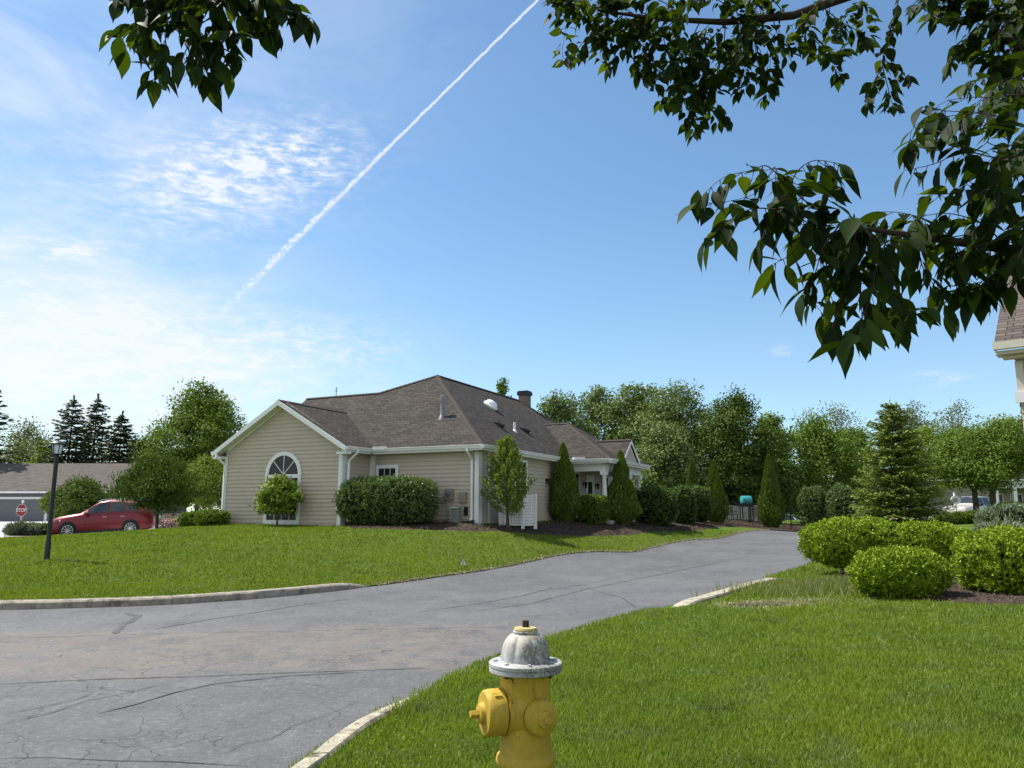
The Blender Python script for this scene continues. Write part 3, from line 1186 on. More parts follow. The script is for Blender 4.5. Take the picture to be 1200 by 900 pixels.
M['siding'] = mat_siding('tan_siding', (0.51, 0.435, 0.345))
M['shingle'] = mat_shingle('brown_shingles', [(0.033, 0.028, 0.024), (0.051, 0.044, 0.038), (0.076, 0.066, 0.057)])
M['ridge'] = mat('ridge_shingles', (0.064, 0.053, 0.046), 0.92, var=0.25, scale=12, bump=0.5, spec=0.15)
M['trim'] = mat('white_trim', (0.78, 0.78, 0.77), 0.5, var=0.04, scale=3)
M['gutter'] = mat('white_gutter', (0.80, 0.80, 0.79), 0.35, var=0.04, scale=2)
M['soffit'] = mat('soffit', (0.62, 0.60, 0.55), 0.6, var=0.04)
M['glass'] = mat('window_glass', (0.012, 0.015, 0.017), 0.06, var=0.2, spec=0.35)
M['dark'] = mat('dark_interior', (0.02, 0.02, 0.02), 0.6)
M['black'] = mat('black_paint', (0.008, 0.008, 0.009), 0.45, var=0.25, scale=9, spec=0.5)
M['metal'] = mat('galvanised_metal', (0.22, 0.225, 0.23), 0.5, 0.6, var=0.15, scale=12)
M['utility'] = mat('utility_box_tan', (0.27, 0.235, 0.185), 0.55, var=0.1)
M['greenbox'] = mat('green_plastic', (0.17, 0.21, 0.185), 0.6, var=0.1)
M['stone'] = mat('stone_veneer', (0.24, 0.20, 0.16), 0.9, var=0.45, scale=5, bump=0.9, bscale=9)
M['brickish'] = mat('chimney_brick', (0.20, 0.15, 0.12), 0.9, var=0.35, scale=9, bump=0.6, bscale=25)


def siding(name, p0, p1, z0, ext, ztop, m, parent, lap=0.152, plain=False):
    """lap boards between plan points p0 -> p1 (outward normal to the right of the walk);
    ext(z) gives the run (s0, s1) at a height"""
    mb_ = MB()
    p0, p1 = Vector(p0), Vector(p1)
    d = (p1 - p0)
    L = d.length
    d.normalize()
    n = Vector((d.y, -d.x))
    if ext is None:
        ext = lambda z: (0, L)

    def P(s_, o_, z_):
        return (p0.x + d.x * s_ + n.x * o_, p0.y + d.y * s_ + n.y * o_, z_)
    z = z0
    while z < ztop - 0.005:
        z1 = min(z + lap, ztop)
        a0, b0 = ext(z)
        a1, b1 = ext(z1)
        if b0 - a0 < 0.02:
            break
        mb_.face([P(a0, 0.030, z), P(b0, 0.030, z), P(b1, 0.003, z1), P(a1, 0.003, z1)])
        mb_.face([P(a0, 0.0, z), P(b0, 0.0, z), P(b0, 0.030, z), P(a0, 0.030, z)])
        z = z1
    return mb_.build(name, m, parent)


def roof_face(mb_, pts, eave_dir):
    """roof plane with UVs in metres, thickness handled by the underside"""
    pts = [Vector(p) for p in pts]
    n = (pts[1] - pts[0]).cross(pts[2] - pts[1]).normalized()
    u_ = Vector(eave_dir).normalized()
    v_ = n.cross(u_).normalized()
    if v_.z < 0:
        v_ = -v_
    o_ = pts[0]
    uvs = [((p - o_).dot(u_), (p - o_).dot(v_)) for p in pts]
    if n.z < 0:
        pts = list(reversed(pts))
        uvs = list(reversed(uvs))
    mb_.face(pts, uvs)


def ridge_cap(mb_, a, b, w=0.26, lift=0.025):
    """folded cap shingles along a ridge or hip"""
    a, b = Vector(a), Vector(b)
    L = (b - a).length
    k = max(2, int(L / 0.2))
    d = (b - a).normalized()
    s_ = d.cross(Vector((0, 0, 1))).normalized()
    for i in range(k):
        p = a + d * (L * i / k)
        q = a + d * (L * (i + 1.15) / k)
        up0 = Vector((0, 0, lift + 0.012))
        up1 = Vector((0, 0, lift))
        dn = Vector((0, 0, -w * 0.30))
        mb_.face([p + s_ * w / 2 + dn + up0, p + up0, q + up1, q + s_ * w / 2 + dn + up1])
        mb_.face([p + up0, p - s_ * w / 2 + dn + up0, q - s_ * w / 2 + dn + up1, q + up1])


def window(name, parent, M4, w, h, trim=0.11, nx=2, ny=3, sash=True, frame_m=None, arch=False):
    """window in its own plane: x along the wall, z up, y outward (towards -y)"""
    fm = frame_m or M['trim']
    mb_ = MB()
    t = trim
    mb_.box(-w / 2 - t, -w / 2, -0.05, 0, -t, h + (0 if arch else t), M4)
    mb_.box(w / 2, w / 2 + t, -0.05, 0, -t, h + (0 if arch else t), M4)
    mb_.box(-w / 2, w / 2, -0.062, 0, -t - 0.02, 0, M4)
    if not arch:
        mb_.box(-w / 2 - t - 0.03, w / 2 + t + 0.03, -0.057, 0, h, h + t, M4) if False else mb_.box(-w / 2, w / 2, -0.048, 0, h, h + t, M4)
    fr = mb_.build(name, fm, parent, bevel=0)
    g = MB()
    g.box(-w / 2, w / 2, -0.012, -0.006, 0, h, M4)
    pane = g.build('pane', M['glass'], fr)
    mu = MB()
    bw = 0.022
    for i in range(1, nx):
        x_ = -w / 2 + w * i / nx
        mu.box(x_ - bw / 2, x_ + bw / 2, -0.026, -0.012, 0, h, M4)
    for i in range(1, ny):
        z_ = h * i / ny
        mu.box(-w / 2, w / 2, -0.0235, -0.0125, z_ - bw / 2, z_ + bw / 2, M4)
    if sash:
        mu.box(-w / 2, w / 2, -0.034, -0.0115, h / 2 - 0.025, h / 2 + 0.025, M4)
    mu.build('muntin', fm, fr)
    return fr


# ------------------------------------------------------------------ the house
A = W(560, 613, 28)
ANG = -math.atan2(0.431, 0.902)
HZ = G(A.x, A.y) + 0.1
house = empty('house', (A.x, A.y, HZ), ANG, 'tan single storey house with brown hip roof, arched gable window and white corner porch', 'house')
HM = Matrix.Translation((A.x, A.y, HZ)) @ Matrix.Rotation(ANG, 4, 'Z')
HI = HM.inverted()


def H(x, y, z=0.0):
    """house coordinates to the world"""
    return HM @ Vector((x, y, z))


def A4(x, y, z, facing):
    """frame on a wall: facing 'front' (-y), 'right' (+x)"""
    if facing == 'front':
        return Matrix.Translation((x, y, z))
    return Matrix.Translation((x, y, z)) @ Matrix.Rotation(PI / 2, 4, 'Z')


zE = 4.04 - HZ
zW = zE + 0.02
B0 = -0.45
# walls
siding('wall', (-4.81, 0), (0, 0), B0, None, zW, M['siding'], house)
siding('wall', (0, 0), (0, 17.4), B0, None, zW, M['siding'], house)
siding('wall', (-4.81, -1.69), (-4.81, 0), B0, None, zW, M['siding'], house)
gx0, gx1, gpk, gslope = -10.6, -4.81, -7.7, 0.585
zG = zE + 0.4 * gslope   # wall top height at the gable's corners


def gext(z):
    if z <= zG:
        return (0, gx1 - gx0)
    k = (z - zG) / gslope
    return (k, gx1 - gx0 - k)


siding('wall', (gx0, -1.69), (gx1, -1.69), B0, gext, zG + 1.72, M['siding'], house)
sw = siding('wall', (gx0, 7.0), (gx0, -1.69), B0, None, zW, M['stone'], house)
sw['label'] = 'stone faced left wall'
mb = MB()
mb.box(-10.55, -0.05, 17.3, 17.4, B0, zW)
mb.box(-10.55, -10.45, 7.0, 17.3, B0, zW + 1.2)
mb.build('wall', M['siding'], house)

# roof
FO = (.4, -.4, zE)
PK = (-4.5, 4.5, 7.71 - HZ)
QK = (-4.5, 13.0, 7.71 - HZ)
L1 = (-6.9, 3.44, 6.92 - HZ)
L2 = (-11.0, 3.44, 6.92 - HZ)
bE = (.4, 17.9, zE)
RP = (-1.07, 11.65, 6.12 - HZ)
VP = (-2.37, 11.65, 6.12 - HZ)
zR = 5.93 - HZ
mb = MB()
roof_face(mb, [FO, PK, L1, L2, (-11.0, -.4, zE)], (1, 0, 0))
roof_face(mb, [FO, bE, QK, PK], (0, 1, 0))
roof_face(mb, [bE, (-10.9, 17.9, zE), (-10.0, 16.6, 5.9 - HZ), QK], (1, 0, 0))
roof_face(mb, [PK, QK, (-10.0, 13.0, 5.9 - HZ), (-10.0, 5.6, 5.9 - HZ), L1], (0, 1, 0))
roof_face(mb, [L1, (-11.0, 7.28, zE), L2], (1, 0, 0))
# gable wing
roof_face(mb, [(-4.41, -2.04, zE), (gpk, -2.04, zR), (gpk, 2.2, zR), (-4.35, -.36, zE)], (0, 1, 0))
roof_face(mb, [(-11.0, -2.04, zE), (gpk, -2.04, zR), (gpk, 2.2, zR), (-11.0, -.36, zE)], (0, 1, 0))
# porch wing
pa_, pb_, pw = 8.5, 14.8, 2.23
roof_face(mb, [(.36, pa_, zE), (pw, pa_, zE), RP, VP], (1, 0, 0))
roof_face(mb, [(pw, pa_, zE), (pw, pb_, zE), RP], (0, 1, 0))
roof_face(mb, [(.36, pb_, zE), (pw, pb_, zE), RP, VP], (1, 0, 0))
# small gable over the porch entrance
sgy, sgz, sgh = 11.4, 5.12 - HZ, 1.35
roof_face(mb, [(pw + .12, sgy - sgh, zE + .05), (pw + .12, sgy, sgz), (.45, sgy, sgz), (pw - .25, sgy - sgh, zE + .05)], (1, 0, 0))
roof_face(mb, [(pw + .12, sgy + sgh, zE + .05), (pw + .12, sgy, sgz), (.45, sgy, sgz), (pw - .25, sgy + sgh, zE + .05)], (1, 0, 0))
roof = mb.build('roof', M['shingle'], house)
mb = MB()
for a, b in ((PK, FO), (PK, QK), (L1, L2), (PK, L1), (QK, bE), ((gpk, -2.04, zR), (gpk, 2.15, zR)), (RP, VP), (RP, (pw, pa_, zE)), (RP, (pw, pb_, zE)), ((pw + .1, sgy, sgz), (.45, sgy, sgz))):
    mb = MB()
    ridge_cap(mb, a, b)
    mb.build('ridge_cap', M['ridge'], roof)

# eave boxes: soffit, fascia, gutter
sf = MB()
fa = MB()
gu = MB()


def eave(x0, y0, x1, y1, inx, iny, gutter=True, depth=0.42):
    """fascia and soffit below an eave edge; (inx, iny) points to the wall"""
    a, b = Vector((x0, y0, 0)), Vector((x1, y1, 0))
    i_ = Vector((inx, iny, 0))
    for mbx, d0, d1, z0_, z1_ in ((sf, 0.03, depth, -0.20, -0.185), (fa, 0.0, 0.03, -0.205, -0.012)):
        mbx.prism([a + i_ * d0 + Vector((0, 0, zE + z0_)), b + i_ * d0 + Vector((0, 0, zE + z0_)), b + i_ * d1 + Vector((0, 0, zE + z0_)), a + i_ * d1 + Vector((0, 0, zE + z0_))], (0, 0, z1_ - z0_))
    if gutter:
        prof = [(-0.002, -0.13), (-0.075, -0.13), (-0.10, -0.06), (-0.125, -0.01), (-0.115, -0.005), (-0.09, -0.02), (-0.002, -0.02)]
        i0 = len(gu.v)
        for p in (a, b):
            for o_, z_ in prof:
                gu.v.append(tuple(p + i_ * o_ + Vector((0, 0, zE + z_))))
        k = len(prof)
        for e in range(k):
            gu.f.append([i0 + e, i0 + (e + 1) % k, i0 + k + (e + 1) % k, i0 + k + e])
            gu.mi.append(0)
        gu.f.append([i0 + e for e in range(k)])
        gu.f.append([i0 + k + e for e in reversed(range(k))])
        gu.mi += [0, 0]


eave(-4.41, -.4, .4, -.4, 0, 1)
eave(.4, -.52, .4, pa_, -1, 0)
eave(.4, pa_, pw, pa_, 0, 1, depth=0.30)
eave(pw, pa_ - .12, pw, pb_, -1, 0, depth=0.34)
eave(.4, pb_ + .1, .4, 17.9, -1, 0)
eave(-4.41, -2.04, -4.41, -.44, -1, 0)
eave(-11.0, -.4, -11.0, -2.04, 1, 0)
sf.build_each('soffit', M['soffit'], house)
fa.build_each('fascia', M['trim'], house)
# little boxes where valleys drain into the gutters
gu.box(-4.3, -3.75, -.53, -.36, zE - 0.06, zE + 0.07)
gu.box(.42, 1.0, pa_ - .135, pa_ + .02, zE - 0.05, zE + 0.10)
gu.build_each('gutter', M['gutter'], house)

# gable rake boards with their soffit and returns
mb = MB()
for sx in (1, -1):
    e_ = Vector((gpk + sx * 3.3, -2.04, zE + 0.0))
    p_ = Vector((gpk, -2.04, zR + 0.005))
    mb.prism([e_ + Vector((0, 0, -.20)), p_ + Vector((0, 0, -.20)), p_ + Vector((0, 0, -.012)), e_ + Vector((0, 0, -.012))], (0, -0.035, 0))
    # frieze board against the wall
    mb.prism([Vector((gpk + sx * 2.78, -1.724, zG - .22 + .0)), Vector((gpk, -1.724, zG + 1.69 - .27)), Vector((gpk, -1.724, zG + 1.69 - .12)), Vector((gpk + sx * 2.78, -1.724, zG - .07))], (0, -0.016, 0))
    # boxed return at the foot of the rake
    x_ = gpk + sx * 3.3
    mb.box(min(x_, x_ - sx * .42), max(x_, x_ - sx * .42), -2.04, -1.70, zE - .285, zE - .21)
mb.build_each('rake_board', M['trim'], house)
mb = MB()
for sx in (1, -1):
    mb.prism([(gpk + sx * 3.28, -2.03, zE - .19), (gpk, -2.03, zR - .185), (gpk, -1.70, zR - .185), (gpk + sx * 3.28, -1.70, zE - .19)], (0, 0, 0.012))
mb.build_each('soffit', M['soffit'], house)

# corner boards
mb = MB()
for x_, y_ in ((0, 0), (gx1, -1.69)):
    mb.box(x_ - .13, x_ + .031, y_ - .040, y_ - .0315, B0, zE - .2)
    mb.box(x_ + .0315, x_ + .041, y_ - .0395, y_ + .24, B0, zE - .2)
mb.box(gx0 - .026, gx0 + .12, -1.69 - .040, -1.69 - .0315, B0, zE - .2)
mb.box(gx1 + .042, gx1 + .30, -.040, -.0315, B0, zE - .2)
mb.box(.0315, .040, .72, .86, B0, zE - .2)
mb.build_each('corner_board', M['trim'], house)


def downspout(x_, y_, ox, oy):
    mb_ = MB()
    g = Vector((ox, oy, 0)).normalized()
    top = Vector((x_, y_, zE - .12)) + g * .46
    pts = [top, top + Vector((0, 0, -.10)), Vector((x_, y_, zE - .52)) + g * .07, Vector((x_, y_, B0 + .62)) + g * .07, Vector((x_, y_, B0 + .5)) + g * .16]
    for a_, b_ in zip(pts, pts[1:]):
        mb_.bar(a_, b_, 0.085, 0.062, up=(ox, oy, 0.01))
    return mb_.build('downspout', M['gutter'], house)


downspout(-.22, 0, 0, -1)
downspout(gx1 + .14, -1.55, 1, 0)
downspout(gx0 + .03, -1.69, -.25, -1)

# arched window in the gable
wx = -7.55
wz = 1.20 - HZ
Wm = A4(wx, -1.722, 1.35 - HZ, 'front')
aw, ah = 1.46, 1.58
fr = window('window', house, Wm, aw, ah, trim=0.15, nx=4, ny=3, arch=True)
mb = MB()
NA = 24
zc = ah + 0.14
ro, ri = aw / 2 + .15, aw / 2
mb.box(-ro, ro, -.055, 0, ah, ah + .14, Wm)
for k in range(NA):
    a0, a1 = PI * k / NA, PI * (k + 1) / NA
    q = [(ri * math.cos(a0), 0, zc + ri * math.sin(a0)), (ro * math.cos(a0), 0, zc + ro * math.sin(a0)), (ro * math.cos(a1), 0, zc + ro * math.sin(a1)), (ri * math.cos(a1), 0, zc + ri * math.sin(a1))]
    mb.prism([Wm @ Vector(p) for p in q], (0, -.05, 0))
for a0 in (PI / 4, PI / 2, 3 * PI / 4):
    mb.bar(Wm @ Vector((0, -.018, zc)), Wm @ Vector((ri * math.cos(a0), -.018, zc + ri * math.sin(a0))), .028, .014, up=(0, 1, 0))
mb.build('frame', M['trim'], fr)
mb = MB()
mb.face([Wm @ Vector((ri * math.cos(PI * k / NA), -.008, zc + ri * math.sin(PI * k / NA))) for k in range(NA + 1)])
mb.build('pane', M['glass'], fr)

# window in the recess, windows and doors on the side wall and porch
window('window', house, A4(-3.93, -.034, 3.30 - HZ - 0.86, 'front'), 0.78, 0.86, trim=0.13, nx=3, ny=2, sash=False)
window('window', house, A4(.034, 3.55, .95, 'right'), 1.0, 1.45, nx=2, ny=4)
window('window', house, A4(.034, 9.75, .45, 'right'), 0.85, 1.75, nx=2, ny=4)
window('window', house, A4(.034, 14.1, .45, 'right'), 0.85, 1.75, nx=2, ny=4)
dfm = A4(.034, 11.75, .05, 'right')
mb = MB()
mb.box(-.47, .47, -.02, 0, 0, 2.03, dfm)
door = mb.build('door', M['trim'], house)
mb = MB()
mb.box(-.30, .30, -.03, -.0205, .30, 1.85, dfm)
mb.build('pane', M['glass'], door)
mb = MB()
mb.box(-.60, -.47, -.045, 0, 0, 2.16, dfm)
mb.box(.47, .60, -.045, 0, 0, 2.16, dfm)
mb.box(-.47, .47, -.042, 0, 2.03, 2.16, dfm)
mb.build('frame', M['trim'], door)
mb = MB()
mb.lathe([(0, -.03), (.03, -.02), (.03, .02), (0, .03)], 10, dfm @ Matrix.Translation((.38, -.06, 1.0)))
mb.build('handle', M['metal'], door)
for y_ in (10.85, 12.65, 6.2):
    fm_ = A4(.034, y_, 1.7, 'right')
    mb = MB()
    mb.box(-.05, .05, -.03, 0, -.02, .14, fm_)
    mb.box(-.03, .03, -.14, -.0305, .13, .15, fm_)
    mb.lathe([(.045, -.12), (.075, .10), (.09, .12), (.02, .19)], 8, fm_ @ Matrix.Translation((0, -.13, -.03)))
    mb.build('wall_lantern', M['black'], house)

# porch: beam, columns, deck, gable face
mb = MB()
zb = zE - .20
bt = .34
mb.box(.03, pw - .36, pa_ + .30, pa_ + .50, zb - bt, zb)
mb.box(pw - .56, pw - .36, pa_ + .3005, pb_ - .3, zb - bt + .003, zb - .003)
mb.box(.03, pw - .5605, pb_ - .5, pb_ - .3, zb - bt, zb)
mb.build('porch_beam', M['trim'], house)
mb = MB()
mb.box(.02, pw - .1, pa_ + .1, pb_ - .1, -.35, .04)
mb.build('porch_floor', M['drive'], house)
mb = MB()
mb.box(.03, pw - .57, pa_ + .51, pb_ - .51, zb - .03, zb - .01)
mb.build('porch_ceiling', M['trim'], house)
for y_ in (pa_ + .40, pa_ + 2.2, pb_ - 2.2, pb_ - .40):
    mb = MB()
    cx = pw - .46
    mb.box(cx - .15, cx + .15, y_ - .15, y_ + .15, .04, .24)
    mb.box(cx - .15, cx + .15, y_ - .15, y_ + .15, zb - bt - .18, zb - bt - .001)
    mb.lathe([(.125, .24), (.13, .30), (.118, .36), (.115, 1.2), (.095, zb - bt - .24), (.125, zb - bt - .20), (.125, zb - bt - .18)], 18, Matrix.Translation((cx, y_, 0)))
    mb.build('column', M['trim'], house, smooth=True)
mb = MB()
cx = pw - .46
for y0, y1 in ((pb_ - 2.05, pb_ - .55),):
    mb.box(cx - .035, cx + .035, y0, y1, .82, .90)
    mb.box(cx - .03, cx + .03, y0, y1, .12, .18)
    k = int((y1 - y0) / .12)
    for i in range(k + 1):
        yy = y0 + (y1 - y0) * i / k
        mb.box(cx - .02, cx + .02, yy - .02, yy + .02, .18, .82)
mb.build('railing', M['trim'], house)


def sgext(z):
    k = (z - (zE - .0)) / ((sgz - zE) / sgh)
    return (k, 2 * (sgh - .1) - k)


siding('gable_face', (pw - .02, sgy - sgh + .1), (pw - .02, sgy + sgh - .1), zE, sgext, sgz - .1, M['siding'], house)
mb = MB()
for s_ in (1, -1):
    e_ = Vector((pw + .13, sgy + s_ * (sgh + .02), zE + .03))
    p_ = Vector((pw + .13, sgy, sgz - .01))
    mb.prism([e_ + Vector((0, 0, -.16)), p_ + Vector((0, 0, -.16)), p_, e_], (-.03, 0, 0))
    e2, p2 = e_ + Vector((-.13, 0, -.17)), p_ + Vector((-.13, 0, -.17))
    mb.prism([e2 + Vector((0, 0, -.14)), p2 + Vector((0, 0, -.14)), p2, e2], (.02, 0, 0))
mb.build_each('rake_board', M['trim'], house)

# roof fittings
def plane_hit(u, v, p0, n):
    """house coordinates where a sight line meets a roof plane"""
    r = HI.to_3x3() @ pdir(u, v)
    o_ = HI @ Vector((0, 0, EYE))
    t_ = (Vector(p0) - o_).dot(n) / r.dot(n)
    return o_ + r * t_


nF = Vector((0, -.6, .8))
nR = Vector((.6, 0, .8))
p = plane_hit(518, 489, FO, nF)
mb = MB()
mb.lathe([(.16, -.12), (.10, .06), (.07, .10), (.07, .62), (.105, .62), (.105, .86), (.0, .90)], 16, Matrix.Translation(p))
mb.build('flue_pipe', M['metal'], roof, smooth=True)
p = plane_hit(574.5, 476, FO, nR)
mS = Matrix.Translation(p) @ Matrix.Rotation(math.atan(.75), 4, 'Y')
mb = MB()
mb.lathe([(.36, 0), (.36, .07), (.30, .10)], 24, mS)
mb.lathe([(.30, .10), (.27, .19), (.18, .26), (0, .29)], 24, mS)
mb.build('skylight', mat('skylight_dome', (0.80, 0.82, 0.84), 0.18, spec=0.6), roof, smooth=True)
for u, v in ((583.5, 498), (614, 504.5)):
    p = plane_hit(u, v, FO, nR)
    mS = Matrix.Translation(p) @ Matrix.Rotation(math.atan(.75), 4, 'Y')
    mb = MB()
    mb.prism([mS @ Vector(q) for q in ((-.2, -.2, .005), (.2, -.2, .005), (.2, -.2, .14), (.1, -.2, .16))], mS.to_3x3() @ Vector((0, .4, 0)))
    mb.build('roof_vent', M['dark'], roof)
p = plane_hit(603, 505, FO, nR)
mb = MB()
mb.lathe([(.13, -.1), (.06, .06), (.05, .07), (.05, .38), (.04, .38)], 12, Matrix.Translation(p))
mb.build('vent_pipe', M['trim'], roof, smooth=True)
mb = MB()
mb.box(-4.62, -4.10, 13.35, 13.85, 6.0 - HZ, 8.02 - HZ)
ch = mb.build('chimney', M['brickish'], roof)
mb = MB()
mb.box(-4.69, -4.03, 13.28, 13.92, 8.02 - HZ, 8.20 - HZ)
mb.box(-4.66, -4.06, 13.31, 13.89, 8.20 - HZ, 8.26 - HZ)
mb.build('chimney_cap', M['dark'], ch)
p = HI @ W(391.5, 464, 36)
p = Vector((-9.3, 3.44, 6.92 - HZ))
mb = MB()
mb.tube([p, p + Vector((0, 0, .36))], .018, 6)
mb.bar(p + Vector((-.10, 0, .25)), p + Vector((.10, 0, .25)), .02, .02)
mb.lathe([(0, -.05), (.04, 0), (0, .07)], 8, Matrix.Translation(p + Vector((0, 0, .38))))
mb.build('finial', M['metal'], roof)

# meters and boxes on the front wall
def wall_x(u):
    lo_, hi_ = -4.8, 0.0
    for _ in range(40):
        c = (lo_ + hi_) / 2
        q = H(c, 0)
        if 600 + 912.5 * q.x / q.y > u:
            hi_ = c
        else:
            lo_ = c
    return lo_


xm = wall_x(527.5)
zz = lambda v, d=28.9: EYE + (600 - v) / 925 * d - HZ
mb = MB()
mb.box(xm - .16, xm + .16, -.16, -.02, zz(586), zz(573))
mtr = mb.build('meter_box', M['utility'], house, bevel=.012)
mb = MB()
mb.lathe([(.095, 0), (.095, .05), (.085, .09), (0, .10)], 20, Matrix.Translation((xm, -.161, zz(579))) @ Matrix.Rotation(PI / 2, 4, 'X'))
mb.build('meter_dial', M['metal'], mtr, smooth=True)
mb = MB()
mb.tube([(xm - .06, -.09, zz(586)), (xm - .06, -.09, B0)], .03, 8)
mb.build('conduit', M['utility'], mtr)
x2 = wall_x(543.5)
mb = MB()
mb.box(x2 - .14, x2 + .14, -.13, -.02, zz(589.5), zz(577))
mb.build('utility_box', M['utility'], house, bevel=.01)
x3 = wall_x(519.5)
mb = MB()
mb.box(x3 - .08, x3 + .08, -.11, -.02, zz(589.5), zz(582))
mb.build('utility_box', M['utility'], house, bevel=.01)
x4 = wall_x(547)
mb = MB()
mb.box(x4 - .07, x4 + .07, -.10, -.02, zz(604), zz(594))
mb.build('utility_box', M['black'], house, bevel=.01)


def on(x, y, off=0.0):
    """things standing near the house: house plan coordinates to a ground point"""
    q = H(x, y)
    return Vector((q.x, q.y, G(q.x, q.y) + off))


p = on(wall_x(541), -.42, .09)
pedestal = empty('utility_pedestal', p, ANG, 'grey-green utility pedestal standing against the tan wall below the meters', 'utility box')
mb = MB()
mb.box(-.15, .15, -.11, .11, -.1, .50)
mb.build('housing', M['greenbox'], pedestal, bevel=.02)
mb = MB()
mb.box(-.165, .165, -.125, .125, .50, .56)
mb.lathe([(.05, .56), (.05, .60), (0, .61)], 12)
mb.build('lid', M['greenbox'], pedestal, bevel=.015)
mb = MB()
q0 = on(wall_x(556), -.12, .16)
q1 = on(wall_x(549), -.55, .12)
mb.tube([q0 + Vector((0, 0, .06)), q0, q0.lerp(q1, .5), q1], [.055, .06, .06, .065], 10)
tag(mb.build('drain_hose', M['black'], smooth=True), 'black corrugated drain hose at the foot of the white downspout by the corner', 'hose')

# lattice screen beside the young tree, with a condenser behind it
ls = on(.42, .95, .1)
lat = empty('lattice_screen', ls, ANG, 'white lattice screen round a corner of the side wall behind the young tree', 'screen')


def lattice(x0, y0, x1, y1, h):
    mb_ = MB()
    a, b = Vector((x0, y0, 0)), Vector((x1, y1, 0))
    L = (b - a).length
    d = (b - a).normalized()
    up = Vector((0, 0, 1))
    n = Vector((d.y, -d.x, 0))
    k = int(round(L / .105))
    for i in range(k + 1):
        q = a + d * (L * i / k)
        mb_.bar(q + n * .006, q + n * .006 + up * h, .050, .011, up=n)
    r_ = int(round(h / .105))
    for i in range(r_ + 1):
        mb_.bar(a + up * (h * i / r_) - n * .006, b + up * (h * i / r_) - n * .006, .011, .050)
    return mb_.build('lattice_panel', M['trim'], lat)


lattice(0, 0, .92, 0, 1.05)
lattice(.95, .03, 1.24, .30, 1.05)
for x_, y_ in ((0, 0), (.92, 0), (1.27, .33)):
    mb = MB()
    mb.box(x_ - .045, x_ + .045, y_ - .045, y_ + .045, -.15, 1.09)
    mb.box(x_ - .055, x_ + .055, y_ - .055, y_ + .055, 1.09, 1.12)
    mb.build('post', M['trim'], lat)
ac = empty('air_conditioner', on(.80, 1.75, .1), ANG, 'pale grey air conditioner unit hidden inside the white lattice screen', 'air conditioner')
mb = MB()
mb.box(-.40, .40, -.38, .38, 0, .92)
mb.build('casing', M['drive'], ac, bevel=.03)
mb = MB()
for k in range(6):
    mb.lathe([(.05 + .055 * k, .94), (.062 + .055 * k, .95), (.062 + .055 * k, .94)], 24)
mb.lathe([(.14, .92), (.14, 1.10), (.10, 1.14), (0, 1.14)], 16)
mb.build('fan_grille', M['trim'], ac)

# ------------------------------------------------------------------ fire hydrant
def mat_hydrant():
    m, t, b = base_mat('hydrant_yellow_paint')
    co = t.new('ShaderNodeTexCoord').outputs['Object']
    n1 = t.noise(co, 7, 5, 0.6)
    c = t.mix(t.ss(n1, 0.3, 0.7), (0.40, 0.262, 0.022), (0.50, 0.335, 0.036))
    streak = t.noise(t.mapping(co, scale=(22, 22, 2.2)), 1.6, 5, 0.65)
    c = t.mix(t.m('MULTIPLY', t.ss(streak, 0.54, 0.74), 0.55), c, (0.27, 0.17, 0.024))
    chalk = t.noise(co, 16, 5, 0.7)
    c = t.mix(t.m('MULTIPLY', t.ss(chalk, 0.58, 0.75), 0.45), c, (0.52, 0.41, 0.14))
    rust = t.noise(co, 24, 6, 0.72)
    rmask = t.m('MULTIPLY', t.ss(rust, 0.635, 0.67), t.ss(t.noise(co, 5.5, 2, 0.5), 0.46, 0.58))
    c = t.mix(rmask, c, (0.085, 0.03, 0.014))
    drip = t.noise(t.mapping(co, scale=(40, 40, 5)), 1.3, 5, 0.7)
    sz = t.new('ShaderNodeSeparateXYZ')
    t.l.new(co, sz.inputs[0])
    c = t.mix(t.m('MULTIPLY', t.m('MULTIPLY', t.ss(drip, 0.50, 0.66), t.ss(sz.outputs[2], 0.62, 0.86)), 0.6), c, (0.16, 0.085, 0.02))
    scuff = t.noise(co, 55, 5, 0.75)
    c = t.mix(t.m('MULTIPLY', t.ss(scuff, 0.60, 0.68), 0.5), c, (0.22, 0.14, 0.035))
    spk = t.noise(co, 120, 2, 0.5)
    c = t.mix(t.m('MULTIPLY', t.ss(spk, 0.70, 0.76), 0.8), c, (0.07, 0.04, 0.02))
    t.l.new(c, b.inputs['Base Color'])
    t.l.new(t.m('ADD', 0.50, t.m('MULTIPLY', chalk, 0.3)), b.inputs['Roughness'])
    b.inputs['Specular IOR Level'].default_value = 0.4
    bp = t.new('ShaderNodeBump')
    bp.inputs['Strength'].default_value = 0.35
    bp.inputs['Distance'].default_value = 0.004
    t.l.new(t.m('ADD', t.noise(co, 40, 5, 0.65), t.m('MULTIPLY', rmask, -0.8)), bp.inputs['Height'])
    t.l.new(bp.outputs[0], b.inputs['Normal'])
    return m


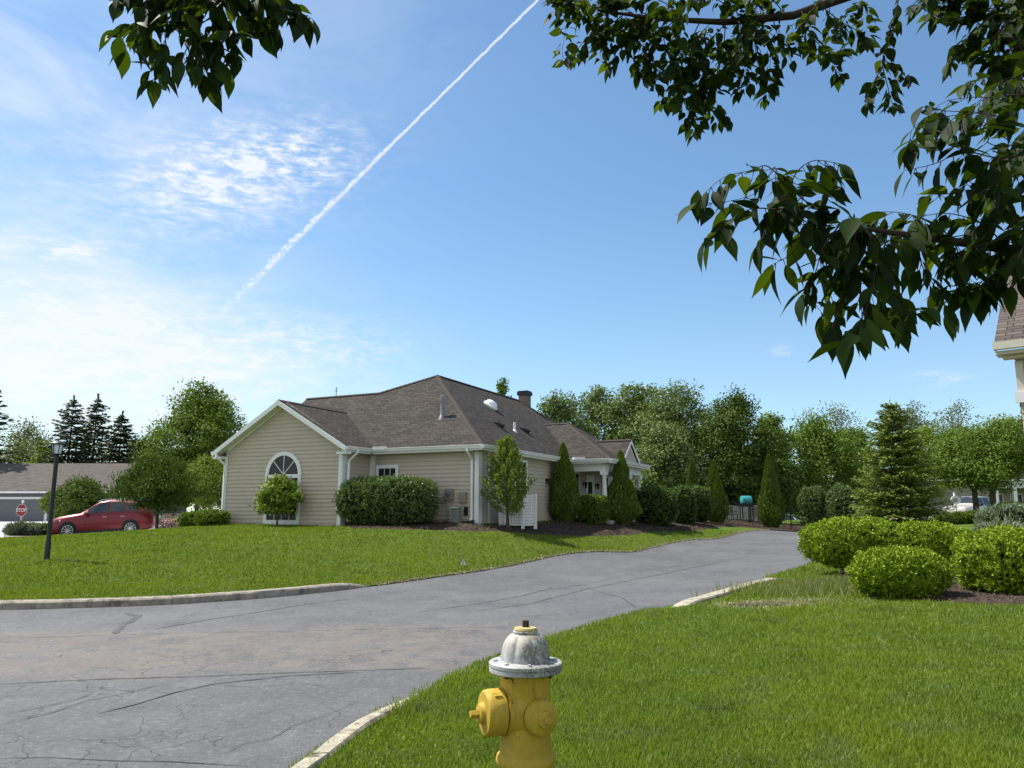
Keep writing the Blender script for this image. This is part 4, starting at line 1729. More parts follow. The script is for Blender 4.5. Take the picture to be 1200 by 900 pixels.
def mat_bonnet():
    m, t, b = base_mat('hydrant_white_paint')
    co = t.new('ShaderNodeTexCoord').outputs['Object']
    sp = t.new('ShaderNodeSeparateXYZ')
    t.l.new(co, sp.inputs[0])
    c = t.mix(t.ss(t.noise(co, 9, 5, 0.65), 0.3, 0.7), (0.34, 0.34, 0.335), (0.47, 0.47, 0.46))
    lich = t.noise(co, 13, 7, 0.78)
    spot = t.noise(co, 90, 3, 0.7)
    lm = t.m('MULTIPLY', t.ss(lich, 0.40, 0.54), t.ss(spot, 0.36, 0.54))
    lm = t.m('MULTIPLY', lm, t.m('ADD', 0.25, t.ss(sp.outputs[0], -0.08, 0.03)))
    c = t.mix(t.m('MULTIPLY', lm, 0.85), c, (0.13, 0.13, 0.12))
    c = t.mix(t.m('MULTIPLY', t.ss(spot, 0.60, 0.68), 0.8), c, (0.12, 0.115, 0.10))
    drip = t.noise(t.mapping(co, scale=(30, 30, 4)), 1.5, 4, 0.6)
    top = t.m('MULTIPLY', t.ss(t.m('ADD', sp.outputs[2], t.m('MULTIPLY', drip, 0.08)), 0.99, 1.04), 0.4)
    c = t.mix(t.m('MULTIPLY', top, t.ss(drip, 0.42, 0.62)), c, (0.50, 0.38, 0.16))
    t.l.new(c, b.inputs['Base Color'])
    b.inputs['Roughness'].default_value = 0.6
    bp = t.new('ShaderNodeBump')
    bp.inputs['Strength'].default_value = 0.4
    bp.inputs['Distance'].default_value = 0.004
    t.l.new(t.noise(co, 60, 5, 0.7), bp.inputs['Height'])
    t.l.new(bp.outputs[0], b.inputs['Normal'])
    return m


M['hyd'] = mat_hydrant()
M['bonnet'] = mat_bonnet()
M['rust'] = mat('rusty_iron', (0.045, 0.026, 0.020), 0.75, var=0.4, scale=40, bump=0.5)
HD = 3.45
HX = W(616, 840, HD).x
HB = G(HX, HD) + 0.07
hyd = empty('fire_hydrant', (HX, HD, HB), 0, 'yellow fire hydrant with a weathered white bonnet on the lawn close to the camera', 'fire hydrant')


def hv(v, toward=0.0):
    """height on the hydrant of a picture row, for a point nearer the camera by so much"""
    return W(616, v, HD - toward).z - HB


zN, zS, zD, zFt, zFb, zNoz, zRing = hv(727), hv(735.5, .02), hv(743.5, .04), hv(782.5, .15), hv(795.5, .157), hv(838.5, .10), hv(898, .11)
mb = MB()
mb.lathe([(.165, -.05), (.165, .03), (.15, .04), (.118, .045), (.113, zRing - .03), (.122, zRing - .022), (.127, zRing - .004), (.122, zRing + .014), (.111, zRing + .024), (.107, zRing + .07), (.1055, zNoz + .10), (.107, zFb - .05), (.111, zFb - .016), (.118, zFb)], 56)
DP = Vector((-math.cos(R(20)), -math.sin(R(20)), 0))
DH = Vector((math.sin(R(29)), -math.cos(R(29)), 0))


def axis_m(d, z):
    """frame with Z along a horizontal direction"""
    u_ = Vector((0, 0, 1))
    s_ = u_.cross(d)
    m = Matrix((s_, u_, d)).transposed().to_4x4()
    m.translation = Vector((0, 0, z))
    return m


mP = axis_m(DP, zNoz)
mH = axis_m(DH, zNoz - .006)
mb.lathe([(.112, .0), (.111, .04), (.103, .066), (.095, .084), (.097, .094), (.097, .102), (.08, .102)], 48, mP)
mb.lathe([(.088, .0), (.086, .066), (.078, .088), (.0735, .096), (.074, .106), (.05, .106)], 44, mH)
mb.build('barrel', M['hyd'], hyd, smooth=True)
mb = MB()
mb.lathe([(.082, .1065), (.092, .1075), (.0935, .112), (.0935, .166), (.091, .180), (.084, .188), (.046, .191), (.042, .195), (.039, .207), (.033, .211), (0, .211)], 56, mP)
cap = mb.build('pumper_cap', M['hyd'], hyd, smooth=True)
mb = MB()
a = .95
mb.bar(mP @ Vector((math.cos(a) * .0925, math.sin(a) * .0925, .124)), mP @ Vector((math.cos(a) * .0935, math.sin(a) * .0935, .158)), .014, .008)
mb.build('chain_lug', M['hyd'], cap, bevel=.002)


def pent(r, z0, z1, Mx, taper=.85):
    mb_ = MB()
    mb_.lathe([(r, z0), (r * taper, z1)], 5, Mx)
    return mb_


pent(.0185, .2115, .246, mP).build('cap_nut', M['hyd'], cap, bevel=.002)
mb = MB()
mb.lathe([(.058, .1085), (.071, .1095), (.0725, .115), (.0715, .140), (.068, .150), (.060, .155), (.039, .157), (.035, .160), (.033, .170), (.028, .173), (0, .173)], 48, mH)
cap2 = mb.build('hose_cap', M['hyd'], hyd, smooth=True)
pent(.0165, .1735, .199, mH).build('cap_nut', M['hyd'], cap2, bevel=.002)
mb = MB()
mb.lathe([(.088, 0), (.078, .092), (.074, .10), (.074, .145), (.062, .155), (.036, .16), (.034, .175), (0, .175)], 32, axis_m(-DH, zNoz))
mb.build('hose_cap', M['hyd'], hyd, smooth=True)
# bonnet
tF = zFt - zFb
mb = MB()
mb.lathe([(.118, zFb + .0005), (.152, zFb + .0005), (.1565, zFb + .004), (.1565, zFb + tF * .42), (.152, zFb + tF * .50), (.152, zFb + tF * .54), (.1575, zFb + tF * .60), (.1575, zFb + tF * .90), (.154, zFt - .001), (.146, zFt), (.112, zFt + .003), (.102, zFt + .004)], 72)
prof = []
for k in range(19):
    a = k / 18
    r = .049 + (.1035 - .049) * max(0, 1 - a ** 2.3) ** .62 if a < 1 else .049
    prof.append((r, zFt + .001 + (zD - zFt) * a))


def lob(k, a, r):
    f = math.sin(PI * min(1, max(0, (k - .5) / 17.0))) ** .5 if k > 0 else .3
    s = abs(math.cos(4 * a + .35)) ** .5
    return r * (1 - .10 * f * (1 - s)) + 0.0025 * f * s


mb.lathe(prof, 112, None, lob)
mb.lathe([(.047, zD - .006), (.0535, zD - .002), (.0555, zD + .004), (.0535, zD + .010), (.046, zD + .012)], 40)
bon = mb.build('bonnet', M['bonnet'], hyd, smooth=True)
mb = MB()
mb.lathe([(.048, zD + .0105), (.050, zD + .016), (.047, zS - .002), (.030, zS), (0, zS)], 36)
mb.build('weather_shield', mat('faded_yellow_paint', (0.46, 0.38, 0.16), 0.65, var=0.2, scale=30, dirt=(0.25, 0.19, 0.09), dscale=40), bon, smooth=True)
pent(.0165, zS + .0002, zN, Matrix(), .9).build('operating_nut', M['rust'], bon, bevel=.0015)
for k in range(8):
    a = 2 * PI * k / 8 + .12
    mx = Matrix.Translation((.130 * math.cos(a), .130 * math.sin(a), 0))
    mb = MB()
    mb.lathe([(.0095, zFt + .0005), (.0095, zFt + .007), (.007, zFt + .009)], 6, mx)
    mb.build('bolt', M['bonnet'], bon)
    mb = MB()
    mb.lathe([(.009, zFb - .012), (.009, zFb - .0005)], 6, mx)
    mb.build('bolt', M['rust'] if k % 2 else M['hyd'], bon)


# ------------------------------------------------------------------ small street things
def text_part(s, size, name, m, parent, M4, depth=0.002):
    cu = bpy.data.curves.new('txt', 'FONT')
    cu.body = s
    cu.size = size
    cu.align_x = 'CENTER'
    cu.align_y = 'CENTER'
    cu.extrude = depth
    cu.offset = size * 0.022
    t_ = bpy.data.objects.new('txt', cu)
    COL.objects.link(t_)
    dg = bpy.context.evaluated_depsgraph_get()
    me = bpy.data.meshes.new_from_object(t_.evaluated_get(dg))
    bpy.data.objects.remove(t_)
    bpy.data.curves.remove(cu)
    me.transform(M4)
    me.name = name
    me.materials.clear()
    me.materials.append(m)
    o = bpy.data.objects.new(name, me)
    COL.objects.link(o)
    o.parent = parent
    return o


# lamp post
lp = at(60, 19.3, LAWN_OFF)
lamp = empty('street_lamp', lp, 0.3, 'black lamp post with a small glass lantern standing on the left lawn', 'street lamp')
top = W(68, 515, 19.3).z - lp.z
mb = MB()
mb.lathe([(.066, -.1), (.066, .42), (.056, .46), (.052, .62), (.050, top - .44), (.058, top - .43), (.058, top - .40), (.03, top - .385)], 18)
mb.build('pole', M['black'], lamp, smooth=True)
mb = MB()
mb.lathe([(.0, top - .40), (.10, top - .385), (.11, top - .36), (.06, top - .355)], 16)
for k in range(6):
    a = 2 * PI * k / 6
    mb.bar((.098 * math.cos(a), .098 * math.sin(a), top - .365), (.138 * math.cos(a), .138 * math.sin(a), top - .12), .014, .014)
mb.lathe([(.15, top - .125), (.172, top - .115), (.168, top - .10), (.10, top - .05), (.03, top - .03), (.018, top - .01), (.022, top + .01), (0, top + .03)], 20)
mb.build('lantern_frame', M['black'], lamp, smooth=True)
mb = MB()
mb.lathe([(.085, top - .36), (.125, top - .125)], 18)
mg, t_, b_ = base_mat('frosted_glass')
b_.inputs['Base Color'].default_value = (0.72, 0.73, 0.72, 1)
b_.inputs['Roughness'].default_value = 0.15
b_.inputs['Transmission Weight'].default_value = 0.5
mb.build('lantern_glass', mg, lamp, smooth=True)

# stop sign
sp_ = at(25, 44, 0.1)
stop = empty('stop_sign', sp_, R(-8), 'red octagonal stop sign on a grey post in front of the grey garage', 'road sign')
sc_z = W(26, 598, 44).z - sp_.z
M['sign_red'] = mat('sign_red', (0.22, 0.010, 0.016), 0.4, var=0.06)
M['sign_white'] = mat('sign_white', (0.55, 0.55, 0.55), 0.4, var=0.03)
M['greywood'] = mat('grey_post', (0.35, 0.33, 0.30), 0.8, var=0.2, scale=12)
mb = MB()
mb.box(-.05, .05, .0, .10, -.5, sc_z + .40)
mb.build('pole', M['greywood'], stop, bevel=.008)
mb = MB()
mb.lathe([(.05, sc_z + .40), (.07, sc_z + .42), (.05, sc_z + .45), (.075, sc_z + .50), (.05, sc_z + .56), (0, sc_z + .575)], 14, Matrix.Translation((0, .05, 0)))
mb.build('post_cap', M['trim'], stop, smooth=True)


def octa(r, y0, y1):
    mb_ = MB()
    mb_.prism([(r * math.cos(PI / 8 + PI * k / 4), y0, sc_z + r * math.sin(PI / 8 + PI * k / 4)) for k in range(8)], (0, y1 - y0, 0))
    return mb_


sp1 = octa(.36, -.012, -.002).build('sign_plate', M['sign_white'], stop)
octa(.338, -.016, -.0125).build('sign_face', M['sign_red'], sp1)
text_part('STOP', .28, 'lettering', M['sign_white'], sp1, Matrix.Translation((0, -.019, sc_z)) @ Matrix.Rotation(PI / 2, 4, 'X') @ Matrix.Scale(.92, 4, (1, 0, 0)))

# marker flag
fp = hit(543, 664, LAWN_OFF)
flag = empty('marker_flag', fp, 0.4, 'small white utility marker flag on a wire stake in the lawn before the road', 'marker flag')
mb = MB()
mb.tube([(0, 0, -.1), (0, 0, .2), (-.03, .01, .46)], .006, 6)
mb.build('stake', M['metal'], flag)
mb = MB()
mb.prism([(-.004, .012, .24), (.09, .03, .03), (-.07, .02, .045)], (0.004, .006, 0))
mb.build('flag', M['trim'], flag)


# ------------------------------------------------------------------ vehicles
def mat_carpaint(name, col, flake=0.3):
    m, t, b = base_mat(name)
    b.inputs['Base Color'].default_value = (*col, 1)
    b.inputs['Metallic'].default_value = flake
    b.inputs['Roughness'].default_value = 0.35
    b.inputs['Coat Weight'].default_value = 0.35
    b.inputs['Coat Roughness'].default_value = 0.05
    return m


M['red'] = mat_carpaint('red_car_paint', (0.175, 0.005, 0.013))
M['silver'] = mat_carpaint('pale_truck_paint', (0.52, 0.47, 0.43))
M['tyre'] = mat('tyre_rubber', (0.02, 0.02, 0.021), 0.85, var=0.2)
M['alloy'] = mat('alloy_rim', (0.50, 0.50, 0.52), 0.35, 0.6, var=0.06)
M['clad'] = mat('black_cladding', (0.018, 0.018, 0.019), 0.7, var=0.2)
M['carglass'] = mat('car_glass', (0.02, 0.025, 0.03), 0.04, spec=0.7)
M['lens'] = mat('lamp_lens', (0.65, 0.67, 0.70), 0.1, spec=0.7)
M['taillens'] = mat('tail_lens', (0.30, 0.01, 0.012), 0.15, spec=0.6)


class Car:
    def __init__(s, st):
        s.st = st

    def sec(s, x):
        st = s.st
        for a, b in zip(st, st[1:]):
            if a[0] <= x <= b[0]:
                k = (x - a[0]) / (b[0] - a[0])
                return [p + (q - p) * k for p, q in zip(a, b)]
        return list(st[-1])

    def ring(s, x):
        _, w, zb, zs, ws, zt, wt = s.sec(x)
        return [(0, zb), (w * .82, zb), (w * .97, zb + .05), (w, zb + .16), (w, zb + (zs - zb) * .55), ((w + ws) / 2 + .012, zs - .09), (ws, zs), (wt + (ws - wt) * .10, zt - (zt - zs) * .10 - .01), (wt - .05, zt + .005), (wt * .5, zt + .022), (0, zt + .028)]

    def body(s, name, m, parent, extra=()):
        xs = sorted(set([a[0] for a in s.st] + list(extra)))
        mb_ = MB()
        for x in xs:
            r = s.ring(x)
            full = [(x, y, z) for y, z in r] + [(x, -y, z) for y, z in reversed(r[1:-1])]
            mb_.v += full
        n = len(full)
        for i in range(len(xs) - 1):
            for k in range(n):
                mb_.f.append([i * n + k, i * n + (k + 1) % n, (i + 1) * n + (k + 1) % n, (i + 1) * n + k])
                mb_.mi.append(0)
        mb_.f.append(list(range(n)))
        mb_.f.append([(len(xs) - 1) * n + k for k in reversed(range(n))])
        mb_.mi += [0, 0]
        return mb_.build(name, m, parent, smooth=True)

    def side(s, x, k, side, off=0.012):
        _, w, zb, zs, ws, zt, wt = s.sec(x)
        y = ws + (wt - ws) * k
        z = zs + (zt - zs) * k
        n = Vector((0, zt - zs, ws - wt)).normalized()
        return Vector((x, side * (y + n.y * off), z + n.z * off))

    def glass(s, name, parent, x0, x1, k0=.07, k1=.88):
        """one side window, both flanks are built by calling twice"""
        out = []
        for sd_ in (-1, 1):
            mb_ = MB()
            n = 8
            lo_ = [s.side(x0 + (x1 - x0) * i / n, k0, sd_) for i in range(n + 1)]
            hi_ = [s.side(x0 + (x1 - x0) * i / n, k1, sd_) for i in range(n + 1)]
            for i in range(n):
                mb_.face([lo_[i], lo_[i + 1], hi_[i + 1], hi_[i]])
            out.append(mb_.build(name, M['carglass'], parent))
        return out

    def top(s, name, parent, x0, x1, m, inset=.05, off=.012):
        mb_ = MB()
        n = 6
        for i in range(n):
            a = s.sec(x0 + (x1 - x0) * i / n)
            b = s.sec(x0 + (x1 - x0) * (i + 1) / n)
            za, zb_ = a[5] + .03 + off, b[5] + .03 + off
            mb_.face([(a[0], -(a[6] - inset), za - .02), (b[0], -(b[6] - inset), zb_ - .02), (b[0], 0, zb_), (a[0], 0, za)])
            mb_.face([(a[0], 0, za), (b[0], 0, zb_), (b[0], b[6] - inset, zb_ - .02), (a[0], a[6] - inset, za - .02)])
        return mb_.build(name, m, parent)


def wheel(parent, x, side, w, r, spokes=10, rim=.70):
    Mx = Matrix.Translation((x, side * (w - .10), r)) @ Matrix.Rotation(-side * PI / 2, 4, 'X')
    mb_ = MB()
    mb_.lathe([(r * rim, -.10), (r * .93, -.115), (r, -.08), (r, .08), (r * .93, .115), (r * rim, .112), (r * rim * .97, .06)], 28, Mx)
    t_ = mb_.build('wheel', M['tyre'], parent, smooth=True)
    mb_ = MB()
    mb_.lathe([(r * rim, .112), (r * rim * .93, .118), (r * rim * .90, .07), (r * rim * .9, .046)], 28, Mx, cap=False)
    for k in range(spokes):
        a = 2 * PI * k / spokes
        p0 = Mx @ Vector((math.cos(a) * r * .10, math.sin(a) * r * .10, .10))
        p1 = Mx @ Vector((math.cos(a + .12) * r * rim * .93, math.sin(a + .12) * r * rim * .93, .108))
        mb_.bar(p0, p1, .030, .02, up=(0, 1, 0))
    mb_.lathe([(r * .20, .09), (r * .18, .115), (0, .118)], 14, Mx)
    mb_.build('rim', M['alloy'], t_)
    mb_ = MB()
    mb_.lathe([(r * rim * .9, .045), (0, .045)], 20, Mx)
    mb_.build('brake_disc', M['clad'], t_)
    return t_


def arch(parent, x, side, w, r, m, z):
    mb_ = MB()
    n = 16
    y = side * (w + .006)
    pts = []
    for i in range(n + 1):
        a = -.25 + (PI + .5) * i / n
        pts.append((x + math.cos(a) * r, y, max(.2, z + math.sin(a) * r)))
    mb_.prism(pts, (0, -side * .05, 0))
    return mb_.build('wheel_arch', m, parent)


suv_st = [(0.0, .62, .40, .60, .56, .66, .46), (.06, .74, .32, .68, .70, .78, .58), (.22, .86, .26, .78, .82, .90, .68), (.5, .905, .23, .87, .86, .985, .72), (1.0, .92, .22, .955, .875, 1.055, .74),
          (1.38, .92, .22, 1.00, .88, 1.10, .74), (1.62, .92, .22, 1.02, .885, 1.25, .70), (1.95, .92, .22, 1.035, .89, 1.47, .64), (2.2, .92, .22, 1.045, .89, 1.59, .61), (2.6, .92, .22, 1.055, .89, 1.645, .60),
          (3.2, .92, .22, 1.085, .89, 1.60, .60), (3.75, .92, .23, 1.12, .885, 1.49, .60), (4.05, .915, .25, 1.13, .875, 1.38, .62), (4.3, .895, .29, 1.10, .85, 1.22, .65), (4.48, .86, .34, 1.02, .81, 1.10, .66), (4.58, .80, .42, .86, .72, .93, .60), (4.6, .74, .48, .80, .66, .85, .55)]
cp_ = at(126, 35.6, 0.0)
cp_.z = W(86, 631, 34.8).z + 0.03
suv = empty('parked_car', cp_, R(11), 'red compact SUV parked on the driveway behind the lawn crest', 'car')
suv.rotation_euler = (0, R(-2.2), R(11))
suv.scale = (.95, .95, 1.0)
CX = Matrix.Translation((-2.3, 0, 0))
car = Car([(a[0] - 2.3,) + a[1:] for a in suv_st])
body = car.body('body', M['red'], suv, extra=[-2.3 + .35, -2.3 + 3.5])
for a, b in ((1.72, 2.62), (2.68, 3.36), (3.42, 3.92)):
    car.glass('window', suv, a - 2.3, b - 2.3)
car.top('windscreen', suv, 1.45 - 2.3, 2.14 - 2.3, M['carglass'])
car.top('rear_window', suv, 4.02 - 2.3, 4.32 - 2.3, M['carglass'])
for sd_ in (-1, 1):
    for x_ in (.93, 3.64):
        arch(suv, x_ - 2.3, sd_, .92, .405, M['clad'], .36)
        wheel(suv, x_ - 2.3, sd_, .945, .355)
    mb = MB()
    mb.prism([(1.33 - 2.3, sd_ * .935, .22), (3.24 - 2.3, sd_ * .935, .22), (3.24 - 2.3, sd_ * .935, .38), (1.33 - 2.3, sd_ * .935, .34)], (0, -sd_ * .06, 0))
    mb.build('sill', M['clad'], suv)
    mb = MB()
    mb.prism([(.10 - 2.3, sd_ * .765, .70), (.62 - 2.3, sd_ * .90, .86), (.60 - 2.3, sd_ * .915, .79), (.14 - 2.3, sd_ * .80, .62)], (0, -sd_ * .08, .01))
    mb.build('headlight', M['lens'], suv)
    mb = MB()
    mb.prism([(.06 - 2.3, sd_ * .765, .56), (.16 - 2.3, sd_ * .86, .56), (.14 - 2.3, sd_ * .845, .36), (.08 - 2.3, sd_ * .785, .40)], (0, -sd_ * .08, 0))
    mb.build('fog_lamp', M['lens'], suv)
    mb = MB()
    mb.prism([(4.22 - 2.3, sd_ * .89, 1.04), (4.5 - 2.3, sd_ * .835, 1.0), (4.5 - 2.3, sd_ * .85, .88), (4.3 - 2.3, sd_ * .905, .94)], (0, -sd_ * .06, 0))
    mb.build('taillight', M['taillens'], suv)
    mb = MB()
    mb.lathe([(0, -.12), (.07, -.10), (.085, 0), (.07, .09), (0, .11)], 10, Matrix.Translation((1.72 - 2.3, sd_ * 1.0, 1.07)) @ Matrix.Rotation(PI / 2, 4, 'X'))
    mb.build('mirror', M['red'], suv, smooth=True)
    for x_ in (2.50, 3.28):
        mb = MB()
        mb.box(x_ - .1 - 2.3, x_ + .1 - 2.3, sd_ * .925 - .014, sd_ * .925 + .014, .90, .925)
        mb.build('handle', M['alloy'], suv, bevel=.006)
    for x_ in (1.70, 2.65, 3.38):
        mb = MB()
        mb.bar((x_ - 2.3, sd_ * .9225, .32), (x_ - 2.3, sd_ * .9225, .93), .008, .006, up=(0, 1, 0))
        mb.build('door_seam', M['clad'], suv)
    mb = MB()
    mb.tube([(2.1 - 2.3, sd_ * .60, 1.60), (2.3 - 2.3, sd_ * .585, 1.685), (3.6 - 2.3, sd_ * .575, 1.68), (3.85 - 2.3, sd_ * .57, 1.60)], .016, 6)
    mb.build('roof_rail', M['alloy'], suv)
mb = MB()
mb.box(.0 - 2.3, .06 - 2.3, -.5, .5, .42, .62)
mb.build('grille', M['clad'], suv)

tk_st = [(0.0, .80, .50, .90, .76, .98, .66), (.1, .92, .42, .98, .90, 1.08, .76), (.5, .97, .38, 1.05, .94, 1.15, .80), (1.3, .97, .38, 1.10, .94, 1.20, .82), (1.55, .97, .38, 1.14, .94, 1.32, .80), (1.95, .97, .38, 1.16, .94, 1.78, .70), (2.2, .97, .38, 1.16, .94, 1.88, .68),
         (3.0, .97, .38, 1.16, .94, 1.90, .68), (3.5, .97, .38, 1.16, .94, 1.86, .69), (3.62, .97, .38, 1.14, .94, 1.20, .90), (3.7, .97, .40, 1.13, .95, 1.16, .92), (5.5, .97, .44, 1.13, .95, 1.16, .92), (5.6, .95, .48, 1.10, .93, 1.13, .90)]
tp = at(1138, 60, 0)
tp.z = W(1120, 611, 60).z
truck = empty('pickup_truck', tp, R(30), 'pale silver pickup truck parked beyond the lawn under the far trees', 'pickup truck')
tk = Car([(a[0] - 2.3,) + a[1:] for a in tk_st])
tk.body('body', M['silver'], truck)
tk.glass('window', truck, 1.75 - 2.3, 2.55 - 2.3)
tk.glass('window', truck, 2.65 - 2.3, 3.40 - 2.3)
tk.top('windscreen', truck, 1.58 - 2.3, 2.1 - 2.3, M['carglass'])
for sd_ in (-1, 1):
    for x_ in (.95, 4.5):
        arch(truck, x_ - 2.3, sd_, .97, .47, M['clad'], .40)
        wheel(truck, x_ - 2.3, sd_, .98, .39, 6)
    mb = MB()
    mb.box(.02 - 2.3, .14 - 2.3, sd_ * .78 - .12, sd_ * .78 + .12, .78, .95)
    mb.build('headlight', M['lens'], truck)
    mb = MB()
    mb.box(1.72 - 2.3, 1.9 - 2.3, sd_ * 1.05 - .10, sd_ * 1.05 + .10, 1.16, 1.36)
    mb.build('mirror', M['clad'], truck, bevel=.03)
    mb = MB()
    mb.box(2.45 - 2.3, 2.6 - 2.3, sd_ * .975 - .015, sd_ * .975 + .015, 1.0, 1.04)
    mb.build('handle', M['clad'], truck)
mb = MB()
mb.box(-.09 - 2.3, .04 - 2.3, -.85, .85, .45, .62)
mb.build('bumper', M['alloy'], truck, bevel=.02)

# white oval sign on a post in front of the pickup
op = at(1121, 52, 0.06)
osg = empty('garden_sign', op, R(8), 'white oval sign with a dark centre on a white post in front of the pickup', 'sign')
oz = W(1121, 586, 52).z - op.z
mb = MB()
mb.box(-.05, .05, 0, .1, -.2, oz + .5)
mb.build('post', M['trim'], osg)
mb = MB()
oM = Matrix.Translation((0, 0, oz)) @ Matrix.Rotation(PI / 2, 4, 'X') @ Matrix.Diagonal((1, .78, 1, 1))
mb.lathe([(.0, .01), (.36, .01), (.36, .05), (.30, .055), (.28, .03), (.0, .03)], 28, oM)
ob = mb.build('sign_plate', M['trim'], osg)
mb = MB()
mb.lathe([(.20, .034), (.20, .042), (.0, .042)], 20, oM)
mb.build('sign_face', M['greywood'], ob)

# ------------------------------------------------------------------ other buildings
M['grey_siding'] = mat_siding('grey_green_siding', (0.16, 0.165, 0.155))
M['grey_door'] = mat('grey_garage_door', (0.125, 0.14, 0.15), 0.6, var=0.05)
M['shingle_far'] = mat_shingle('weathered_shingles', [(0.10, 0.083, 0.076), (0.125, 0.106, 0.097), (0.15, 0.13, 0.118)], False)
gp = Vector((-30, 55, 1.0))
gar = empty('garage_building', gp, 0, 'long grey garage building with a weathered brown roof at the left edge', 'garage')
gE, gRz = 3.10 - 1.0, W(60, 543, 59.5).z - 1.0
xr = 3.2
siding('wall', (-26, 0), (-9.6, 0), -.6, None, gE - .1, M['grey_siding'], gar)
siding('wall', (-3.0, 0), (xr, 0), -.6, None, gE - .1, M['grey_siding'], gar)


def gg(z):
    k = max(0, (z - gE + .1) / ((gRz - gE) / 4.6))
    return (k, 9.0 - k)


siding('wall', (xr, 0), (xr, 9.0), -.6, gg, gRz - .1, M['grey_siding'], gar)
mb = MB()
roof_face(mb, [(-26.4, -.45, gE), (xr + .35, -.45, gE), (xr + .35, 4.5, gRz), (-26.4, 4.5, gRz)], (1, 0, 0))
roof_face(mb, [(-26.4, 9.45, gE), (xr + .35, 9.45, gE), (xr + .35, 4.5, gRz), (-26.4, 4.5, gRz)], (1, 0, 0))
mb.build('roof', M['shingle_far'], gar)
mb = MB()
mb.box(-26.4, xr + .35, -.60, -.46, gE - .14, gE - .02)
mb.build('gutter', M['gutter'], gar)
mb = MB()
mb.box(-26.4, xr + .3, -.445, -.02, gE - .20, gE - .16)
mb.box(-26.4, xr + .34, -.452, -.43, gE - .158, gE - .01)
mb.build('fascia', M['grey_door'], gar)
mb = MB()
mb.box(-9.6, -3.0, -.02, .01, -.4, gE - .55)
for k in range(1, 4):
    z = -.4 + (gE - .15) * k / 4
    mb.box(-9.6, -3.0, -.024, -.0205, z, z + .02)
gd = mb.build('garage_door', M['grey_door'], gar)
mb = MB()
mb.box(-9.8, -2.8, -.05, .01, gE - .55, gE - .40)
mb.box(-9.8, -9.6, -.045, .01, -.4, gE - .551)
mb.box(-3.0, -2.8, -.045, .01, -.4, gE - .551)
mb.build('frame', M['trim'], gd)
mb = MB()
mb.box(-9.8, -2.8, -.03, .01, gE - .398, gE - .201)
mb.build('lintel', M['grey_door'], gar)

# corner of the neighbouring house at the right edge
nd = 17.0
nx0 = W(1190, 416, nd).x
nb0 = Vector((nx0, nd, G(nx0, nd) + 0.05))
M['cream_siding'] = mat_siding('cream_siding', (0.42, 0.37, 0.27))
nb = empty('neighbour_house', nb0, R(-40), 'cream two storey house of which only a roof corner shows at the right edge', 'house')
nE = W(1180, 402, nd - .5).z - nb0.z
zt_ = nE - .05
siding('wall', (0, 0), (9, 0), -.5, None, zt_, M['cream_siding'], nb)
siding('wall', (0, 9), (0, 0), -.5, None, zt_, M['cream_siding'], nb)
siding('wall', (9, 9), (0, 9), -.5, None, zt_, M['cream_siding'], nb)
siding('wall', (9, 0), (9, 9), -.5, None, zt_, M['cream_siding'], nb)
mb = MB()
ro_ = .32
roof_face(mb, [(-ro_, -.5, nE + .08), (9.4, -.5, nE + .08), (9.4, 4.5, nE + 3.7), (-ro_, 4.5, nE + 3.7)], (1, 0, 0))
roof_face(mb, [(-ro_, 9.5, nE + .08), (9.4, 9.5, nE + .08), (9.4, 4.5, nE + 3.7), (-ro_, 4.5, nE + 3.7)], (1, 0, 0))
M['shingle2'] = mat_shingle('dark_brown_shingles', [(0.085, 0.068, 0.06), (0.125, 0.10, 0.088), (0.165, 0.138, 0.12)], False)
mb.build('roof', M['shingle2'], nb)
mb = MB()
mb.box(-ro_ - .02, 9.4, -.64, -.50, nE - .10, nE + .07)
mb.build('gutter', mat('cream_gutter', (0.62, 0.57, 0.46), 0.4, var=0.05), nb)
M['cream_trim'] = mat('cream_trim', (0.60, 0.55, 0.44), 0.5, var=0.05)
mb = MB()
mb.box(-ro_, 9.38, -.495, -.03, nE - .20, nE - .12)
mb.box(-ro_ + .10, 9.38, -.30, -.031, nE - .27, nE - .205)
mb.build('soffit', M['cream_trim'], nb)
mb = MB()
mb.prism([(-ro_, -.5, nE - .12), (-ro_, 4.5, nE + 3.5), (-ro_, 4.5, nE + 3.67), (-ro_, -.5, nE + .06)], (.03, 0, 0))
mb.build('rake_board', M['cream_trim'], nb)
zb2 = W(1197, 466, nd).z - nb0.z
mb = MB()
mb.box(-.08, 9.0, -.10, -.021, zb2 - .12, zb2 + .12)
mb.build('band_board', M['trim'], nb)
mb = MB()
mb.box(-.03, .12, -.035, -.0215, zb2 + .121, zt_ - .26)
mb.build('corner_board', M['cream_trim'], nb)
mb = MB()
mC_ = Matrix.Translation((.72, -.66, nE - .02)) @ Matrix.Rotation(PI / 2, 4, 'X')
mb.lathe([(.13, 0), (.15, .01), (.15, .03), (.125, .03), (.125, .01)], 20, mC_)
mb.build('gutter_bracket', M['dark'], nb)

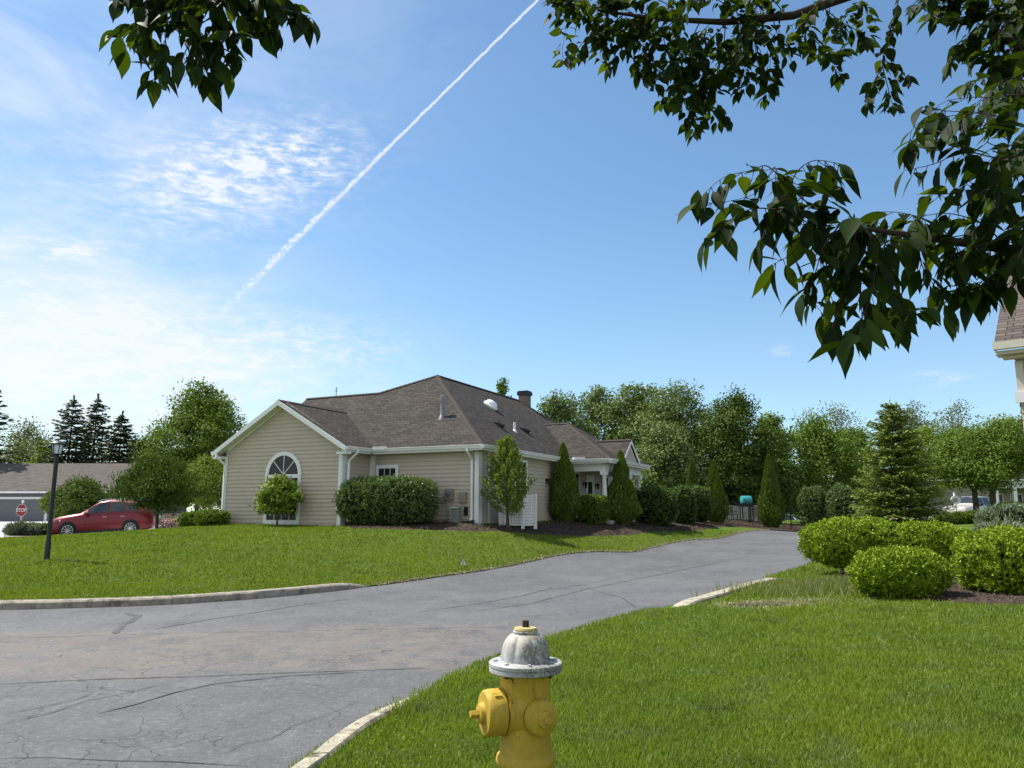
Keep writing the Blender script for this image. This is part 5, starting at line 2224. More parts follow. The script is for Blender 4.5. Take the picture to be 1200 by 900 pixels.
# house with a white porch far behind the right trees
fp_ = Vector((W(1093, 600, 70).x, 70, 1.0))
fh = empty('distant_house', fp_, R(-4), 'grey-tan house with a white columned porch beyond the pickup truck', 'house')
siding('wall', (0, 0), (5.3, 0), -.5, None, 3.6, mat_siding('taupe_siding', (0.30, 0.275, 0.235)), fh)
siding('wall', (5.3, 1.4), (13, 1.4), -.5, None, 3.6, M['siding'], fh)
siding('wall', (0, 10), (0, 0), -.5, None, 3.6, M['siding'], fh)
mb = MB()
roof_face(mb, [(-.4, -.5, 3.55), (13.4, -.5, 3.55), (10, 5, 6.3), (3, 5, 6.3)], (1, 0, 0))
roof_face(mb, [(-.4, 10.5, 3.55), (13.4, 10.5, 3.55), (10, 5, 6.3), (3, 5, 6.3)], (1, 0, 0))
roof_face(mb, [(-.4, -.5, 3.55), (-.4, 10.5, 3.55), (3, 5, 6.3)], (0, 1, 0))
roof_face(mb, [(13.4, -.5, 3.55), (13.4, 10.5, 3.55), (10, 5, 6.3)], (0, 1, 0))
mb.build('roof', M['shingle'], fh)
mb = MB()
mb.box(-.4, 13.4, -.62, -.5, 3.40, 3.54)
mb.build('gutter', M['gutter'], fh)
mb = MB()
mb.box(5.4, 13, -.40, -.1, 2.75, 3.40)
mb.build('porch_beam', M['trim'], fh)
for x_ in (5.5, 7.1, 8.3, 9.6, 11.2, 12.7):
    mb = MB()
    mb.box(x_ - .15, x_ + .15, -.38, -.08, -.3, 2.749)
    mb.build('column', M['trim'], fh)
mb = MB()
mb.box(5.66, 12.5, -.26, -.20, .75, .85)
for k in range(46):
    x_ = 5.75 + k * .148
    mb.box(x_ - .02, x_ + .02, -.25, -.21, .1, .75)
mb.box(5.66, 12.5, -.258, -.202, .02, .10)
mb.build('railing', M['trim'], fh)
for x_ in (6.4, 8.1, 10.2, 11.9):
    window('window', fh, A4(x_, 1.37, .6, 'front'), .9, 1.6, nx=2, ny=2)

# pool house behind the fence
pp = Vector((W(914, 600, 74).x, 74, G(W(914, 600, 74).x, 74) + .05))
ph = empty('pool_house', pp, R(-6), 'small grey pool house with a pale roof behind the black fence', 'shed')
pz = lambda v: W(920, v, 74).z - pp.z
siding('wall', (0, 0), (4.4, 0), -.5, None, pz(583), mat_siding('bluegrey_siding', (0.22, 0.24, 0.26)), ph)
siding('wall', (0, 4), (0, 0), -.5, None, pz(583), M['grey_siding'], ph)
mb = MB()
z0_, z1_ = pz(582), pz(571)
roof_face(mb, [(-.4, -.4, z0_), (4.8, -.4, z0_), (3.0, 2, z1_), (1.2, 2, z1_)], (1, 0, 0))
roof_face(mb, [(-.4, 4.4, z0_), (4.8, 4.4, z0_), (3.0, 2, z1_), (1.2, 2, z1_)], (1, 0, 0))
roof_face(mb, [(-.4, -.4, z0_), (-.4, 4.4, z0_), (1.2, 2, z1_)], (0, 1, 0))
roof_face(mb, [(4.8, -.4, z0_), (4.8, 4.4, z0_), (3.0, 2, z1_)], (0, 1, 0))
mb.build('roof', M['shingle_far'], ph)
mb = MB()
mb.box(-.4, 4.8, -.5, -.4, z0_ - .16, z0_ - .01)
mb.build('fascia', M['trim'], ph)
for x_ in (1.2, 3.0):
    window('window', ph, A4(x_, -.022, .5, 'front'), .9, 1.0, nx=2, ny=2, frame_m=M['trim'])

# ------------------------------------------------------------------ fence, patio
f0, f1 = at(846, 50.5, .1), at(962, 49.0, .1)
fd = (f1 - f0)
fl = Vector((fd.x, fd.y, 0)).length
fence = empty('metal_fence', f0, math.atan2(fd.y, fd.x), 'black metal picket fence running between the pointed evergreens and round shrubs', 'fence')
fh_ = 1.18
mb = MB()
dzf = fd.z
sl = dzf / fl
k = int(fl / .115)
for i in range(k + 1):
    x_ = fl * i / k
    z_ = sl * x_
    mb.box(x_ - .009, x_ + .009, -.009, .009, z_ + .04, z_ + fh_ + .05)
for z_ in (.14, fh_ - .16, fh_):
    mb.bar((0, 0, z_), (fl, 0, sl * fl + z_), .026, .03)
mb.build('picket_panel', M['black'], fence)
for x_ in (0.05, W(879, 600, 50).x - f0.x, W(902, 600, 50).x - f0.x, W(925, 600, 50).x - f0.x, fl - .05):
    mb = MB()
    z_ = sl * x_
    mb.box(x_ - .035, x_ + .035, -.035, .035, z_ - .2, z_ + fh_ + .06)
    mb.lathe([(.05, z_ + fh_ + .06), (.05, z_ + fh_ + .08), (.0, z_ + fh_ + .11)], 8, Matrix.Translation((x_, 0, 0)))
    mb.build('post', M['black'], fence)

gp_ = at(875, 52, .08)
grill = empty('grill', gp_, R(5), 'barrel grill with a bright turquoise lid standing behind the black fence', 'grill')
M['teal'] = mat('turquoise_enamel', (0.045, 0.30, 0.33), 0.3, var=0.1, spec=0.6)
gz = W(875, 588, 52).z - gp_.z
mb = MB()
gM = Matrix.Translation((0, 0, gz)) @ Matrix.Rotation(PI / 2, 4, 'Y')
mb.lathe([(0, -.36), (.22, -.35), (.29, -.30), (.30, -.2), (.30, .2), (.29, .30), (.22, .35), (0, .36)], 28, Matrix.Translation((0, 0, gz + .10)) @ Matrix.Rotation(PI / 2, 4, 'Y'))
lid = mb.build('lid', M['teal'], grill, smooth=True)
mb = MB()
mb.bar((-.12, -.33, gz + .05), (.12, -.33, gz + .05), .03, .03)
mb.build('handle', M['metal'], lid)
mb = MB()
mb.box(-.40, .40, -.26, .26, gz - .32, gz - .11)
mb.box(-.75, -.41, -.24, .24, gz - .16, gz - .12)
mb.box(.41, .75, -.24, .24, gz - .16, gz - .12)
mb.build('firebox', M['black'], grill, bevel=.02)
mb = MB()
for x_ in (-.36, .36):
    for y_ in (-.22, .22):
        mb.box(x_ - .03, x_ + .03, y_ - .03, y_ + .03, 0, gz - .32)
mb.box(-.4, .4, -.25, .25, .12, .16)
mb.build('cart', M['black'], grill)

# pale stone patio wall with chairs behind the fence
w0, w1 = at(845, 55.5, 0), at(893, 54, 0)
wd_ = w1 - w0
pw_ = empty('patio_wall', w0, math.atan2(wd_.y, wd_.x), 'low wall of pale pinkish stone blocks behind the fence and the grill', 'wall')
mb = MB()
Lw = wd_.length
rg = random.Random(8)
z_ = -.2
while z_ < .95:
    x_ = -rg.uniform(0, .3)
    while x_ < Lw:
        l_ = rg.uniform(.3, .55)
        mb.box(max(x_, 0) + .006, min(x_ + l_, Lw) - .006, -.16 - rg.uniform(0, .02), .16, z_ + .004, z_ + .196)
        x_ += l_
    z_ += .2
mb.build('wall', mat('pale_stone', (0.50, 0.45, 0.40), 0.85, var=0.3, scale=2.2, bump=0.4), pw_)
mb = MB()
mb.box(-.03, Lw + .03, -.21, .2, 1.0, 1.07)
mb.build('coping', mat('coping_stone', (0.55, 0.47, 0.40), 0.8, var=0.1), pw_)


def patio_chair(u, d, rz, label):
    p_ = at(u, d, .05)
    c_ = empty('patio_chair', p_, rz, label, 'chair', 'patio chairs behind the fence')
    mb_ = MB()
    mb_.box(-.26, .26, -.25, .25, .40, .44)
    mb_.build('seat', M['clad'], c_, bevel=.01)
    mb_ = MB()
    for i in range(6):
        mb_.box(-.24 + i * .09, -.21 + i * .09, .24, .265, .50, .92)
    mb_.box(-.26, .26, .235, .27, .90, .96)
    mb_.build('backrest', M['clad'], c_)
    for sx in (-1, 1):
        for sy in (-1, 1):
            mb_ = MB()
            mb_.box(sx * .235 - .018, sx * .235 + .018, sy * .235 - .018, sy * .235 + .018, 0, .40 if sy < 0 else .90)
            mb_.build('leg', M['clad'], c_)
        mb_ = MB()
        mb_.box(sx * .26 - .02, sx * .26 + .02, -.24, .235, .62, .65)
        mb_.build('armrest', M['clad'], c_)
    return c_


patio_chair(858, 53.2, R(20), 'dark patio chair behind the fence left of the turquoise grill')
patio_chair(884, 53.2, R(-20), 'dark patio chair behind the fence right of the turquoise grill')
hs0 = [hit(u, v, .14) for u, v in ((927, 607), (933, 609.5), (941, 611), (950, 611.2))]
mb = MB()
mb.tube([p_ + Vector((0, 0, .03 if 0 < i else .35)) for i, p_ in enumerate(hs0)], .035, 8)
tag(mb.build('garden_hose', mat('pale_blue_hose', (0.35, 0.52, 0.52), 0.4), smooth=True), 'pale blue garden hose lying on the mulch by the right fence post', 'hose')
e0, e1 = hit(768, 611.5, .12), hit(797, 616.5, .12)
mb = MB()
mb.bar(e0 + Vector((0, 0, .03)), e1 + Vector((0, 0, .03)), .35, .08)
tag(mb.build('stepping_stone', M['kerb_pale'], bevel=.02), 'pale stone slab lying in the mulch in front of the round shrubs', 'stone')
e0, e1 = hit(690, 612, .12), hit(704, 612.5, .12)
mb = MB()
mb.bar(e0, e1, .3, .07)
tag(mb.build('stepping_stone', M['kerb_pale'], bevel=.02), 'pale flat stone in the mulch between the two large pointed evergreens', 'stone')

# ------------------------------------------------------------------ vegetation
LM = {}
LM['maple'] = leafmat('maple_leaves', [(0.069, 0.126, 0.017), (0.111, 0.182, 0.019), (0.144, 0.218, 0.024), (0.094, 0.157, 0.023)], 0.20, 0.75, 0.25)
LM['bright'] = leafmat('bright_leaves', [(0.115, 0.179, 0.021), (0.161, 0.233, 0.028), (0.191, 0.265, 0.037)], 0.20, 0.75, 0.25)
LM['greyleaf'] = leafmat('silver_backed_leaves', [(0.077, 0.130, 0.034), (0.121, 0.182, 0.049), (0.206, 0.256, 0.100), (0.098, 0.155, 0.040)], 0.20, 0.75, 0.25)
LM['pale'] = leafmat('pale_leaves', [(0.110, 0.138, 0.061), (0.154, 0.182, 0.094), (0.094, 0.121, 0.055)], 0.35)
LM['darkleaf'] = leafmat('dark_leaves', [(0.046, 0.078, 0.011), (0.066, 0.111, 0.014), (0.094, 0.143, 0.018)], 0.20, 0.75, 0.25)
LM['spruce'] = leafmat('spruce_needles', [(0.040, 0.066, 0.026), (0.057, 0.089, 0.034), (0.077, 0.110, 0.038)], 0.08, 0.6)
LM['bluespruce'] = leafmat('young_spruce_needles', [(0.117, 0.166, 0.030), (0.167, 0.233, 0.044), (0.231, 0.300, 0.057)], 0.12, 0.6)
LM['thuja'] = leafmat('arborvitae_sprays', [(0.067, 0.114, 0.015), (0.100, 0.158, 0.020), (0.138, 0.198, 0.025)], 0.15, 0.6)
LM['yew'] = leafmat('yew_sprigs', [(0.118, 0.199, 0.015), (0.216, 0.316, 0.022), (0.314, 0.399, 0.029), (0.184, 0.278, 0.019)], 0.08, 0.6, 0.15)
LM['box'] = leafmat('boxwood_leaves', [(0.081, 0.139, 0.015), (0.123, 0.194, 0.020), (0.150, 0.225, 0.026)], 0.25, 0.45)
LM['shrub'] = leafmat('glossy_shrub_leaves', [(0.049, 0.090, 0.020), (0.074, 0.129, 0.026), (0.121, 0.182, 0.050), (0.088, 0.141, 0.033)], 0.20, 0.5, 0.25)
LM['variegated'] = leafmat('pale_tipped_leaves', [(0.048, 0.095, 0.023), (0.080, 0.146, 0.034), (0.185, 0.241, 0.097), (0.115, 0.184, 0.057)], 0.22, 0.4, 0.4)
LM['lavender'] = leafmat('lavender_stems', [(0.16, 0.14, 0.19), (0.09, 0.13, 0.055), (0.10, 0.14, 0.06)], 0.15)
LM['silvery'] = leafmat('silvery_leaves', [(0.180, 0.228, 0.156), (0.240, 0.288, 0.204), (0.120, 0.180, 0.096)], 0.2)
LM['pink'] = leafmat('pink_flowers', [(0.60, 0.36, 0.42), (0.70, 0.52, 0.56), (0.12, 0.16, 0.05)], 0.2)
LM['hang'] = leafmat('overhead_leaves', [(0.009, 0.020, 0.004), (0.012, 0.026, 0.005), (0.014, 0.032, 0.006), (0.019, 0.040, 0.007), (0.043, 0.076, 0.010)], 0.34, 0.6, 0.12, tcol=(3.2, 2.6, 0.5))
M['bark'] = mat('bark', (0.085, 0.066, 0.052), 0.95, var=0.4, scale=12, bump=0.9, bscale=22, spec=0.1)
M['twig'] = mat('twig_bark', (0.050, 0.036, 0.028), 0.9, var=0.3, scale=30, spec=0.15)


def sphere_dirs(rg, n):
    v = rg.normal(0, 1, (n, 3))
    return unit(v)


def tree(name, label, cat, base, height, radius, crown0, m, n=9000, leaf=.22, seed=0, blobs=14, gaps=.5, br=(.30, .46), group=None, trunk=.16, clump=.75, top_w=.55, forks=5, lean=(0, 0), droop=0.0):
    """deciduous tree: tapered trunk, limbs to every leafy mass, crown of leaf-sized faces in clumps"""
    rg = np.random.default_rng(seed)
    t_ = empty(name, base, 0, label, cat, group)
    ch = height - crown0
    cs, rs = [], []
    for i in range(blobs):
        k = (i + .5) / blobs
        zz_ = crown0 + ch * (.12 + .80 * k)
        prof = math.sin(PI * min(1, (.16 + .84 * k) ** .9 * .96 + .02)) ** .7
        prof = max(prof, .28) * (1 if k < .6 else (1 - (k - .6) * (1 - top_w) / .4))
        a = i * 2.399 + rg.uniform(-.4, .4)
        rr = radius * .66 * prof * math.sqrt(rg.uniform(.15, 1))
        cs.append((rr * math.cos(a) + lean[0] * k, rr * math.sin(a) + lean[1] * k, zz_))
        rs.append(radius * rg.uniform(*br) * (.75 + .35 * prof))
    cs, rs = np.array(cs), np.array(rs)
    top_i = int(cs[:, 2].argmax())
    sc_ = (height - (cs[:, 2] + rs * .85).max())
    cs[:, 2] += np.clip((cs[:, 2] - crown0) / max(ch, .1), 0, 1) * sc_
    ncl = int(blobs * 26)
    bi = rg.choice(blobs, ncl, p=rs ** 2 / (rs ** 2).sum())
    d = sphere_dirs(rg, ncl)
    d[:, 2] = d[:, 2] * .9 + .12
    d = unit(d)
    cc = cs[bi] + d * rs[bi][:, None] * rg.uniform(.55, 1.08, ncl)[:, None] * np.array([1, 1, .85])
    keep = rg.uniform(0, 1, ncl) > gaps * .35
    cc, dcl = cc[keep], d[keep]
    ncl = len(cc)
    ci = rg.integers(0, ncl, n)
    cr = radius * .16 * clump * rg.uniform(.6, 1.4, ncl)
    P = cc[ci] + np.clip(rg.normal(0, 1, (n, 3)), -1.7, 1.7) * cr[ci][:, None] * np.array([1, 1, .62])
    N = unit(dcl[ci] * 1.15 + rg.normal(0, .42, (n, 3)) + np.array([0, 0, .45]))
    D = unit(rg.normal(0, 1, (n, 3)) + np.array([0, 0, -.35 - droop]))
    L = leaf * rg.uniform(.7, 1.35, n)
    V, Fc = diamonds(P, D, N, L, L * rg.uniform(.5, .75, n))
    crown = mesh_np('crown', V, Fc, LM[m], t_)
    mb_ = MB()
    top_z = crown0 + ch * .55
    pts = [(0, 0, -.25), (0.01, 0, .1), (lean[0] * .1 + .02, lean[1] * .1, crown0 * .6), (lean[0] * .25, lean[1] * .25, crown0 + ch * .2), (lean[0] * .5, lean[1] * .5, top_z)]
    mb_.tube(pts, [trunk * 1.35, trunk * 1.08, trunk * .9, trunk * .7, trunk * .25], 10)
    mb_.build('trunk', M['bark'], t_, smooth=True)
    mb_ = MB()
    order = list(range(blobs))
    for i in order:
        z0_ = crown0 * .8 + (top_z - crown0 * .8) * rg.uniform(0, .8) * (i / blobs)
        s_ = Vector((lean[0] * .3, lean[1] * .3, max(z0_, crown0 * .55)))
        e_ = Vector(cs[i])
        m_ = s_.lerp(e_, .55) + Vector((0, 0, radius * .08))
        mb_.tube([s_, m_, e_], [trunk * .42, trunk * .26, trunk * .09], 6)
        for q in range(3):
            f_ = e_ + Vector(sphere_dirs(rg, 1)[0]) * rs[i] * .8
            mb_.tube([m_.lerp(e_, .6), f_], [trunk * .13, trunk * .03], 5)
    mb_.build('limb', M['bark'], t_, smooth=True)
    return t_


def shrub(name, label, cat, base, rx, ry, h, m, n=6000, leaf=.07, wr=.5, seed=0, power=2.2, rough=.07, parent=None, group=None, z0=0.0, up=.45, stems=True, rz=0.0, freq=1.0, jitter=.08, stick=.5, tuft=7):
    """clipped shrub: twig core coloured as inner shade with leaf-sized faces all over it, uneven outline"""
    rg = np.random.default_rng(seed)
    t_ = parent or empty(name, base, rz, label, cat, group)
    ph = rg.uniform(0, 6.28, 12)
    hz_ = (h - z0) / 2

    def surf(d):
        """distance factor of the surface in direction d"""
        f = (np.abs(d[:, 0]) ** power + np.abs(d[:, 1]) ** power + np.abs(d[:, 2]) ** power) ** (-1 / power)
        q = 1 + rough * (np.sin(4 * freq * d[:, 0] + ph[0]) * np.sin(3.3 * freq * d[:, 1] + ph[1]) + .7 * np.sin(7 * freq * d[:, 0] + ph[2]) * np.sin(6 * freq * d[:, 2] + ph[3]) + .5 * np.sin(13 * freq * d[:, 1] + ph[4]) * np.sin(11 * freq * d[:, 0] + ph[5]) + .4 * np.sin(19 * freq * d[:, 2] + ph[6]) * np.sin(17 * freq * d[:, 1] + ph[7]))
        return f * q
    S = np.array([rx, ry, hz_])
    C = np.array([0, 0, z0 + hz_])
    nt = max(60, n // tuft)
    d = sphere_dirs(rg, nt)
    rad = surf(d) * (1 - np.abs(rg.normal(0, jitter, nt)))
    Pt = C + d * S * rad[:, None]
    nn = unit(np.sign(d) * np.abs(d) ** (power - 1) / S)
    ax = unit(nn * .8 + rg.normal(0, .25, (nt, 3)) + np.array([0, 0, up]))
    ti = np.repeat(np.arange(nt), tuft)
    n = len(ti)
    grow = unit(ax[ti] + rg.normal(0, .55, (n, 3)))
    N = unit(rg.normal(0, .6, (n, 3)) + nn[ti] * (.5 + stick))
    L = leaf * rg.uniform(.65, 1.4, n)
    P = Pt[ti] + rg.normal(0, .30, (n, 3)) * leaf
    V, Fc = diamonds(P + grow * L[:, None] * .3, grow, N, L, L * wr)
    # inner twig core, dark to stand in for shade between leaves
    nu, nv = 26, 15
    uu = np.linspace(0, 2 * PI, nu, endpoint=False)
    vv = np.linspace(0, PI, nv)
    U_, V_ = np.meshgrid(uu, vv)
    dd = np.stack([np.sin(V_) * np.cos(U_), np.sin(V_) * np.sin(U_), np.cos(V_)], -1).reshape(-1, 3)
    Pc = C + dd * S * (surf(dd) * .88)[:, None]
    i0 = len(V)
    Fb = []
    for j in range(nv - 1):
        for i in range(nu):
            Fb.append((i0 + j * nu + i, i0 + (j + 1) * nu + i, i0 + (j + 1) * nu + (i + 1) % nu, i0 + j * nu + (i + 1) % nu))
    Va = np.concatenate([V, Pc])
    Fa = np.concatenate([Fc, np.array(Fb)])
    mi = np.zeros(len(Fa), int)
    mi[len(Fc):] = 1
    mesh_np('foliage', Va, Fa, [LM[m], M['shadecore']], t_, mi)
    if stems:
        mb_ = MB()
        for k in range(7):
            a = 2 * PI * k / 7 + rg.uniform(-.3, .3)
            mb_.tube([(rx * .10 * math.cos(a), ry * .10 * math.sin(a), -.15), (rx * .35 * math.cos(a), ry * .35 * math.sin(a), z0 + hz_ * .9)], [.022, .012], 6)
        mb_.build('stem', M['bark'], t_)
    return t_


M['shadecore'] = mat('shaded_twig_core', (0.018, 0.022, 0.010), 0.95, var=0.35, scale=14, bump=1.0, bscale=30, spec=0.05)  # twig core of the foliage; its dark colour paints the shade inside


def cone_tree(name, label, cat, base, rad, h, m, n=9000, leaf=.15, seed=0, lean=(0, 0), group=None, bulge=.16, notch=None):
    """pointed arborvitae: upright flat sprays over a slim cone"""
    rg = np.random.default_rng(seed)
    t_ = empty(name, base, 0, label, cat, group)
    ph = rg.uniform(0, 6.28, 8)

    def prof(t, a):
        r = rad * np.minimum((np.clip(t, 0, 1) / bulge + .55) / 1.55, 1) * np.clip((1 - t) / (1 - bulge), 0, 1) ** .80
        r = r * (1 + .09 * np.sin(3 * a + ph[0] + 5 * t) + .07 * np.sin(5 * a + ph[1] - 9 * t) + .06 * np.sin(21 * t + ph[2] + 2 * a))
        if notch:
            r = r * (1 - .25 * np.exp(-((t - notch) / .05) ** 2))
        return r + .02
    t = rg.uniform(0, 1, n) ** 1.45
    a = rg.uniform(0, 2 * PI, n)
    r = prof(t, a) * (1 - np.abs(rg.normal(0, .10, n)))
    P = np.stack([r * np.cos(a) + lean[0] * t, r * np.sin(a) + lean[1] * t, .05 + t * (h - .06)], 1)
    out = np.stack([np.cos(a), np.sin(a), np.zeros(n)], 1)
    D = unit(out * .42 + np.array([0, 0, 1.0]) + rg.normal(0, .28, (n, 3)))
    N = unit(rg.normal(0, 1, (n, 3)) + out * .6)
    L = leaf * rg.uniform(.6, 1.4, n)
    V, Fc = diamonds(P, D, N, L, L * .40)
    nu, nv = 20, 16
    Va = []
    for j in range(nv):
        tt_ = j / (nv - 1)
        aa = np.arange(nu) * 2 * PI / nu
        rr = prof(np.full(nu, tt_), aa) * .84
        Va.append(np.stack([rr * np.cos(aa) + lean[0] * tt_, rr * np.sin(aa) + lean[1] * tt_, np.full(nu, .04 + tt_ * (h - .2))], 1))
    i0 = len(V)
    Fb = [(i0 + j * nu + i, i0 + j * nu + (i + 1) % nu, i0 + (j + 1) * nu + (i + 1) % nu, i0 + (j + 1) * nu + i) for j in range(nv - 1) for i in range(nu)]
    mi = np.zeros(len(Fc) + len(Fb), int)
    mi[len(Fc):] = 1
    mesh_np('foliage', np.concatenate([V] + Va), np.concatenate([Fc, np.array(Fb)]), [LM[m], M['shadecore']], t_, mi)
    mb_ = MB()
    mb_.tube([(0, 0, -.2), (0, 0, .4)], [.06, .05], 8)
    mb_.build('trunk', M['bark'], t_)
    return t_


def conifer(name, label, cat, base, h, rad, m, seed=0, levels=26, per=9, q=16, leaf=.22, z0=.06, droop=.25, group=None, width=.26, pw=.85):
    """spruce: whorls of branches hung with needle sprays round a straight stem"""
    rg = np.random.default_rng(seed)
    t_ = empty(name, base, 0, label, cat, group)
    Ps, Ds, Ns, Ls = [], [], [], []
    mb_ = MB()
    for i in range(levels):
        k = (i + .3) / levels
        z = h * (z0 + (1 - z0) * min(.985, max(0, k + rg.uniform(-.5, .5) / levels)))
        rl = rad * (1 - k) ** pw + .10
        m_ = max(4, int(per * (1 - .45 * k)))
        for j in range(m_):
            a = 2 * PI * (j + rg.uniform(-.35, .35)) / m_ + i * 1.1
            r = rl * rg.uniform(.60, 1.20)
            up = .35 * k + rg.uniform(-.06, .10)
            b0 = np.array([0, 0, z])
            dr = np.array([math.cos(a), math.sin(a), 0])
            e = b0 + dr * r + np.array([0, 0, r * (up - droop)])
            mid_ = b0 + dr * r * .5 + np.array([0, 0, r * .5 * (up - droop) - r * .06])
            mb_.tube([b0, mid_, e], [.03 * (1 - k) + .01, .018, .005], 4, cap=False)
            nq = max(5, int(q * (r / rad) + 4))
            s = rg.uniform(.12, 1.03, nq)[:, None]
            c = (1 - s) ** 2 * b0 + 2 * s * (1 - s) * mid_ + s ** 2 * e
            side = np.array([-dr[1], dr[0], 0])
            w = (rg.uniform(-1, 1, nq)[:, None]) * width * r * (1.1 - s * .75)
            c = c + side * w + np.array([0, 0, 1]) * (rg.normal(0, .03, (nq, 1)) - np.abs(w) * .25)
            d = unit(dr * .8 + side * np.sign(w) * .7 + rg.normal(0, .25, (nq, 3)) + np.array([0, 0, -droop * .8]))
            Ps.append(c)
            Ds.append(d)
            Ns.append(unit(rg.normal(0, .55, (nq, 3)) + np.array([0, 0, 1.0])))
            Ls.append(leaf * rg.uniform(.6, 1.35, nq))
    # leader
    n_ = 24
    Ps.append(np.stack([rg.normal(0, .03, n_), rg.normal(0, .03, n_), h * (1 + rg.uniform(-.06, .03, n_))], 1))
    Ds.append(unit(rg.normal(0, .4, (n_, 3)) + np.array([0, 0, 1.0])))
    Ns.append(sphere_dirs(rg, n_))
    Ls.append(np.full(n_, leaf))
    P, D, N, L = np.concatenate(Ps), np.concatenate(Ds), np.concatenate(Ns), np.concatenate(Ls)
    V, Fc = diamonds(P, D, N, L, L * .42)
    mesh_np('crown', V, Fc, LM[m], t_)
    mb_.build('branch', M['bark'], t_)
    mb2 = MB()
    mb2.tube([(0, 0, -.2), (0, 0, h * .5), (0, 0, h * .98)], [h * .014 + .03, h * .008 + .02, .012], 8)
    mb2.build('trunk', M['bark'], t_)
    return t_


def top_h(u, v, d, base):
    return W(u, v, d).z - base.z


def T_(name, label, u, vtop, wpx, d, crown=.25, m='maple', n=9000, leaf=.30, seed=0, **kw):
    b = at(u, d)
    hgt = top_h(u, vtop, d, b)
    return tree(name, label, 'tree', b, hgt, wpx * 1.18 / 912.5 * d / 2, hgt * crown, m, int(n * 2.0), leaf * .70, seed, **kw)


# ---- distant trees, left side
T_('sparse_tree', 'pale feathery tree far away at the left edge beyond the garage roof', 22, 492, 60, 85, .3, 'pale', 2600, .34, 21, gaps=1.4, trunk=.14, clump=1.1)
T_('pale_tree', 'low pale green tree right behind the left end of the garage roof', 18, 520, 74, 76, .15, 'pale', 5000, .34, 22)
T_('bushy_tree', 'light green bushy tree behind the garage between the pale tree and the spruces', 46, 517, 44, 70, .15, 'bright', 4500, .30, 24)
for u, v, w, d, sd_, lab in ((74, 468, 66, 66, 31, 'tallest dark spruce directly above the lamp post'), (103, 466, 58, 70, 32, 'slim dark spruce, middle one of the three behind the garage'), (134, 486, 58, 66, 33, 'shorter broad dark spruce, right one of the three behind the garage')):
    b = at(u, d)
    conifer('spruce_tree', lab, 'tree', b, top_h(u, v, d, b), w * 1.5 / 912.5 * d / 2, 'spruce', sd_, levels=52, per=8, q=48, leaf=.36, droop=.20, group='three dark spruces behind the garage', width=.42, pw=.70)
b = at(-22, 60)
conifer('spruce_tree', 'dark spruce branch tips reaching in at the left edge of the picture', 'tree', b, top_h(-22, 455, 60, b), 2.4, 'spruce', 34, levels=24, per=8, q=14, leaf=.55, droop=.10, pw=.6)
T_('dark_tree', 'dark broad tree filling the gap between the spruces and the big maple', 170, 512, 78, 72, .1, 'darkleaf', 7000, .34, 41)
T_('maple_tree', 'large round green maple left of the gable, tallest tree on that side', 230, 450, 124, 62, .18, 'maple', 17000, .30, 42, blobs=24, gaps=.5, clump=.6, br=(.22, .34))
T_('garden_tree', 'light green round garden tree close to the left side of the gable', 238, 536, 62, 41, .28, 'bright', 9000, .15, 43, trunk=.07)
b = at(185, 33.0)
tree('weeping_tree', 'weeping tree with hanging branches beside the rear of the red car', 'tree', b, top_h(186, 533, 33.0, b), 1.72, 1.35, 'darkleaf', 22000, .10, 44, blobs=16, trunk=.07, droop=2.6, lean=(-.35, 0))
b = at(91, 45)
tree('domed_tree', 'dense dome shaped small tree between the garage and the hood of the red car', 'tree', b, top_h(91, 560, 45, b), 2.0, .62, 'darkleaf', 11000, .14, 46, blobs=16, gaps=.2, trunk=.09, top_w=.8)
tree('domed_tree', 'narrow loose bush hanging at the left side of the dome shaped tree', 'bush', at(60, 45.5), 2.0, .65, .35, 'bright', 3000, .13, 47, blobs=7, trunk=.05)
# island shrubs
shrub('lavender', 'greyish purple lavender clump at the left end of the island by the stop sign', 'bush', at(25, 34.5, .15), .46, .45, .50, 'lavender', 2600, .20, .15, 51, jitter=.12, up=.9, stems=False)
shrub('low_shrub', 'low green spreading shrub in the island between the lavender and the lamp post', 'bush', at(37, 34.8, .15), .62, .5, .50, 'silvery', 2200, .12, .4, 52, stems=False)
shrub('low_shrub', 'low green shrub in the island right in front of the nose of the red car', 'bush', at(52, 35.2, .15), .58, .5, .52, 'shrub', 2200, .12, .4, 53, stems=False)
b = at(200, 41, .05)
shrub('flower_bed', 'strip of pink and white flowers along the ground behind the weeping tree', 'flowers', b, 1.35, .5, .55, 'pink', 2600, .10, .8, 54, stems=False, power=3)
# stone garden wall behind the pink flowers
sw0 = at(190, 43.5)
stw = empty('garden_wall', sw0, R(6), 'low brown stone garden wall behind the pink flowers and the weeping tree', 'wall')
mb = MB()
for r_ in range(5):
    x_ = -.2 * (r_ % 2)
    while x_ < 3.4:
        l_ = rg.uniform(.28, .5) if False else random.Random(int(x_ * 90 + r_ * 7)).uniform(.3, .55)
        mb.box(max(0, x_) + .008, min(3.6, x_ + l_) - .008, -.15, .15, -.2 + r_ * .2 + .005, -.2 + r_ * .2 + .195)
        x_ += l_
mb.build('wall', M['stone'], stw)

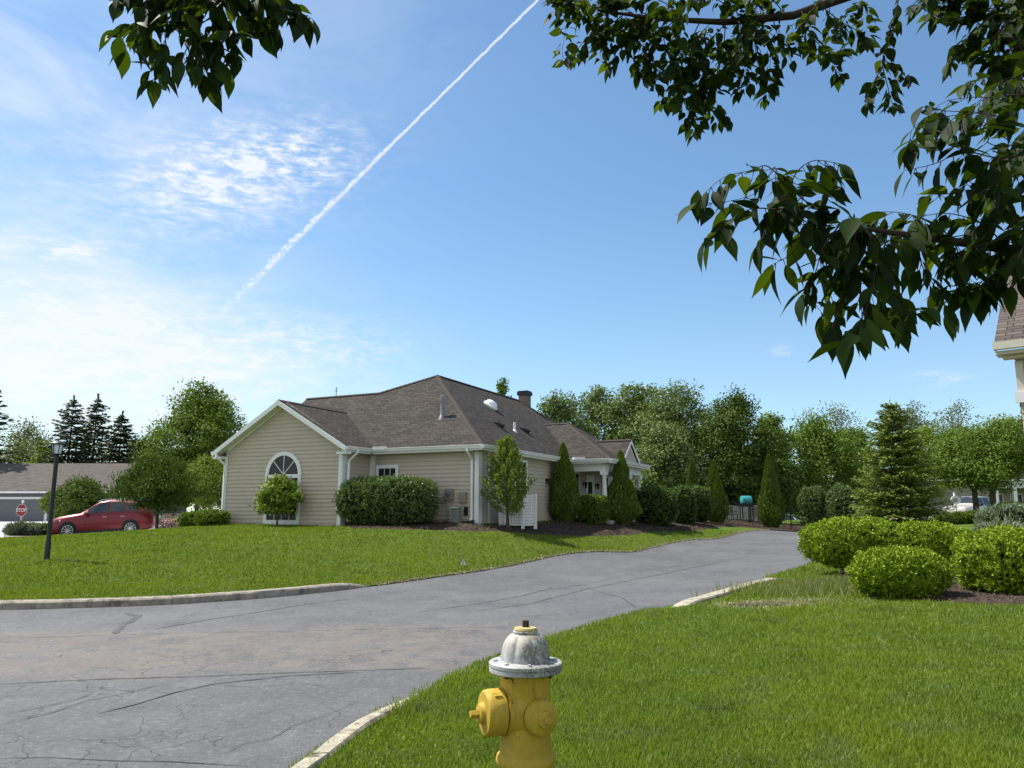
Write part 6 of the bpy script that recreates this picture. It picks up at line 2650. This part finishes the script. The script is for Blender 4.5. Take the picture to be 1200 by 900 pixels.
# ---- trees behind and right of the house
BACK = [
    ('crown_tip_tree', 'tree of which only the leafy tip shows over the roof ridge left of the chimney', 588, 443, 26, 66, .55, 'maple', 1800, .26, 60, {}),
    ('cottonwood_tree', 'silvery green tree just right of the chimney, first of the back row', 655, 457, 80, 62, .1, 'greyleaf', 9000, .30, 61, {}),
    ('cottonwood_tree', 'silvery green tree rising behind the porch roof, second of the back row', 700, 452, 86, 66, .1, 'greyleaf', 9000, .30, 62, {}),
    ('cottonwood_tree', 'broad silvery green tree rising straight behind the small porch gable', 748, 449, 98, 63, .08, 'greyleaf', 11000, .30, 63, {}),
    ('cottonwood_tree', 'tallest silvery green tree standing right of the porch gable', 797, 446, 104, 60, .08, 'greyleaf', 13000, .28, 64, {'blobs': 20}),
    ('cottonwood_tree', 'lower silvery green tree filling in below the tall ones right of the porch', 785, 492, 90, 56, .05, 'greyleaf', 9000, .27, 65, {}),
    ('leafy_tree', 'tallest dark green tree above the turquoise grill', 868, 457, 96, 57, .06, 'darkleaf', 15000, .26, 66, {'blobs': 20}),
    ('leafy_tree', 'dark shady tree filling in low behind the fence and the grill', 880, 520, 110, 60, .02, 'darkleaf', 10000, .27, 67, {}),
    ('leafy_tree', 'mid green tree stepping down right of the tallest dark tree', 908, 484, 62, 61, .06, 'maple', 8000, .27, 68, {}),
    ('leafy_tree', 'round green tree above the pair of round shrubs', 962, 487, 92, 63, .05, 'maple', 13000, .27, 69, {'blobs': 18}),
    ('leafy_tree', 'green tree filling in behind the left side of the big young spruce', 1005, 500, 66, 66, .05, 'maple', 8000, .28, 70, {}),
    ('sparse_tree', 'thin pale tree with open twigs above the round green tree far behind', 990, 474, 66, 96, .3, 'pale', 2400, .36, 71, {'gaps': 1.4, 'clump': 1.0}),
    ('sparse_tree', 'thin pale tree with open twigs far behind the right side of the big young spruce', 1080, 470, 70, 92, .3, 'pale', 2800, .36, 72, {'gaps': 1.4}),
    ('sparse_tree', 'thin pale tree with open twigs far behind, over the pickup truck', 1130, 472, 70, 98, .3, 'pale', 2800, .36, 73, {'gaps': 1.4}),
    ('leafy_tree', 'bushy green tree behind the gap between the young spruce and the twin trees', 1088, 494, 60, 72, .05, 'bright', 7000, .28, 74, {}),
    ('leafy_tree', 'background green tree cut off at the right edge behind the twin trees', 1205, 492, 80, 72, .05, 'maple', 8000, .28, 76, {}),
]
for nm, lab, u, v, w, d, cr, m_, n_, lf, sd_, kw in BACK:
    T_(nm, lab, u, v, w, d, cr, m_, n_, lf, sd_, **kw)
b = at(1144, 46)
tree('shade_tree', 'left of the two trees with dark trunks in front of the pickup truck', 'tree', b, top_h(1140, 498, 46, b), 2.55, 2.55, 'maple', 30000, .125, 81, blobs=18, trunk=.17, gaps=.3, top_w=.8)
b = at(1162, 44.5)
tree('shade_tree', 'right of the two trees with dark trunks, its fork in front of the white porch', 'tree', b, top_h(1175, 490, 44.5, b), 2.75, 2.6, 'maple', 32000, .125, 82, blobs=18, trunk=.19, gaps=.3, top_w=.8, lean=(1.2, 0))
b = at(1054, 33)
conifer('young_spruce', 'big broad young spruce standing behind the yellow-green yews', 'tree', b, top_h(1044, 474, 33, b), 1.95, 'bluespruce', 83, levels=46, per=13, q=150, leaf=.14, droop=.04, width=.50, z0=.03, pw=.58)

# ---- round and clipped shrubs by the fence and the house
shrub('round_shrub', 'round clipped shrub at the right end of the fence, left one of the two', 'bush', at(953, 46, .05), .86, .86, W(953, 570, 46).z - at(953, 46).z - .05, 'variegated', 11000, .10, .55, 91, power=2.0, rough=.09, group='pair of round shrubs at the end of the fence')
shrub('round_shrub', 'round clipped shrub beside the big young spruce, right one of the two', 'bush', at(988, 45, .05), .96, .96, W(988, 569, 45).z - at(988, 45).z - .05, 'variegated', 12000, .10, .55, 92, power=2.0, rough=.09, group='pair of round shrubs at the end of the fence')
shrub('small_shrub', 'small low shrub at the foot of the big young spruce on its left', 'bush', at(1014, 41, .05), .45, .45, .95, 'variegated', 2500, .12, .5, 93)
shrub('clipped_shrub', 'large rounded dark shrub right of the second pointed evergreen', 'bush', at(768, 38.5, .08), .98, .9, W(768, 570, 38.5).z - at(768, 38.5).z - .08, 'shrub', 8500, .11, .5, 94, power=2.8)
shrub('clipped_shrub', 'dark square-cut shrub between the rounded one and the third pointed evergreen, left half', 'bush', at(799, 41.5, .08), .72, .8, W(799, 571, 41.5).z - at(799, 41.5).z - .08, 'shrub', 6500, .11, .5, 95, power=3.2)
shrub('clipped_shrub', 'dark square-cut shrub touching the third pointed evergreen', 'bush', at(818, 43.5, .08), .72, .8, W(818, 571, 43.5).z - at(818, 43.5).z - .08, 'shrub', 6500, .11, .5, 96, power=3.2)
b = at(696, 34.6, .08)
shrub('hedge', 'flat topped hedge between the two large pointed evergreens in front of the porch', 'hedge', b, .95, .5, W(696, 581, 34.6).z - b.z, 'box', 14000, .065, .5, 97, power=6, rz=R(64), rough=.04)
for u, v, vb, w, d, sd_, lab, nt in ((661, 520, 610, 38, 34.0, 101, 'pointed dark evergreen nearest the corner of the house, in front of the porch inner end', .80), (729, 529, 611, 37, 35.6, 102, 'pointed evergreen hiding the porch columns, with a side leader', .62), (839, 540, 606, 28, 45.5, 103, 'pointed evergreen left of the turquoise grill', None), (904, 533, 608, 29, 47.0, 104, 'slim pointed evergreen right of the turquoise grill', None)):
    b = at(u, d, .08)
    b.z = min(b.z, W(u, vb, d).z + .1)
    cone_tree('pointed_evergreen', lab, 'evergreen', b, w / 912.5 * d / 2 * 1.08, top_h(u, v, d, b), 'thuja', 12000, .15, sd_, notch=nt, group='pointed evergreens in the mulch bed')
b = at(812, 50)
cone_tree('pointed_evergreen', 'small distant pointed evergreen behind the square-cut shrubs', 'evergreen', b, .56, top_h(812, 538, 50, b), 'thuja', 5000, .17, 105, group='pointed evergreens in the mulch bed')

# big shrub before the recessed wall: three merged plants clipped as one
b = on(-3.0, -1.35, .02)
hh = W(456, 559, b.y - .8).z - b.z
shrub('large_shrub', 'large dark flat topped shrub with pale tips in front of the recessed wall', 'bush', b, 1.92, .95, hh, 'variegated', 30000, .085, .5, 111, power=3.6, rough=.05, rz=ANG, freq=2.0, z0=.12)
shrub('boxwood', 'bright yellow-green boxwood mound at the left foot of the gable, right one', 'bush', on(-10.25, -2.55, .0), .62, .55, .66, 'box', 5000, .07, .5, 112, power=2.8, rz=ANG)
shrub('boxwood', 'bright yellow-green boxwood mound at the left foot of the gable, left one', 'bush', on(-11.35, -2.3, .0), .60, .55, .66, 'box', 5000, .07, .5, 113, power=2.8, rz=ANG)

# small round standard tree before the arched window
b = on(-7.12, -2.45, .0)
hgt = W(327, 559, b.y).z - b.z
tree('standard_tree', 'small lollipop tree on a thin stem in front of the arched window', 'tree', b, hgt, .98, .62, 'bright', 4600, .125, 114, blobs=11, gaps=.6, trunk=.035, top_w=.75, clump=.8)

# young upright tree by the corner: ascending branches with leaves along them
b = at(594, 27.6, .1)
b.z = W(594, 619, 27.6).z
yt = empty('young_tree', b, 0, 'young upright tree with feathery light green branches by the house corner', 'tree')
rgy = np.random.default_rng(120)
hgt = top_h(594, 508, 27.6, b)
Ps, Ds, Ns, Ls = [], [], [], []
mb = MB()
mb.tube([(.05, 0, -.15), (.02, 0, .4), (0, 0, 1.2), (.01, 0, 2.2), (0, 0, hgt - .1)], [.075, .055, .045, .028, .008], 8)
br_ = MB()
for i in range(64):
    k = (i + .5) / 64
    z = .42 + (hgt - .65) * k
    a = i * 2.4 + rgy.uniform(-.3, .3)
    r = (1.05 * (1 - k) ** .75 * (.75 + .4 * min(1, k * 5)) + .12) * rgy.uniform(.75, 1.1)
    s_ = np.array([0, 0, z])
    dr = np.array([math.cos(a), math.sin(a), 0])
    e_ = s_ + dr * r * .85 + np.array([0, 0, r * .62])
    m_ = s_ + dr * r * .5 + np.array([0, 0, r * .22])
    br_.tube([s_, m_, e_], [.014, .010, .003], 5, cap=False)
    nq = int(45 + 80 * r)
    s = rgy.uniform(.22, 1.05, nq)[:, None]
    c = (1 - s) ** 2 * s_ + 2 * s * (1 - s) * m_ + s ** 2 * e_
    Ps.append(c + rgy.normal(0, .05, (nq, 3)))
    Ds.append(unit(dr * .5 + np.array([0, 0, .5]) + rgy.normal(0, .6, (nq, 3))))
    Ns.append(sphere_dirs(rgy, nq))
    Ls.append(.105 * rgy.uniform(.6, 1.3, nq))
P, D, N, L = map(np.concatenate, (Ps, Ds, Ns, Ls))
V, Fc = diamonds(P, D, N, L, L * .5)
mesh_np('crown', V, Fc, LM['bright'], yt)
mb.build('trunk', M['bark'], yt, smooth=True)
br_.build('branch', M['bark'], yt)

# ---- yews on the right lawn
def yew(label, u, vtop, vbase, d, wpx, seed, n, depth=.8, power=2.4):
    b_ = at(u, d, .05)
    b_.z = W(u, vbase, d).z
    rx_ = wpx / 912.5 * d / 2
    h_ = top_h(u, vtop, d, b_)
    return shrub('yew_shrub', label, 'bush', b_, rx_, rx_ * depth, h_, 'yew', int(n * 3.2), .050, .42, seed, power, .06, group='yellow-green yew mounds on the right lawn', up=.6, jitter=.13, freq=2.2, stick=.9, tuft=10, z0=.03)


yew('low yew mound standing in front of the two others, right behind the bare patch', 1049, 643, 702, 13.2, 106, 131, 22000, .75, 2.3)
yew('largest round yew mound cut off by the right edge of the picture', 1190, 620, 704, 13.4, 134, 132, 30000, .85, 2.6)
yew('broad yew mound overlapping the road, back left one of the group', 1003, 608, 667, 17.5, 124, 133, 24000, .8, 2.5)
yew('yew mound behind the low one, merging into the broad mound on its left', 1083, 613, 668, 17.0, 96, 134, 18000, .8, 2.4)
shrub('silvery_shrub', 'silvery grey shrub behind the largest yew mound near the right edge', 'bush', at(1182, 36, .05), 1.35, .8, 1.15, 'silvery', 5000, .16, .3, 141, up=.9, jitter=.14, rough=.12)
shrub('low_shrub', 'small spiky grey-green shrub behind the gap between the yews and the silvery one', 'bush', at(1172, 27, .05), .95, .5, .72, 'silvery', 3000, .16, .22, 142, up=1.2, jitter=.16, rough=.12, stems=False)
for k, (u, w) in enumerate(((1108, 18), (1122, 16), (1136, 18), (1152, 20))):
    b = at(u, 50, .05)
    shrub('low_hedge_shrub', ['bright low shrub under the front of the pickup truck, leftmost of four', 'bright low shrub under the white oval sign', 'bright low shrub left of the first dark trunk', 'darker low shrub between the two dark trunks'][k], 'bush', b, w / 912.5 * 50 / 2 * 1.1, .5, .75, 'box', 1800, .13, .5, 150 + k, stems=False, group='low shrubs under the pickup truck')
shrub('dark_hedge', 'dark hedge below the white porch at the right edge', 'hedge', at(1192, 52, .05), 1.7, .7, 1.15, 'darkleaf', 4500, .15, .5, 158, power=3.5)

# ------------------------------------------------------------------ the tree over the camera
ot = empty('overhanging_tree', (4.7, 1.0, G(4.7, 1.0) + .05), 0, 'large tree by the camera whose dark leafy branches hang into the top of the picture', 'tree')
OB = Vector(ot.location)
orr = random.Random(77)
TW = MB()
LV, LF = [], []
STN = [(0.0, .03), (.10, .24), (.24, .42), (.40, .48), (.56, .42), (.72, .27), (.86, .11), (1.0, .0)]


def add_leaf(p, d, n, L, wr, curl):
    """pointed oval leaf, folded along its midrib and bent down towards the tip"""
    d = d.normalized()
    s = d.cross(n)
    if s.length < 1e-3:
        s = d.cross(Vector((1, 0, 0)))
    s.normalize()
    n = s.cross(d).normalized()
    i0 = len(LV)
    for t_, w in STN:
        c = p + d * (L * t_) - n * (L * curl * t_ * t_)
        up_ = n * (L * wr * w * .28)
        LV.append(tuple(c + s * (L * wr * w) + up_))
        LV.append(tuple(c))
        LV.append(tuple(c - s * (L * wr * w) + up_))
    for k in range(len(STN) - 1):
        a = i0 + k * 3
        LF.append((a, a + 1, a + 4, a + 3))
        LF.append((a + 1, a + 2, a + 5, a + 4))


def leaf_twig(pts, rad, L, step, droop, start=.0, spread=.6, wr=.62, tip=True):
    """twig through points with leaves in pairs hanging from short stalks"""
    pts = [Vector(p) for p in pts]
    # smooth the path
    sm = []
    for i in range(len(pts) - 1):
        p0, p1, p2, p3 = pts[max(i - 1, 0)], pts[i], pts[i + 1], pts[min(i + 2, len(pts) - 1)]
        for j in range(5):
            t_ = j / 5
            sm.append(0.5 * ((2 * p1) + (p2 - p0) * t_ + (2 * p0 - 5 * p1 + 4 * p2 - p3) * t_ ** 2 + (3 * p1 - p0 - 3 * p2 + p3) * t_ ** 3))
    sm.append(pts[-1])
    TW.tube([q - OB for q in sm], [rad * (1 - .75 * i / len(sm)) for i in range(len(sm))], 6)
    dist = 0
    nxt = start
    for a, b in zip(sm, sm[1:]):
        seg = (b - a)
        l_ = seg.length
        d = seg.normalized()
        while nxt < dist + l_:
            p = a + d * (nxt - dist)
            for sg in (-1, 1):
                if orr.random() < .10:
                    continue
                side = d.cross(Vector((0, 0, 1)))
                if side.length < .1:
                    side = Vector((orr.uniform(-1, 1), orr.uniform(-1, 1), 0))
                side.normalize()
                ld = side * sg * spread + d * orr.uniform(.1, .8) + Vector((orr.uniform(-.4, .4), orr.uniform(-.4, .4), -droop * orr.uniform(-.15, 1.3)))
                ld.normalize()
                st_ = p + ld * .018 + Vector((0, 0, -.006))
                if L > .085:
                    TW.tube([p - OB, st_ - OB], [.0016, .0012], 4, cap=False)
                n_ = Vector((orr.uniform(-.7, .7), orr.uniform(-.7, .7), 1)).normalized()
                add_leaf(st_ - OB, ld, n_, L * orr.uniform(.48, 1.22), wr * orr.uniform(.75, 1.25), orr.uniform(.0, .35))
            nxt += step * orr.uniform(.7, 1.3)
        dist += l_
    if tip:
        add_leaf(sm[-1] - OB, (sm[-1] - sm[-2]) + Vector((0, 0, -.02)), Vector((0, 0, 1)), L, wr, .2)


def px(path, dj=0.0):
    return [W(u, v, d + orr.uniform(-dj, dj)) for u, v, d in path]


# trunk and limbs, outside the picture
tr = MB()
tr.tube([Vector((0, 0, -.3)), Vector((0, 0, .15)), Vector((-.05, .02, 1.4)), Vector((-.15, .05, 2.7)), Vector((-.25, .1, 4.2)), Vector((-.2, .3, 5.6))], [.30, .235, .20, .18, .12, .06], 16)
tr.build('trunk', M['bark'], ot, smooth=True)
lb = MB()


LIMBS = []


def limb(world_pts, r0, r1):
    LIMBS.append([Vector(q) for q in world_pts])
    n_ = len(world_pts)
    lb.tube([Vector(p) - OB for p in world_pts], [r0 + (r1 - r0) * i / (n_ - 1) for i in range(n_)], 10)


fork = OB + Vector((-.15, .05, 2.6))
limb([fork, Vector((3.4, 1.9, 2.62)), Vector((2.2, 2.5, 2.62)), W(1210, 296, 2.65), W(1118, 283, 2.6), W(1040, 272, 2.55), W(985, 262, 2.5)], .032, .005)
limb([OB + Vector((-.25, .1, 4.0)), Vector((3.7, 2.6, 4.75)), Vector((2.7, 3.8, 5.0)), W(1010, -10, 4.3), W(930, 18, 4.25), W(850, 26, 4.2), W(770, 22, 4.15), W(700, 12, 4.1)], .050, .006)
limb([OB + Vector((-.25, .1, 4.15)), Vector((2.6, 1.4, 4.75)), Vector((.8, 1.9, 4.7)), Vector((-.5, 2.5, 4.45)), W(285, -70, 3.0), W(225, -20, 3.0)], .07, .008)
limb([OB + Vector((-.2, .07, 3.4)), Vector((3.6, 2.4, 3.9)), Vector((2.9, 3.0, 3.9)), W(1205, 60, 3.4), W(1160, 30, 3.5)], .05, .012)
lb.build('limb', M['twig'], ot, smooth=True)

# left cluster
for path in ([(215, -40, 3.0), (190, 0, 3.0), (160, 30, 2.95), (148, 58, 2.95)], [(225, -30, 3.0), (205, 20, 3.0), (188, 62, 2.98), (182, 95, 2.97)], [(230, -25, 3.0), (232, 20, 3.0), (238, 60, 3.0), (240, 88, 3.0)],
             [(240, -30, 3.0), (262, 15, 2.95), (272, 40, 2.95), (276, 62, 2.95)], [(250, -40, 3.0), (300, -5, 2.95), (325, 8, 2.95), (345, 12, 2.92), (366, 22, 2.9)], [(240, -30, 3.05), (285, 5, 3.05), (300, 25, 3.05), (322, 32, 3.0)],
             [(200, -40, 3.0), (165, -15, 3.0), (140, 0, 2.95)], [(225, -30, 2.9), (215, 10, 2.9), (222, 45, 2.9), (212, 72, 2.9)], [(235, -30, 2.95), (250, 10, 2.9), (255, 40, 2.9), (258, 75, 2.9)], [(215, -35, 3.05), (180, 5, 3.05), (172, 40, 3.05)],
             [(250, -40, 3.0), (290, -18, 2.9), (320, -8, 2.9), (338, 2, 2.9)], [(220, -30, 3.1), (200, 15, 3.1), (232, 40, 3.1), (250, 58, 3.1)]):
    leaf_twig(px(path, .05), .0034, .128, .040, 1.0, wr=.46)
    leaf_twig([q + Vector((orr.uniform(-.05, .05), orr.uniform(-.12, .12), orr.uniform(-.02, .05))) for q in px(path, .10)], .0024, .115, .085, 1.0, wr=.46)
# upper middle canopy, further away so its leaves look smaller
MIDT = [[(720, 14, 4.1), (690, 22, 4.1), (665, 20, 4.1), (648, 14, 4.1)], [(730, 18, 4.1), (705, 36, 4.1), (685, 48, 4.1), (672, 66, 4.1)], [(760, 22, 4.15), (735, 45, 4.1), (722, 62, 4.1), (715, 78, 4.1)], [(780, 24, 4.15), (765, 50, 4.15), (758, 74, 4.1), (770, 100, 4.1)],
        [(800, 26, 4.2), (795, 60, 4.2), (805, 95, 4.15), (815, 118, 4.15), (818, 146, 4.1)], [(850, 28, 4.2), (848, 55, 4.2), (842, 85, 4.15), (838, 115, 4.15), (850, 138, 4.1)], [(880, 24, 4.2), (885, 55, 4.2), (890, 80, 4.2), (905, 98, 4.2)], [(905, 20, 4.2), (915, 50, 4.2), (928, 72, 4.2)],
        [(850, 28, 4.2), (830, 50, 4.15), (815, 75, 4.15), (790, 100, 4.15)], [(940, 14, 4.2), (950, 40, 4.2), (968, 62, 4.2), (985, 86, 4.2)], [(960, 5, 4.25), (985, 25, 4.2), (1008, 38, 4.2), (1015, 48, 4.2)], [(700, 10, 4.1), (720, -8, 4.1), (690, -20, 4.1), (660, -15, 4.1)],
        [(800, 24, 4.2), (780, 4, 4.2), (750, -5, 4.2), (720, 0, 4.2)], [(860, 24, 4.2), (845, 2, 4.2), (815, -8, 4.2), (790, -2, 4.2)], [(920, 18, 4.2), (905, 0, 4.2), (880, -8, 4.2), (862, 4, 4.2)], [(760, 22, 4.2), (745, 34, 4.2), (742, 60, 4.2), (748, 88, 4.2)],
        [(880, 24, 4.2), (868, 50, 4.2), (872, 78, 4.2), (866, 108, 4.2)], [(905, 20, 4.25), (880, 40, 4.25), (860, 66, 4.25), (825, 92, 4.25)], [(820, 26, 4.2), (812, 50, 4.2), (828, 80, 4.2), (826, 120, 4.2)], [(700, 14, 4.15), (712, 34, 4.15), (700, 50, 4.15)], [(790, 24, 4.1), (778, 40, 4.1), (785, 70, 4.1), (796, 84, 4.1)],
        [(1055, -10, 3.9), (1048, 20, 3.9), (1036, 60, 3.9), (1033, 80, 3.9), (1022, 100, 3.9)], [(1036, 62, 3.9), (1050, 78, 3.9), (1062, 90, 3.9)], [(1034, 78, 3.9), (1040, 100, 3.9), (1046, 124, 3.9)], [(1033, 80, 3.9), (1018, 108, 3.9), (1014, 122, 3.9)]]
for path in MIDT:
    leaf_twig(px(path, .10), .0036, .082, .026, .75, start=.05, wr=.60)
for path in MIDT[:-4]:
    q = px(path, .25)
    leaf_twig([p + Vector((orr.uniform(-.10, .10), orr.uniform(-.25, .25), orr.uniform(-.06, .10))) for p in q], .0025, .078, .030, .7, start=.05, wr=.60)
# upper right corner
for path in ([(1200, 0, 3.6), (1160, 10, 3.6), (1120, 4, 3.6), (1085, 4, 3.6)], [(1205, 20, 3.6), (1180, 40, 3.6), (1160, 50, 3.6), (1135, 48, 3.6)], [(1210, 40, 3.5), (1190, 60, 3.5), (1170, 66, 3.5)], [(1150, 0, 3.6), (1120, -8, 3.6), (1090, -4, 3.6), (1070, 8, 3.6)], [(1180, 10, 3.5), (1150, 28, 3.5), (1130, 55, 3.5)],
             [(1210, 70, 3.3), (1185, 80, 3.3), (1160, 72, 3.3)], [(1215, 15, 3.5), (1190, 18, 3.5), (1170, 28, 3.5)]):
    leaf_twig(px(path, .08), .0034, .090, .030, .8, wr=.55)
    leaf_twig([q + Vector((orr.uniform(-.08, .08), orr.uniform(-.15, .15), orr.uniform(-.08, .06))) for q in px(path, .15)], .0024, .095, .032, .9, wr=.52)
for path in ([(1210, 5, 3.4), (1185, 22, 3.4), (1160, 48, 3.4), (1140, 70, 3.4)], [(1210, 45, 3.3), (1180, 62, 3.3), (1155, 88, 3.3), (1130, 100, 3.3)], [(1210, 90, 3.2), (1190, 105, 3.2), (1165, 118, 3.2), (1150, 135, 3.2)],
             [(1160, -5, 3.5), (1140, 15, 3.5), (1112, 22, 3.5), (1090, 15, 3.5)], [(1210, 60, 3.1), (1196, 92, 3.1), (1188, 125, 3.1)], [(1205, 28, 3.5), (1172, 20, 3.5), (1145, 30, 3.5)], [(1200, 75, 3.4), (1175, 80, 3.4), (1150, 60, 3.4)]):
    leaf_twig(px(path, .10), .003, .095, .032, .9, wr=.52)
# lower right cluster, near and large
LOWT = [[(985, 262, 2.5), (950, 240, 2.5), (925, 220, 2.48), (900, 195, 2.46), (880, 200, 2.45), (850, 207, 2.42), (828, 224, 2.4)], [(950, 240, 2.5), (915, 245, 2.45), (880, 245, 2.42), (850, 262, 2.4), (826, 282, 2.4)], [(960, 245, 2.5), (945, 265, 2.5), (930, 295, 2.5), (905, 310, 2.5)],
        [(1000, 265, 2.52), (985, 300, 2.5), (975, 335, 2.5), (968, 370, 2.5)], [(1000, 266, 2.52), (1005, 310, 2.5), (1008, 345, 2.48), (1012, 385, 2.46)], [(925, 220, 2.48), (935, 200, 2.48), (955, 188, 2.48), (985, 192, 2.48)], [(1040, 272, 2.55), (1035, 310, 2.55), (1048, 345, 2.55), (1050, 372, 2.55)],
        [(985, 262, 2.5), (965, 290, 2.46), (955, 320, 2.46), (940, 345, 2.46)], [(1075, 278, 2.6), (1080, 310, 2.6), (1095, 335, 2.6)], [(1118, 283, 2.6), (1128, 310, 2.6), (1140, 340, 2.6)], [(1160, 288, 2.65), (1160, 320, 2.65), (1150, 350, 2.65)], [(930, 225, 2.48), (912, 235, 2.44), (900, 262, 2.44), (890, 285, 2.44)],
        [(1118, 283, 2.6), (1095, 262, 2.6), (1060, 250, 2.6), (1030, 248, 2.58)], [(1180, 290, 2.6), (1150, 262, 2.6), (1110, 250, 2.6), (1075, 255, 2.6)], [(1210, 180, 2.6), (1170, 185, 2.6), (1130, 178, 2.6), (1095, 192, 2.6), (1060, 200, 2.6)], [(1210, 150, 2.7), (1180, 140, 2.7), (1150, 132, 2.7), (1110, 130, 2.7), (1080, 125, 2.7)],
        [(1170, 185, 2.6), (1140, 205, 2.6), (1120, 225, 2.6), (1090, 228, 2.6)], [(1210, 220, 2.6), (1180, 230, 2.6), (1160, 250, 2.6), (1140, 262, 2.6)], [(1210, 250, 2.55), (1185, 262, 2.55), (1175, 295, 2.55), (1165, 330, 2.55)], [(1210, 270, 2.5), (1195, 300, 2.5), (1185, 335, 2.5)],
        [(1210, 110, 2.9), (1180, 112, 2.9), (1150, 118, 2.9), (1130, 148, 2.9)], [(1210, 150, 2.8), (1190, 170, 2.8), (1165, 205, 2.8), (1170, 230, 2.8)], [(1205, 200, 2.6), (1180, 210, 2.6), (1150, 225, 2.6)], [(1210, 300, 2.6), (1180, 310, 2.6), (1150, 330, 2.6), (1110, 335, 2.6)], [(1130, 178, 2.6), (1115, 160, 2.6), (1085, 152, 2.6), (1070, 170, 2.6)],
        [(1060, 274, 2.56), (1030, 290, 2.5), (1025, 320, 2.5), (1030, 352, 2.5)], [(1200, 292, 2.6), (1180, 280, 2.55), (1140, 290, 2.55), (1110, 300, 2.55)], [(985, 262, 2.5), (992, 280, 2.45), (995, 320, 2.44), (985, 350, 2.44), (975, 385, 2.42)], [(940, 232, 2.5), (955, 215, 2.52), (975, 215, 2.52), (965, 245, 2.5)], [(1205, 95, 3.0), (1180, 92, 3.0), (1160, 105, 3.0)]]
for path in LOWT:
    leaf_twig(px(path, .06), .0030, .112, .042, 1.1, wr=.43)
for path in LOWT[::3]:
    leaf_twig([q + Vector((orr.uniform(-.06, .06), orr.uniform(-.12, .12), orr.uniform(-.06, .03))) for q in px(path, .10)], .0022, .118, .05, 1.1, wr=.43)
# the rest of the crown along the limbs, beyond the frame
def unseen(q):
    return q.y < .25 or q.x / q.y > .80 or (q.z - EYE) / q.y > .84


for pts in LIMBS:
    for a, b in zip(pts, pts[1:]):
        for k in range(max(1, int((b - a).length / .16))):
            s0 = a.lerp(b, orr.random())
            dv = Vector((orr.uniform(-1, 1), orr.uniform(-1, 1), orr.uniform(-.45, .6))).normalized() * orr.uniform(.35, .75)
            tw = [s0, s0 + dv * .5 + Vector((0, 0, .04)), s0 + dv + Vector((0, 0, -.05))]
            if all(unseen(q) for q in tw) and unseen(tw[2] + dv * .3):
                leaf_twig(tw, .004, .11, .045, .9, wr=.46)
for k in range(150):
    th, ph_ = orr.uniform(0, 2 * PI), orr.uniform(-.1, 1.3)
    r_ = orr.uniform(1.0, 2.3)
    s0 = OB + Vector((-.2, .1, 4.6)) + Vector((math.cos(th) * math.cos(ph_) * r_, math.sin(th) * math.cos(ph_) * r_, math.sin(ph_) * r_ * .8))
    dv = Vector((orr.uniform(-1, 1), orr.uniform(-1, 1), orr.uniform(-.5, .3))).normalized() * .7
    tw = [s0, s0 + dv * .5 + Vector((0, 0, .05)), s0 + dv]
    if all(unseen(q) for q in tw) and unseen(tw[2] + dv * .3):
        TW.tube([OB + Vector((-.2, .1, 4.2)) - OB, (s0 + Vector((0, 0, -.2)) - OB) * .6 + Vector((-.08, .04, 1.7)) * .4 * 2.4 * .4, s0 - OB], [.03, .015, .005], 5)
        leaf_twig(tw, .005, .115, .045, .9, wr=.46)
TW.build('twig', M['twig'], ot, smooth=True)
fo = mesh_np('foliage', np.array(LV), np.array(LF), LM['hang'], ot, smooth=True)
